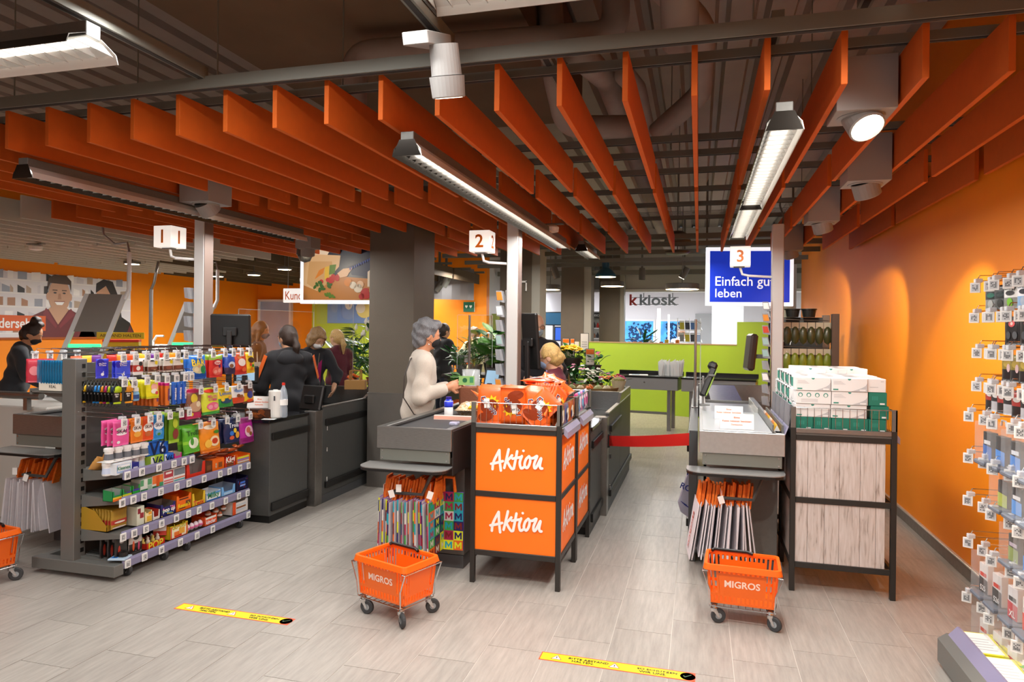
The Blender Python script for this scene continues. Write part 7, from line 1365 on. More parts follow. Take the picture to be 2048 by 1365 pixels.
  if style == 'fringe': cut = [('x', T(HD(0, .0, .20)), (.09 * s, .12 * s, .06 * s), Rh), ('x', T(HD(0, .098, .09)), (.072 * s, .07 * s, .1 * s), Rh)]
  surf_obj('hair', P + cut, max(min(h, .008), .006), HAIR(hair), e, noise=ns, seed=5, nscale=26)
 if mask:
  P = [('e', T(HD(0, .046, .066)), (.061 * s, .062 * s, .060 * s), Rh), ('c', T(HD(0, .095, .10)), T(HD(0, .112, .075)), .012 * s, .014 * s), ('x', T(HD(0, -.045, .09)), (.11 * s, .085 * s, .16 * s), Rh)]
  o, _, _ = surf_obj('mask', P, .006, mat('mask cloth ' + mask, mask, .7), e); lp = MB()
  for q in (-1, 1): lp.tube([T(HD(q * .058, .05, .10)), T(HD(q * .082, -.005, .118)), T(HD(q * .085, -.022, .10)), T(HD(q * .078, -.005, .07)), T(HD(q * .056, .045, .045))], .0018, 5)
  obj('ear_loop', lp, mat('mask cloth ' + mask, mask, .7), o)
 if eyes:
  for q in (-1, 1):
   k = MB().lathe([(0, -.013 * s), (.0125 * s, -.004 * s), (.0125 * s, .004 * s), (0, .013 * s)], 10); me = MB().merge(k, Matrix.Translation(HD(q * .031, .081, .118)))
   ey = obj('eye', me, mat('eye white', 'e8e4de', .2), e, smooth=True); obj('iris', MB().lathe([(0, -.006 * s), (.006 * s, 0), (0, .006 * s)], 8, T(HD(q * .031, .0915, .118))), mat('eye iris', '2e2018', .2), ey)
   obj('eyebrow', MB().tube([T(HD(q * .014, .097, .137)), T(HD(q * .034, .096, .143)), T(HD(q * .052, .084, .136))], .0035 * s, 5), mat('brow ' + (hair or '7a7068'), hair or '7a7068', .7), e)
 if glasses:
  gl = MB()
  for q in (-1, 1): gl.tube([T(HD(q * .034 + .024 * cos(a), .108, .116 + .018 * sin(a))) for a in [2 * pi * i / 12 for i in range(12)]], .0022, 5, closed=True).tube([T(HD(q * .058, .106, .120)), T(HD(q * .083, -.01, .118))], .002, 5)
  gl.tube([T(HD(-.010, .110, .118)), T(HD(.010, .110, .118))], .002, 5); obj('glasses', gl, BLACK, e)
 return e, U, HD, AR, s
BLK = '1c1c20'
# the shopper with short grey hair at the belt of lane two
ARM = lambda l, r: (l, r)
e, U, HD, AR, s = person('woman with short grey hair in a cream linen top at the lane two belt', (-2.28, 5.36, 0), 32, 1.70, .10, (.1, .08), (((-.03, .05, -.27), (.06, .27, -.22)), ((.05, -.05, -.27), (.02, .18, -.20))), 'c58a68', ('c4b9ac', .92, .020), .92, 'c09a86', '6d6d70', 'short_full', '1a1a1c', h=.0065, neck_open=.02, bulk=1.0, hands=(.9, .8))
k = MB().tube([HD(.086, .0, .07), HD(.088, .0, .045)], .002, 5).lathe([(0, -.008), (.005, 0), (0, .008)], 8, tuple(HD(.088, 0, .036))); obj('earring', k, CHROME, e)
obj('necklace', MB().tube([U(-.075, -.03, 1.42), U(-.05, .055, 1.405), U(0, .085, 1.385), U(.05, .055, 1.405), U(.075, -.03, 1.42)], .003, 6), mat('necklace beads', 'b8a890', .3, .5), e)
e2 = thing('shoulder_bag', 'brown leather shoulder bag worn by the grey-haired woman', 'bag', tuple(e.matrix_basis @ Vector((.0, .0, .0))), e.rotation_euler.z)
pts = [U(-.12, .06, 1.37), U(-.03, -.02, 1.43), U(.06, -.115, 1.36), U(.10, -.155, 1.22), U(.14, -.15, 1.05), U(.19, -.06, .93), U(.2, .06, .90)]
obj('strap', MB().tube(pts, .0055, 6), mat('dark leather strap', '2e241e', .5), e2)
obj('bag_body', MB().box((.17, .02, .76), (.24, .30, .93), 0, .02, M=Matrix.Translation((0, 0, .0))), mat('brown leather', '7a4a2e', .45, bump=(60, .2)), e2); obj('flap', MB().box((.24, .03, .84), (.246, .29, .93), 0, .003), mat('tan leather trim', 'a8683c', .4), e2)
wr = e.matrix_basis @ AR[1][2]; e3 = thing('banknote', 'green banknote held by the grey-haired woman', 'banknote', tuple(wr + Vector((.10, .05, .04))), radians(18)); b_ = obj('note', MB().box((-.02, 0, -.02), (.11, .001, .055)), mat('green banknote', '8ab86a', .6), e3); obj('print', MB().lathe([(0, 0), (.02, 0)], 10, (.03, -.001, .02), axis='y').box((.07, -.0012, .0), (.1, -.0006, .045)), mat('banknote print', '3a8a5a', .6), b_)
e3 = thing('purse', 'brown leather purse in front of the grey-haired woman', 'purse', tuple(wr + Vector((.10, .30, -.08))), .3); obj('purse_body', MB().box((-.10, -.02, -.10), (.22, .04, .07), 0, .012), mat('brown purse leather', '8a5238', .5, bump=(60, .2)), e3); obj('clasp', MB().box((.05, -.024, .02), (.07, -.02, .08), 0, .002), mat('tan leather trim', 'a8683c', .4), e3)
# cashier of lane one, seen from behind
e, U, HD, AR, s = person('cashier with a dark ponytail in a black jacket with orange shoulder stripes at lane one', (-4.02, 6.12, 0), 135, 1.64, .05, (.45, .1), (((-.09, .06, -.26), (-.02, .26, -.36)), ((.09, .08, -.26), (.06, .30, -.34))), 'd8a684', (BLK, .86, .03), .95, '26262a', '33241c', 'ponytail', '9fb6cc', h=.008, bulk=1.08)
for (sh, el, wr), sg in zip(AR, (-1, 1)):
 d = (el - sh).normalized(); o_ = Vector((sg, -.75, .15)).normalized(); o_ = (o_ - d * o_.dot(d)).normalized(); sd = d.cross(o_); k = MB(); P = [sh.lerp(el, t) + o_ * (.047 + .036 * (1.25 - .35 * t)) for t in (-.12, .1, .35, .6, .8)]
 for a, b in zip(P, P[1:]): k.prism([a - sd * .022, a + sd * .022, b + sd * .022, b - sd * .022], tuple(o_ * .004))
 obj('stripe', k, mat('orange jacket stripe', 'f0702a', .7), e)
obj('hood', surf_obj('hood', [('e', tuple(U(0, -.085, 1.35)), (.12, .05, .07), None), ('e', tuple(U(0, -.06, 1.395)), (.1, .06, .045), None)], .009, CLOTH(BLK), e)[0].data, None, e) if False else surf_obj('hood', [('e', tuple(U(0, -.105, 1.35)), (.13, .05, .075), None), ('e', tuple(U(0, -.07, 1.405)), (.095, .06, .04), None)], .009, CLOTH('202024'), e)
# shopper bending over the packing end of lane one
e, U, HD, AR, s = person('woman with brown bobbed hair and white mask bending over the lane one packing end', (-4.64, 7.50, 0), -38, 1.66, .30, (.25, .45), (((-.10, .12, -.24), (.0, .26, -.40)), ((.06, .1, -.25), (.02, .20, -.44))), 'cf9f7e', ('1f2026', .85, .022), .8, '26262c', '9c7a50', 'bob', 'f2f2f2', h=.0075, bulk=1.08)
k = MB()
for q in (-1, 1): k.prism([U(q * .075, .118, 1.32), U(q * .03, .132, 1.28), U(q * .04, .132, 1.0), U(q * .09, .118, 1.0)], (0, .004, 0))
obj('scarf', k, mat('magenta scarf', 'a81f6e', .7), e); obj('necklace', MB().tube([U(-.05, .08, 1.39), U(-.03, .125, 1.25), U(0, .14, 1.12), U(.03, .125, 1.25), U(.05, .08, 1.39)], .003, 5), mat('necklace beads', 'b8a890', .3, .5), e)
# people farther back
e, *_ = person('woman with a blonde ponytail in a burgundy blouse by the white-flowered plants', (-5.02, 8.85, 0), 150, 1.60, .02, (.3, .1), (((-.08, .08, -.25), (-.05, .30, -.30)), None or ((.05, .0, -.28), (.04, .14, -.44))), 'dcae90', ('5c1c2c', .84, .02), .5, '26262a', 'c9a468', 'ponytail', None, h=.011)
e, U, *_ = person('woman with long brown hair in a black patterned shirt with a pale tote bag', (-5.93, 8.27, 0), 30, 1.70, .04, (-.2, .15), (((-.05, .02, -.28), (.0, .22, -.34)), ((.05, -.02, -.28), (.02, .18, -.40))), 'c98e6c', ('201f22', .86, .02), .35, '2a2a30', '6a4a30', 'long', '6a7a8c', h=.011)
e2 = thing('tote_bag', 'pale cloth tote bag on the shoulder of the long-haired woman', 'bag', (e.location.x + .10, e.location.y - .25, 0), .3); obj('bag_body', MB().prism([(-.12, -.05, 1.18), (.10, -.05, 1.18), (.12, -.06, .78), (-.12, -.06, .78)], (0, .1, 0)), CLOTH('cfc8b8'), e2); obj('strap', MB().tube([(-.08, 0, 1.18), (-.04, .06, 1.42), (.04, .06, 1.42), (.07, 0, 1.18)], .008, 6), CLOTH('cfc8b8'), e2)
e, *_ = person('woman with a dark curly bun and black mask in a dark sweater', (-7.55, 6.05, 0), 42, 1.66, .22, (-.1, .35), (((-.05, .10, -.25), (.0, .32, -.30)), ((.05, .08, -.26), (.04, .26, -.38))), 'c08a66', ('2a2d33', .85, .025), .95, '26282e', '2a1c16', 'bun', '1c1c1e', h=.009, bulk=1.05)
e, U, HD, AR, s = person('cashier of lane two with pinned-up blonde hair and blue mask in a burgundy blouse', (-1.28, 6.40, 0), 178, 1.66, .12, (.0, .15), (((-.06, .14, -.22), (.0, .36, -.22)), ((.06, .10, -.25), (.0, .32, -.26))), 'd6a282', ('5e1a2a', .84, .02), .6, '26262a', 'c8a262', 'updo', '9db4d8', h=.007, seated=True, glasses=True)
e.location.z = .235
st = thing('swivel_stool', 'black swivel stool under the lane two cashier', 'stool', (-1.28, 6.40, 0)); obj('seat', MB().lathe([(0, .60), (.2, .60), (.21, .63), (.19, .665), (0, .67)], 20), BLACK, st); obj('column', MB().lathe([(.03, .05), (.03, .6)], 12), STEEL, st); obj('foot_plate', MB().lathe([(.24, 0), (.24, .02), (.05, .06), (0, .06)], 20), STEEL, st)
obj('earring', MB().lathe([(0, -.007), (.007, 0), (0, .007)], 8, tuple(HD(.086, -.004, .06))), PAPER, e)
e, *_ = person('tall bald man in a dark jacket behind the lane two cashier', (-1.78, 7.55, 0), -70, 1.80, .04, (.15, .12), (((-.08, .10, -.26), (-.05, .30, -.20)), ((.08, .06, -.27), (-.02, .26, -.30))), 'd9a88a', (BLK, .85, .032), .95, '24262e', 'b0aca6', 'fringe', 'a9c4d2', h=.008, bulk=1.15, glasses=True)
gl = thing('glove_box', 'violet packet beside the lane two till screen', 'packet', (-1.47, 6.92, 1.05), .2); obj('packet', MB().box((-.05, -.03, 0), (.05, .03, .32), 0, .01), print_mat('violet packet print', ['6a5ac8', '8a7ad8', '4a3aa8', 'c8c0f0'], 30), gl); obj('stand', MB().box((-.06, -.04, -.06), (.06, .04, 0)), GREY, gl)
e, *_ = person('man in a black jacket pushing a trolley in front of the far orange wall', (-4.25, 11.0, 0), 55, 1.72, .06, (0, .1), (((-.05, .1, -.25), (-.02, .34, -.24)), ((.05, .1, -.25), (.02, .34, -.24))), 'c89878', (BLK, .82, .04), .95, '24283a', '3a3230', 'short', None, h=.012, bulk=1.15)
e, *_ = person('person in a pale yellow coat seen through the hygiene screen beside the plants', (-4.05, 12.2, 0), 150, 1.66, .03, (0, .1), (((-.08, .14, -.22), (-.06, .42, -.24)), ((.06, .02, -.28), (.04, .16, -.46))), 'c89878', ('dcdcb0', .72, .04), .95, '2a3550', '8a867e', 'short_full', None, h=.012, bulk=1.15)
e, *_ = person('man in a white shirt at the kiosk counter seen from behind', (-.55, 19.0, 0), 60, 1.72, .25, (-.4, .1), None, 'c89070', ('eceef4', .84, .03), .5, '3a3c46', '7a5a44', 'short', None, h=.014, bulk=1.2)
# ------------------------------------------------------------------ the back of the shop: scan towers, plants, flowers, tables, kiosk
# self-scan towers by the left counters
def tower(x, y, rz, hgt, label, pole):
 e = thing('scan_tower', label, 'scan tower', (x, y, 0), rz); W2 = .17
 for q in (-1, 1): obj('slanted_rail', MB().prism([(q * W2 - .022 - .3, -.32, .95), (q * W2 + .022 - .3, -.32, .95), (q * W2 + .022, .02, hgt), (q * W2 - .022, .02, hgt)], (0, .07, .0)), mat('white tower rail', 'd4d6d4', .4), e)
 a, b = .62, 1.0; L_ = lambda t: (-.32 + .34 * t, .95 + (hgt - .95) * t); SX = lambda t: -.3 * (1 - t)
 def slab(t0, t1, dy, th): (y0, z0), (y1, z1) = L_(t0), L_(t1); return MB().prism([(-W2 + .02 + SX(t0), y0 + dy, z0), (W2 - .02 + SX(t0), y0 + dy, z0), (W2 - .02 + SX(t1), y1 + dy, z1), (-W2 + .02 + SX(t1), y1 + dy, z1)], (0, th, 0))
 obj('grey_panel', slab(a, b, 0, .05), mat('taupe tower panel', '7c766e', .5), e); h_ = obj('scanner_housing', slab(.0, .46, .01, .1), GREY, e); gl = MB()
 for i in range(9): t = .1 + i * .035; yy, zz = L_(t); gl.box((-W2 + .05 + SX(t), yy - .004, zz), (W2 - .05 + SX(t), yy + .01, zz + .008))
 obj('grille', gl, BLACK, h_)['kind'] = 'stuff'; yy, zz = L_(.48); obj('green_light', MB().box((-W2 + .03 + SX(.48), yy - .01, zz - .02), (W2 - .03 + SX(.48), yy + .05, zz + .02), 0, .008), mat('green status light', '3fe08a', .3, emit=1.6), h_)
 if pole: obj('mast', MB().tube([(W2, .02, hgt - .05), (W2 + .04, .03, hgt + .05), (W2 + .04, .03, hgt + .45)], .022, 10), WHITE, e); obj('power_flex', MB().tube([(W2 + .04, .03, hgt + .45), (W2 + .02, .03, hgt + .55), (W2 - .1, .05, hgt + .53), (W2 - .2, .05, hgt + .62), (W2 - .22, .05, hgt + .8)], .012, 8), STEEL, e)
 obj('foot', MB().box((-W2 - .33, -.4, 0), (W2 - .27, -.1, .95), 0, .01), WHITE, e); return e
tower(-5.95, 5.75, radians(38), 1.98, 'white slanted scan tower with a green light left of the sweets shelf', True); tower(-6.25, 7.5, radians(34), 1.95, 'farther white scan tower behind the lane one post', True)
e = thing('cable_mast', 'steel cable mast between the two scan towers', 'mast', (-7.9, 8.45, 0)); obj('mast', MB().tube([(0, 0, 0), (0, 0, 2.2)], .028, 10), STEEL, e); obj('power_flex', MB().tube([(0, 0, 2.2), (.05, 0, 2.3), (.08, 0, 2.45), (.08, .05, 2.62)], .02, 8), STEEL, e)
# separation counter at the left edge, yellow notice box, roll holder, trolley
e = thing('low_counter', 'pale low counter with a steel rail at the left behind lane one', 'counter', (-6.6, 4.5, 0)); obj('counter_body', MB().box((-1.2, 0, 0), (1.35, .45, .96), 0, .01), mat('pale counter laminate', 'cfcac2', .5), e); obj('steel_rail', MB().tube([(-1.2, -.05, 1.06), (1.35, -.05, 1.06)], .03, 10), STEEL, e)
for q in (-1.0, 0, 1.2): obj('rail_foot', MB().box((q - .02, -.07, .94), (q + .02, -.03, 1.05)), STEEL, e)
e = thing('notice_box', 'yellow notice box with black signs in front of the far orange wall', 'notice box', (-6.95, 6.95, 0), radians(35)); NY = mat('yellow notice', 'd8c41e', .45); b_ = obj('box', MB().box((-.2, 0, 1.15), (.2, .2, 1.45), 0, .006), NY, e); obj('top_panel', MB().box((-.26, -.01, 1.49), (.26, .02, 1.57)), NY, e); obj('red_band', MB().box((-.2, -.003, 1.45), (.2, .2, 1.48)), mat('print d8331e', 'd8331e', .4), e); obj('stand', MB().box((-.15, .05, 0), (.15, .15, 1.15)), GREY, e)
k = MB()
for q in (-.1, .1): k.lathe([(0, -.002), (.055, -.002)], 14, (q, 0, 1.31), axis='y'); k.quad((q - .07, -.002, 1.20), (q + .07, -.002, 1.20), (q + .07, -.002, 1.215), (q - .07, -.002, 1.215))
put_text(k, 'ABSTAND HALTEN', (0, -.01, 1.53), X, Z, width=.45); obj('print', k, BLACK, b_)
e = thing('film_dispenser', 'white film roll dispenser behind the hygiene screen', 'dispenser', (-6.95, 7.75, 1.1), .5); obj('roll', MB().lathe([(.02, -.16), (.06, -.16), (.06, .16), (.02, .16)], 18, (0, 0, .25), axis='x'), mat('milky film roll', 'd8d4d0', .25), e); obj('bracket', MB().tube([(-.2, .05, -1.1), (-.2, .05, .35), (-.15, .0, .42), (-.05, -.05, .42)], .015, 8), WHITE, e); obj('shelf', MB().box((-.22, -.1, -.02), (.22, .12, 0)), WHITE, e)
def trolley(x, y, rz, label):
 e = thing('shopping_trolley', label, 'shopping trolley', (x, y, 0), rz, 'shopping trolleys'); obj('handle', MB().tube([(-.26, -.35, 1.0), (-.24, -.42, 1.04), (.24, -.42, 1.04), (.26, -.35, 1.0)], .018, 8), ORANGEPL, e); k = MB()
 for i in range(9): t = -.25 + i * .0625; k.tube([(t, -.32, .55), (t, -.34, .95)], .004, 4); k.tube([(t * .8, .45, .62), (t * .8, .47, .90)], .004, 4); k.tube([(t, -.32, .55), (t * .8, .45, .62)], .004, 4)
 for z in (.55, .75, .95):
  for q in (-1, 1): k.tube([(q * .25, -.33, z), (q * .2, .46, z - .03)], .005, 4)
  k.tube([(-.25, -.33, z), (.25, -.33, z)], .005, 4); k.tube([(-.2, .46, z - .03), (.2, .46, z - .03)], .005, 4)
 obj('wire_cage', k, CHROME, e); f = MB()
 for q in (-1, 1): f.tube([(q * .25, -.36, 1.0), (q * .25, -.3, .5), (q * .26, -.3, .12)], .012, 6).tube([(q * .26, -.3, .14), (q * .2, .4, .16)], .012, 6)
 obj('frame', f, GREY, e)
 for q in (-1, 1):
  for yy in (-.3, .4): obj('wheel', MB().lathe([(0, -.015), (.06, -.015), (.06, .015), (0, .015)], 14, (q * (.26 if yy < 0 else .2), yy, .06), axis='x'), BLACK, e)
 return e
t0 = trolley(-4.45, 11.75, 1.0, 'shopping trolley with an orange handle pushed by the man in the black jacket'); dup(t0, (-4.95, 12.5, 0), 1.9, 'shopping trolley with an orange handle beside the person in the yellow coat'); dup(t0, (-3.95, 8.15, 0), -1.2, 'shopping trolley with an orange handle at the packing end of lane one')
e = thing('shopping_crate', 'orange plastic shopping crate in front of the woman with the bun', 'crate', (-6.78, 6.5, .97), .4); k = MB()
for q in (-1, 1):
 k.box((-.2, q * .14 - .004, 0), (.2, q * .14 + .004, .06)).box((-.2, q * .14 - .004, .17), (.2, q * .14 + .004, .22)); k.box((q * .2 - .004, -.14, 0), (q * .2 + .004, .14, .06)).box((q * .2 - .004, -.14, .17), (q * .2 + .004, .14, .22))
 for i in range(7): k.box((-.2 + i * .065, q * .14 - .004, .06), (-.18 + i * .065, q * .14 + .004, .17)); k.box((q * .2 - .004, -.14 + i * .045, .06), (q * .2 + .004, -.125 + i * .045, .17))
k.box((-.2, -.14, 0), (.2, .14, .006)); obj('crate', k, ORANGEPL, e); obj('rim', MB().box((-.21, -.15, .215), (.21, -.13, .23)).box((-.21, .13, .215), (.21, .15, .23)).box((-.21, -.13, .215), (-.19, .13, .23)).box((.19, -.13, .215), (.21, .13, .23)), ORANGEPL, e)
e = thing('crate_support', 'pale pedestal under the orange crate', 'pedestal', (-6.78, 6.5, 0), .4); obj('pedestal', MB().box((-.22, -.16, 0), (.22, .16, .965), 0, .01), mat('pale counter laminate', 'cfcac2', .5), e); obj('top_edge', MB().box((-.225, -.165, .95), (.225, .165, .966)), STEEL, e)
e = thing('paper_carrier', 'brown paper carrier bag on the packing end of lane one', 'bag', (-3.92, 7.35, .93), .3); obj('bag_body', MB().box((-.12, -.07, 0), (.12, .07, .11), 0, .004), mat('kraft paper', 'b8894e', .8), e)
for q in (-1, 1): obj('handle', MB().tube([(-.06, q * .05, .11), (-.06, q * .05, .22), (.06, q * .05, .22), (.06, q * .05, .11)], .01, 6), mat('kraft paper handle', 'a8793e', .8), e)

# ---- plants
LEAF = mat('dark green leaf', '1f5a22', .4, noise=(10, .25)); LEAF2 = mat('fresh green leaf', '4a8a2a', .45, noise=(10, .2)); POT = mat('dark plastic pot', '3a3634', .5); TERRA = mat('terracotta pot', '8a4a30', .7)
def leaf_geo(L_, w, bend):
 k = MB(); n = 4; P = []
 for i in range(n + 1):
  t = i / n; hw = w * sin(pi * min(1, t * .92 + .06)) ** .8; P.append(((-hw, t * L_, bend * t * t), (0, t * L_, bend * t * t - .12 * hw), (hw, t * L_, bend * t * t)))
 for a, b in zip(P, P[1:]): k.quad(a[0], a[1], b[1], b[0]); k.quad(a[1], a[2], b[2], b[1])
 return k
LM = {}
def plant(label, p, n, hgt, spread, lw, ll, leafm, potr, poth, seed, flowers=None, potm=None, nf=0, fs=.03, kind='potted_plant', parts=True):
 rr = random.Random(seed); e = thing(kind, label, 'plant', p); pm = potm or POT
 obj('pot', MB().lathe([(0, 0), (potr * .75, 0), (potr, poth * .92), (potr * 1.08, poth * .92), (potr * 1.08, poth), (potr * .95, poth), (potr * .9, poth * .9), (0, poth * .9)], 18), pm, e)
 key = (round(lw, 3), round(ll, 3), leafm.name)
 if key not in LM: LM[key] = [mesh_of('leaf', leaf_geo(ll * q, lw * q, -ll * b_), leafm, True) for q, b_ in ((1, .25), (.8, .45), (1.1, .1))]
 st = MB()
 for i in range(n):
  a = rr.uniform(0, 2 * pi); rad = spread * sqrt(rr.random()); z = poth + hgt * (.15 + .85 * rr.random()) * (1 - .35 * rad / spread); q = Vector((cos(a) * rad, sin(a) * rad, z))
  st.tube([(cos(a) * potr * .3, sin(a) * potr * .3, poth * .9), tuple(q)], .003, 3, cap=False)
  o = bpy.data.objects.new('leaf', LM[key][i % 3]); C.objects.link(o); o.parent = e; o.location = q; o.rotation_euler = (rr.uniform(-.2, .9), rr.uniform(-.4, .4), a - pi / 2 + rr.uniform(-.6, .6))
 obj('stems', st, LEAF2, e)['kind'] = 'stuff'
 for i in range(nf):
  a = rr.uniform(0, 2 * pi); rad = spread * .85 * sqrt(rr.random()); z = poth + hgt * rr.uniform(.75, 1.1) * (1 - .3 * rad / spread); f = MB()
  if fs > .045: f.lathe([(0, -fs), (fs * .5, -fs * .3), (fs * .35, fs * .5), (0, fs)], 7, (0, 0, 0), sy=.4)
  else:
   for j in range(5): t = 2 * pi * j / 5; f.lathe([(0, -fs * .2), (fs * .5, 0), (0, fs * .3)], 5, (cos(t) * fs * .5, sin(t) * fs * .5, 0))
  o = obj('flower', f, rr.choice(flowers), e, (cos(a) * rad, sin(a) * rad, z)); o.rotation_euler = (rr.uniform(-.5, .5), rr.uniform(-.5, .5), 0)
 return e
FW = mat('white petal', 'f0efe2', .5); FP = mat('pink petal', 'd8408a', .5); FY = mat('yellow petal', 'f2c81e', .5); FO = mat('orange petal', 'e8741e', .5); FR = mat('rose petal', 'e08ab0', .5)
e = thing('plant_bench', 'grey bench carrying the white-flowered plants', 'bench', (-4.85, 9.75, 0)); obj('bench_top', MB().box((-.9, -.3, .66), (.9, .35, .7), 0, .01), GREY, e)
for q in (-1, 1): obj('leg', MB().box((q * .85 - .03, -.25, 0), (q * .85 + .03, .3, .66)), GREY, e)
plant('big white-flowered leafy plant under the tulip picture beside the grey pillar', (-4.82, 9.65, .70), 110, 1.05, .42, .05, .26, LEAF, .13, .2, 1, [FW], TERRA, 14, .06); plant('white-flowered leafy plant behind the blonde ponytail', (-5.3, 9.8, .70), 60, .65, .3, .045, .22, LEAF, .12, .2, 2, [FW], TERRA, 7, .055); plant('white-flowered leafy plant next to the grey pillar edge', (-4.4, 9.8, .70), 70, .8, .32, .045, .24, LEAF, .12, .2, 3, [FW], None, 7, .055)
e = thing('plant_table', 'dark plant table beyond the lane two hygiene screen', 'table', (-2.85, 9.1, 0)); obj('table_top', MB().box((-.55, -.3, 1.0), (.35, .35, 1.04), 0, .01), POT, e)
for q in (-.5, .3): obj('leg', MB().box((q - .03, -.25, 0), (q + .03, .3, 1.0)), POT, e)
plant('green plant with split leaves beside the hygiene screen', (-2.68, 9.0, 1.04), 40, .5, .22, .08, .2, LEAF2, .11, .16, 4); plant('small green plant at the left end of the dark plant table', (-3.2, 9.05, 1.04), 40, .35, .2, .03, .14, LEAF, .08, .12, 5, None, GREY); plant('spiky green plant in a steel pot on the dark plant table', (-2.95, 8.95, 1.04), 36, .4, .2, .025, .2, LEAF2, .09, .14, 6, None, STEEL)
plant('tall green plant at the back of the dark plant table', (-2.85, 9.3, 1.04), 34, .6, .2, .06, .18, LEAF, .1, .15, 8); plant('small light green plant in an orange pot below the hygiene screen', (-2.92, 8.45, .72), 18, .3, .16, .05, .14, LEAF2, .09, .16, 9, None, ORANGEPL)
e = thing('orange_crate', 'orange box under the small light green plant', 'crate', (-2.92, 8.45, 0)); obj('box', MB().box((-.2, -.2, 0), (.2, .2, .72), 0, .01), ORANGEPL, e); obj('lip', MB().box((-.21, -.21, .68), (.21, .21, .715), 0, .004), ORANGEPL, e)
# flower stall in front of the green counter
e = thing('flower_steps', 'dark stepped flower stand in front of the green counter', 'stand', (-1.58, 9.35, 0))
for i, (z, y) in enumerate(((.62, -.25), (.8, .05), (1.0, .35))): obj('step', MB().box((-.55, y, z - .03), (.55, y + .32, z), 0, .004), POT, e); 
for q in (-.52, .52): obj('post', MB().box((q - .02, .6, 0), (q + .02, .64, .97)), POT, e); obj('post', MB().box((q - .02, -.22, 0), (q + .02, -.18, .59)), POT, e)
fl_specs = [('yellow chrysanthemum pot with an orange rim of flowers at the left of the flower stand', (-1.80, 9.87, 1.0), 26, .18, .2, [FY], 90, None, .15, .26), ('orange chrysanthemum pot behind the blonde cashier', (-2.02, 9.87, 1.0), 20, .16, .16, [FO], 60, None, .13, .24), ('pink cyclamen in a dark pot on the flower stand', (-1.48, 9.9, 1.0), 34, .22, .17, [FP], 8, None, .12, .16), ('white cyclamen in a wicker pot on the middle step', (-1.42, 9.55, .8), 36, .2, .2, [FW], 26, TERRA, .14, .14), ('white and green plant on the middle step behind the cashier', (-1.68, 9.55, .8), 30, .25, .18, [FW, FR], 12, None, .11, .14), ('pink hydrangea on the lower step', (-1.68, 9.25, .62), 26, .22, .18, [FR], 14, None, .11, .15), ('yellow button flowers on the lower step', (-1.92, 9.25, .62), 26, .3, .18, [FY], 8, None, .11, .15), ('yellow and red mixed flowers at the right of the lower step', (-1.14, 9.3, .62), 30, .32, .22, [FY, FO, FP], 26, None, .12, .15), ('white hydrangea on the lower step', (-1.38, 9.25, .62), 26, .3, .18, [FW], 18, None, .11, .15), ('small leafy plant on the lower step', (-1.95, 9.55, .8), 30, .25, .16, [FR], 3, TERRA, .1, .14)]
for i, (lab, p, n, hg, sp, fl_, nf, pm, pr, ph) in enumerate(fl_specs): plant(lab, p, n, hg, sp, .03, .11, LEAF, pr, ph, 30 + i, fl_, pm, nf, .034, 'flower_pot')
rr = random.Random(9)
e = thing('gourd_basket', 'flat basket with gourds in front of the flower stand', 'basket', (-1.40, 8.72, .84)); obj('basket', MB().lathe([(0, 0), (.28, 0), (.33, .1), (.34, .1), (.3, 0)], 20, sx=1.3), mat('wicker', '9a7a4a', .8, bump=(80, .6)), e); obj('handle', MB().tube([(-.4, 0, .08), (-.38, 0, .25), (-.3, 0, .3), (-.22, 0, .25), (-.2, 0, .1)], .012, 6), mat('wicker', '9a7a4a', .8), e)
for i in range(12):
 q = thing('gourd', f'{["orange", "pale green", "cream"][i % 3]} gourd in the flat basket, {nth(i // 3)} of its colour from the till', 'gourd', (-1.68 + (i % 6) * .11, 8.67 + .1 * (i // 6), .91), rr.uniform(0, 3), 'gourds in the flat basket'); r_ = rr.uniform(.04, .06); obj('fruit', MB().lathe([(0, -r_), (r_ * .8, -r_ * .6), (r_, 0), (r_ * .7, r_ * .6), (r_ * .25, r_ * .95), (0, r_)], 12), [FO, mat('pale gourd', 'b8c08a', .5), mat('cream gourd', 'e8dcb8', .5)][i % 3], q, smooth=True); obj('stem', MB().tube([(0, 0, r_ * .9), (.01, 0, r_ + .025)], .006, 5), LEAF2, q)
e = thing('wrapped_bouquet', 'cream wrapped dried bouquet beside the metal packing table', 'bouquet', (-.98, 8.75, .84)); e.scale = (.62, .62, .62); obj('wrap', MB().lathe([(.05, 0), (.1, .12), (.16, .3), (.15, .3), (.05, .02)], 16), mat('cream wrapping paper', 'd8cfae', .7, bump=(20, .5)), e); obj('heads', MB().lathe([(0, .2), (.14, .26), (.12, .34), (0, .38)], 14), mat('dried flower heads', 'a8a468', .8, noise=(60, .4), bump=(60, 1)), e)
e = thing('stall_table', 'low dark table under the gourd basket', 'table', (-1.40, 8.72, 0)); obj('table_top', MB().box((-.5, -.22, .80), (.55, .22, .84)), POT, e)
for q in (-.45, .5): obj('leg', MB().box((q - .02, -.2, 0), (q + .02, .2, .80)), POT, e)
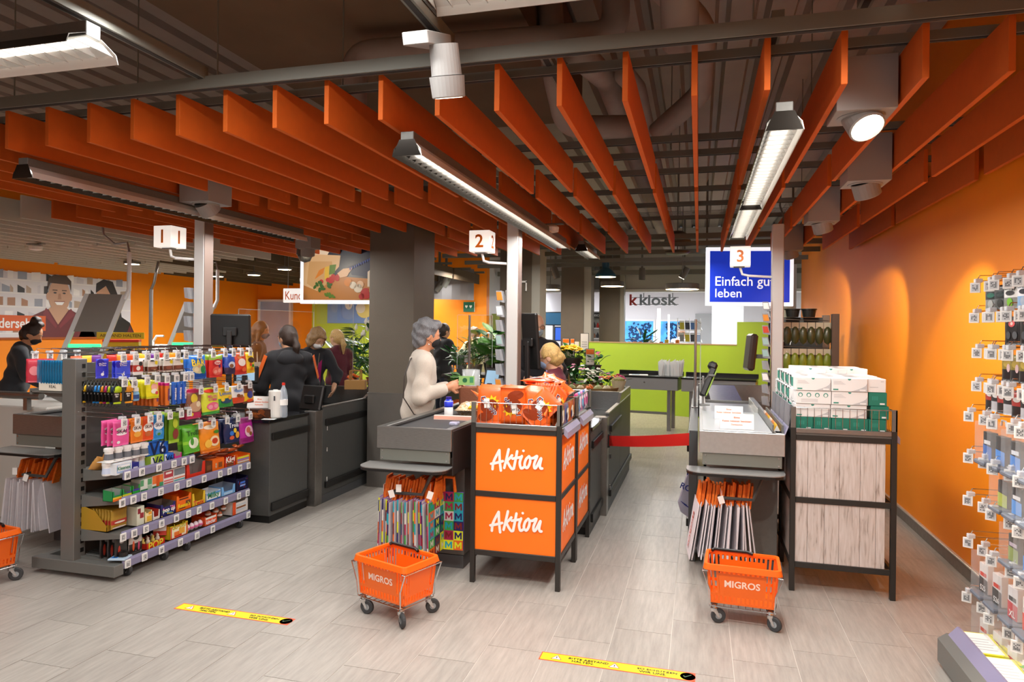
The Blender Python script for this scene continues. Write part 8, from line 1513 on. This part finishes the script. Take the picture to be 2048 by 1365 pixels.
def price_card(x, y, z, w, h, label, orange=True):
 e = thing('flower_price_card', label, 'price card', (x, y, z), .1); obj('card', MB().box((-w / 2, 0, 0), (w / 2, .006, h)), mat('dark card frame', '3a3836', .5), e); obj('sheet', MB().box((-w / 2 + .008, -.002, .008), (w / 2 - .008, 0, h - .008)), PAPER, e)
 if orange: obj('orange_band', MB().box((-w / 2 + .01, -.004, h * .66), (w / 2 - .01, -.001, h - .012)), ORANGE, e)
 t = MB(); 
 for i in range(3): t.quad((-w * .3, -.0025, h * (.2 + .13 * i)), (w * .3, -.0025, h * (.2 + .13 * i)), (w * .3, -.0025, h * (.26 + .13 * i)), (-w * .3, -.0025, h * (.26 + .13 * i)))
 obj('print', t, ML, e); obj('stick', MB().tube([(0, .003, 0), (0, .003, -.3)], .004, 5), GREY, e)
price_card(-1.92, 10.1, 1.34, .11, .2, 'orange topped price card above the yellow chrysanthemums'); price_card(-1.82, 10.1, 1.34, .07, .2, 'narrow orange price card beside the first one'); price_card(-1.75, 10.08, 1.32, .08, .18, 'small plain price card at the green counter end', False); price_card(-1.64, 10.1, 1.36, .13, .26, 'larger white price card in a dark frame before the green counter', False); price_card(-1.50, 9.75, 1.16, .13, .24, 'orange and white price card beside the pink cyclamen')
price_card(-3.05, 8.82, 1.2, .06, .11, 'white plant tag left on the dark plant table', False); price_card(-2.75, 8.8, 1.2, .06, .11, 'white plant tag right on the dark plant table', False)
# metal packing tables in front of the green counter
def ptable(x, y, rz, w, label):
 e = thing('packing_table', label, 'table', (x, y, 0), rz); obj('drawer_box', MB().box((0, 0, .68), (w, .55, .88), 0, .004), mat('grey steel table', '8f9092', .4, .4), e); obj('table_top', MB().box((-.01, -.01, .88), (w + .01, .57, .905), 0, .003).box((-.01, .52, .9), (w + .01, .57, .97)), mat('black stone top', '1c1c1c', .2), e)
 for q in (.12, w - .18):
  for yy in (.05, .45): obj('leg', MB().box((q, yy, 0), (q + .06, yy + .05, .68), 0, .003), STEEL, e)
 obj('lock', MB().lathe([(.015, -.004), (0, -.006)], 10, (w / 2, 0, .80), axis='y'), CHROME, e); obj('crossbar', MB().box((.15, .24, .25), (w - .15, .28, .29)), STEEL, e); return e
ptable(-1.42, 11.75, radians(-8), 1.1, 'grey metal packing table with a black top carrying clear bags'); ptable(-.27, 11.55, radians(-8), 1.15, 'grey metal packing table partly behind the card terminal')
e = thing('bag_holder', 'clear holder stuffed with thin plastic bags on the packing table', 'bag holder', (-.46, 11.85, .90)); obj('holder', MB().box((-.2, -.1, 0), (.2, .1, .2)), GLASS, e); k = MB(); rr = random.Random(3)
for i in range(60): x0, y0 = rr.uniform(-.18, .18), rr.uniform(-.08, .08); k.prism([(x0 - .02, y0, .01), (x0 + .02, y0, .01), (x0 + .03 + rr.uniform(-.03, .03), y0 + rr.uniform(-.03, .03), rr.uniform(.22, .3)), (x0 - .03, y0, .24)], (.002, .004, 0))
o = obj('plastic_bags', k, mat('thin white film', 'e2e6e8', .3, alpha=.85), e); o['kind'] = 'stuff'
e = thing('magazine', 'open leaflets lying on the packing table', 'leaflet', (-.95, 11.85, .907), .1); obj('pages', MB().box((-.2, -.1, 0), (.12, .1, .012), 0, .003), PAPER, e); obj('picture', MB().box((-.15, -.08, .012), (-.02, .08, .0126)), mat('print 8ab0d0', '8ab0d0', .4), e)
# bottle rack by the orange wall
e = thing('hanging_rack', 'brown rack hung with oval green mirror packs beside the orange wall', 'rack', (.60, 8.6, 0)); RK = mat('brown rack metal', '6a5a50', .5, .2); obj('side_post', MB().box((.88, 0, 0), (.96, .08, 1.88), 0, .004), RK, e); obj('side_post', MB().box((.88, .6, 0), (.96, .68, 1.88), 0, .004), RK, e); obj('back_panel', MB().box((.25, .62, .2), (.9, .66, 1.85)), mat('dark rack back', '2c2e30', .6), e)
for z in (.45, 1.12): obj('shelf_board', MB().box((.25, .05, z), (.9, .62, z + .03)), RK, e)
for z in (1.82, 1.50): obj('hook_bar', MB().tube([(.25, .1, z), (.86, .1, z - .02)], .006, 6), STEEL, e)
OLV = mat('olive green plastic', '8a9a2a', .35, coat=.4); DKG = mat('dark olive plastic', '4a4e2a', .35, coat=.4)
for r_, (z, m_) in enumerate(((1.78, DKG), (1.47, OLV))):
 for i in range(7):
  q = thing('brush_pack', f'{["dark olive", "bright olive"][r_]} oval brush in clear wrap, {nth(i)} along the {["upper", "lower"][r_]} bar of the brown rack', 'brush', (.92 + i * .088, 8.68, z), 0, 'oval brushes on the brown rack'); obj('head', MB().lathe([(0, -.26), (.035, -.23), (.05, -.16), (.035, -.08), (.012, -.05), (0, -.05)], 14, sy=.5), m_, q, smooth=True); obj('card', MB().box((-.04, .0, -.07), (.04, .004, .0)), mat('pale card', 'd8d0b8', .5), q); obj('wrap', MB().lathe([(.02, -.28), (.058, -.22), (.06, -.12), (.03, -.02)], 12, sy=.6), GLASS, q)
for i in range(3):
 q = thing('black_pot', f'black plastic pot on top of the brown rack, {nth(i)} from the post', 'pot', (.93 + i * .19, 9.15, 1.852), 0, 'black pots on the brown rack'); obj('pot', MB().lathe([(0, 0), (.07, 0), (.085, .09), (.09, .09), (.09, .1), (.08, .1), (.07, .01)], 18), BLACK, q); obj('rim', MB().lathe([(.088, .088), (.094, .092), (.094, .104), (.086, .104)], 18), BLACK, q)
 q = thing('black_canister', f'black canister on the brown rack behind the post, {nth(i)} from the floor side', 'canister', (.94, 8.95, 1.155 + i * .215), 0, 'black canisters'); obj('can', MB().lathe([(0, 0), (.08, 0), (.08, .2), (0, .2)], 18), BLACK, q); obj('lid', MB().lathe([(.083, .16), (.083, .205), (0, .21)], 18), mat('black lid', '2a2a2c', .3), q)
for i in range(10):
 q = thing('dark_brush', f'small dark brush lying on the middle shelf of the brown rack, {nth(i)} from the post', 'brush', (1.06 + i * .045, 8.76, 1.151), .1, 'dark brushes on the brown rack'); obj('brush', MB().lathe([(0, 0), (.028, .01), (.03, .06), (.015, .09), (0, .1)], 10), BLACK, q); obj('band', MB().lathe([(.031, .03), (.031, .05)], 10), mat('dark teal band', '1f4a4a', .4), q)
e = thing('tilted_screen', 'dark brown tilted screen back beside the lane three post', 'screen', (.52, 7.0, 1.42), .2); obj('case', MB().box((-.05, 0, -.14), (.02, .2, .22), 0, .02, M=Matrix.Rotation(.1, 4, 'Y')), mat('dark brown screen', '3a2a24', .3), e); obj('bracket', MB().box((.0, .08, -.02), (.16, .12, .02)), GREY, e)
# pendants
def pendant(x, y, z, r_, label):
 e = thing('disc_pendant', label, 'pendant lamp', (x, y, z), 0, 'round disc pendants'); obj('drum', MB().lathe([(r_, 0), (r_, .09), (r_ * .97, .1), (0, .1)], 32), mat('grey drum lamp', '55534f', .5), e); obj('diffuser', MB().lathe([(0, -.001), (r_ * .96, -.001)], 32), mat('lit pendant diffuser', 'fff2da', .4, emit=3.5), e); obj('rod', MB().tube([(0, 0, .1), (0, 0, 4.03 - z)], .008, 6), GREY, e)
 o = area((x, y, z - .03), r_ * 1.5, r_ * 1.5, 25)
pendant(-.30, 12.7, 2.42, .30, 'large round pendant in front of the kiosk letters'); pendant(-1.72, 14.05, 2.57, .24, 'middle round pendant left of the kiosk letters'); pendant(-2.95, 13.75, 2.49, .2, 'round pendant between the taupe pillars'); pendant(-5.9, 13.9, 2.6, .25, 'round pendant cut by the big grey pillar')
e = thing('blue_pendant', 'blue bell-shaped pendant lamp among the round ones', 'pendant lamp', (-1.72, 13.0, 2.68)); obj('shade', MB().lathe([(.2, 0), (.19, .05), (.12, .13), (.07, .17), (.07, .33), (0, .34)], 24), mat('petrol blue enamel', '16506e', .4), e, smooth=False); obj('diffuser', MB().lathe([(0, -.001), (.19, -.001)], 24), mat('lit pendant diffuser', 'fff2da', .4, emit=3.5), e); obj('rod', MB().tube([(0, 0, .34), (0, 0, 1.35)], .006, 6), GREY, e)
e = thing('dome_lamp', 'dark dome hanging high above the aisle slats', 'lamp', (-.32, 10.4, 2.98)); obj('dome', MB().lathe([(.2, 0), (.17, .1), (.08, .16), (0, .17)], 20), mat('dark bronze dome', '4a4238', .5), e, smooth=True); obj('lower_dish', MB().lathe([(.19, -.14), (.15, -.18), (0, -.19)], 20), mat('dark bronze dome', '4a4238', .5), e, smooth=True); obj('rod', MB().tube([(0, 0, -.19), (0, 0, 1.0)], .008, 6), GREY, e)
for i, (x, y, z, tl) in enumerate(((-.30, 14.4, 2.86, .5), (-1.15, 14.4, 2.85, .0), (-2.75, 13.3, 2.80, -.3), (-4.9, 12.9, 2.62, .5), (-5.2, 13.3, 2.55, .6), (-5.5, 12.7, 2.62, -.4))):
 e = thing('track_spot', ['grey track spotlight with a glowing lens above the large pendant', 'grey track spotlight straight down over the kiosk letters', 'grey track spotlight by the second taupe pillar', 'first grey track spotlight before the curved canopy', 'second grey track spotlight before the curved canopy', 'third grey track spotlight before the curved canopy'][i], 'spotlight', (x, y, z), 0); M = Matrix.Rotation(tl, 4, 'Y'); obj('can', MB().merge(MB().lathe([(.065, -.12), (.07, .0), (.06, .12), (0, .12)], 18), M), GREY, e); obj('lens', MB().merge(MB().lathe([(0, -.121), (.06, -.121)], 18), M), LIT if i < 1 else GREY, e); obj('arm', MB().box((-.02, -.02, .1), (.02, .02, 4.03 - z)), GREY, e)
e = thing('antenna_bracket', 'white forked antenna on the second taupe pillar', 'antenna', (-2.85, 11.0, 2.3)); obj('fork', MB().box((-.14, -.04, .0), (-.12, -.02, .16)).box((.08, -.04, .0), (.10, -.02, .16)).box((-.14, -.04, .14), (.10, -.02, .17)), WHITE, e); obj('green_led', MB().box((-.04, -.043, .15), (.0, -.04, .16)), mat('green status light', '3fe08a', .3, emit=1.6), e); obj('plate', MB().box((-.06, -.02, .12), (.02, .0, .3)), GREY, e)
# kiosk
e = thing('kiosk_letters', 'hanging metal letters kkiosk with a red first letter', 'sign', (-1.77, 18.2, 2.34)); kr = MB(); put_text(kr, 'k', (.10, 0, .145), X, Z, height=.29, bold=.02); gk = MB(); put_text(gk, 'kiosk', (.74, 0, .145), X, Z, width=.96, height=.29, bold=.02)
kr2 = MB().merge(kr); 
for src, nm, m_ in ((kr, 'red_letter', mat('dark red letter', '9a2a1e', .5)), (gk, 'grey_letters', mat('grey metal letters', '7e8486', .45, .3))):
 s_ = MB().merge(src).merge(src, Matrix.Translation((0, .05, 0)))
 o = obj(nm, s_, m_, e)
 md = o.modifiers.new('thickness', 'SOLIDIFY'); md.thickness = .03
obj('rail', MB().box((0, .06, .02), (1.25, .07, .035)).box((0, .06, .2), (1.25, .07, .215)), GREY, e); obj('rod', MB().tube([(.36, .065, .2), (.36, .065, 1.6)], .012, 6), GREY, e); obj('rod', MB().tube([(1.1, .065, .2), (1.1, .065, 1.6)], .012, 6), GREY, e)
e = thing('gift_shelf', 'white kiosk shelf with a black header and gift items', 'shelf', (-2.62, 18.6, 0)); obj('header', MB().box((-.3, -.02, 2.0), (.3, .3, 2.16)), BLACK, e); t = MB(); put_text(t, 'GESCHENKE', (.02, -.02, 2.08), X, Z, width=.42); obj('lettering', t, PAPER, e); obj('carcass', MB().box((-.34, 0, 0), (-.3, .35, 2.2)).box((.3, 0, 0), (.34, .35, 2.2)).box((-.34, .33, 0), (.34, .35, 2.2)), WHITE, e)
for i in range(5): obj('board', MB().box((-.3, 0, .6 + i * .28), (.3, .33, .62 + i * .28)), WHITE, e)
rr = random.Random(15)
for r_ in range(4):
 for i in range(6):
  q = thing('gift_item', f'{["red", "green", "white", "brown", "black"][(i + r_) % 5]} gift item on the kiosk shelf, {nth(i)} along the {["lowest", "second", "third", "top"][r_]} board', 'gift', (-2.86 + i * .095, 18.68, .622 + .28 * (r_ + 1) - .0), rr.uniform(0, 3), 'gifts on the kiosk shelf'); obj('item', MB().lathe([(0, 0), (.035, .005), (.042, .06), (.03, .1), (0, .12 + .05 * rr.random())], 8), mat('gift ' + str((i + r_) % 5), ['b8342a', '5a8a3a', 'e8e6e0', '8a5a3a', '2a2a2c'][(i + r_) % 5], .4), q)
e = thing('red_door_frame', 'red framed white poster stand between the taupe pillars', 'poster stand', (-3.42, 20.3, 0)); obj('frame', MB().box((-.25, 0, .4), (.35, .06, 2.15)), mat('red stand', 'b8281e', .5), e); obj('sheet', MB().box((-.12, -.005, .6), (.3, 0, 1.95)), PAPER, e); obj('foot', MB().box((-.25, -.1, 0), (.35, .2, .4)), mat('red stand', 'b8281e', .5), e)
e = thing('magazine_rack', 'white wire magazine rack at the right of the kiosk', 'rack', (-.20, 17.4, 0), .2); k = MB()
for i in range(5): z = .5 + i * .3; k.tube([(-.28, 0, z), (.28, 0, z)], .012, 5).tube([(-.28, .2, z + .1), (.28, .2, z + .1)], .012, 5).tube([(-.28, 0, z), (-.28, .2, z + .1)], .01, 5).tube([(.28, 0, z), (.28, .2, z + .1)], .01, 5)
for q in (-.28, 0, .28): k.tube([(q, .2, 0), (q, .2, 2.0)], .012, 5)
obj('wire_frame', k, WHITE, e)
for i in range(5):
 for j in range(4):
  q = thing('magazine', f'{["yellow", "dark", "blue", "grey"][(i + j) % 4]} magazine in the white rack, {nth(j)} along tier {["one", "two", "three", "four", "five"][i]}', 'magazine', (-.40 + j * .13, 17.42 + .03 * j, .52 + i * .3), .2, 'magazines in the white rack'); obj('cover', MB().box((-.055, 0, 0), (.055, .02, .22), M=Matrix.Rotation(-.3, 4, 'X')), mat('magazine ' + str((i + j) % 4), ['b8a82a', '3a3a3e', '4a6a9a', '8a8a86'][(i + j) % 4], .4), q); obj('title', MB().box((-.05, -.001, .18), (.05, 0, .205), M=Matrix.Rotation(-.3, 4, 'X')), PAPER, q)
e = thing('kiosk_counter', 'white kiosk counter behind the green wall', 'counter', (-2.4, 17.2, 0)); obj('counter_body', MB().box((0, 0, 0), (2.0, .5, 1.22), 0, .01), WHITE, e); obj('counter_top', MB().box((-.03, -.03, 1.22), (2.03, .53, 1.25)), PAPER, e)
for i in range(14):
 q = thing('snack_pack', f'{["white", "orange", "red", "yellow"][i % 4]} snack pack on the kiosk counter, {nth(i)} from its left end', 'snack', (-2.2 + i * .13, 17.35, 1.25), rr.uniform(-.4, .4), 'snacks on the kiosk counter'); obj('pack', MB().box((-.045, -.03, 0), (.045, .03, .12 + .1 * rr.random()), 0, .006), mat('snack ' + str(i % 4), ['e8e6e2', 'e0782a', 'b83a34', 'e0b83a'][i % 4], .4), q); obj('label', MB().box((-.03, -.032, .03), (.03, -.03, .09)), PAPER, q)
for i, x in enumerate((-1.0, -.75)):
 q = thing('light_tube', f'upright lit tube at the kiosk, {["thicker", "thinner"][i]} one', 'lamp', (x, 18.0, .0)); obj('tube', MB().tube([(0, 0, 1.2), (0, 0, 2.25 - .15 * i)], .045 - .02 * i, 10), mat('lit white tube', 'ffffff', .4, emit=1.6), q); obj('base', MB().lathe([(.08, 0), (.05, 1.2), (0, 1.2)], 12), WHITE, q)
plant('spiky dark green leaves showing above the green counter', (-1.25, 15.6, 1.0), 16, .45, .12, .03, .4, LEAF, .12, .2, 77); e = thing('plant_stand', 'white pedestal under the spiky plant behind the green counter', 'pedestal', (-1.25, 15.6, 0)); obj('pedestal', MB().box((-.16, -.16, 0), (.16, .16, 1.0), 0, .01), WHITE, e); obj('cap', MB().box((-.17, -.17, .97), (.17, .17, .999)), WHITE, e)
for i, (x, z, w_, h_, c, lab) in enumerate(((-4.35, 1.55, .55, .4, '2a5a78', 'dark teal wall screen left of the second pillar'), (-4.05, 1.1, .5, .42, '3a6ad8', 'blue and brown picture screen below the teal one'))):
 e = thing('wall_screen', lab, 'screen', (x, 19.5, z + .25)); obj('frame', MB().box((0, 0, 0), (w_, .05, h_), 0, .01), BLACK, e); obj('display', MB().box((.03, -.002, .03), (w_ - .03, 0, h_ - .03)), mat('screen ' + c, c, .3, emit=.4), e); obj('stand', MB().box((w_ / 2 - .03, .02, -1.0 - .0), (w_ / 2 + .03, .05, 0)), GREY, e)
e = thing('bin_bag', 'black crumpled bag lying under the belt of lane one', 'bag', (-5.25, 4.55, 0)); rr = random.Random(5); k = MB().lathe([(0, 0), (.16, .02), (.2, .1), (.15, .19), (.06, .24), (.03, .27)], 14); k.v = [(x + rr.uniform(-.012, .012), y + rr.uniform(-.012, .012), z + rr.uniform(-.008, .008) if z > .03 else z) for x, y, z in k.v]; obj('sack', k, mat('black shiny film', '0e0e10', .25), e); obj('knot', MB().lathe([(.02, .26), (.05, .30), (.03, .32), (0, .31)], 8), mat('black shiny film', '0e0e10', .25), e)
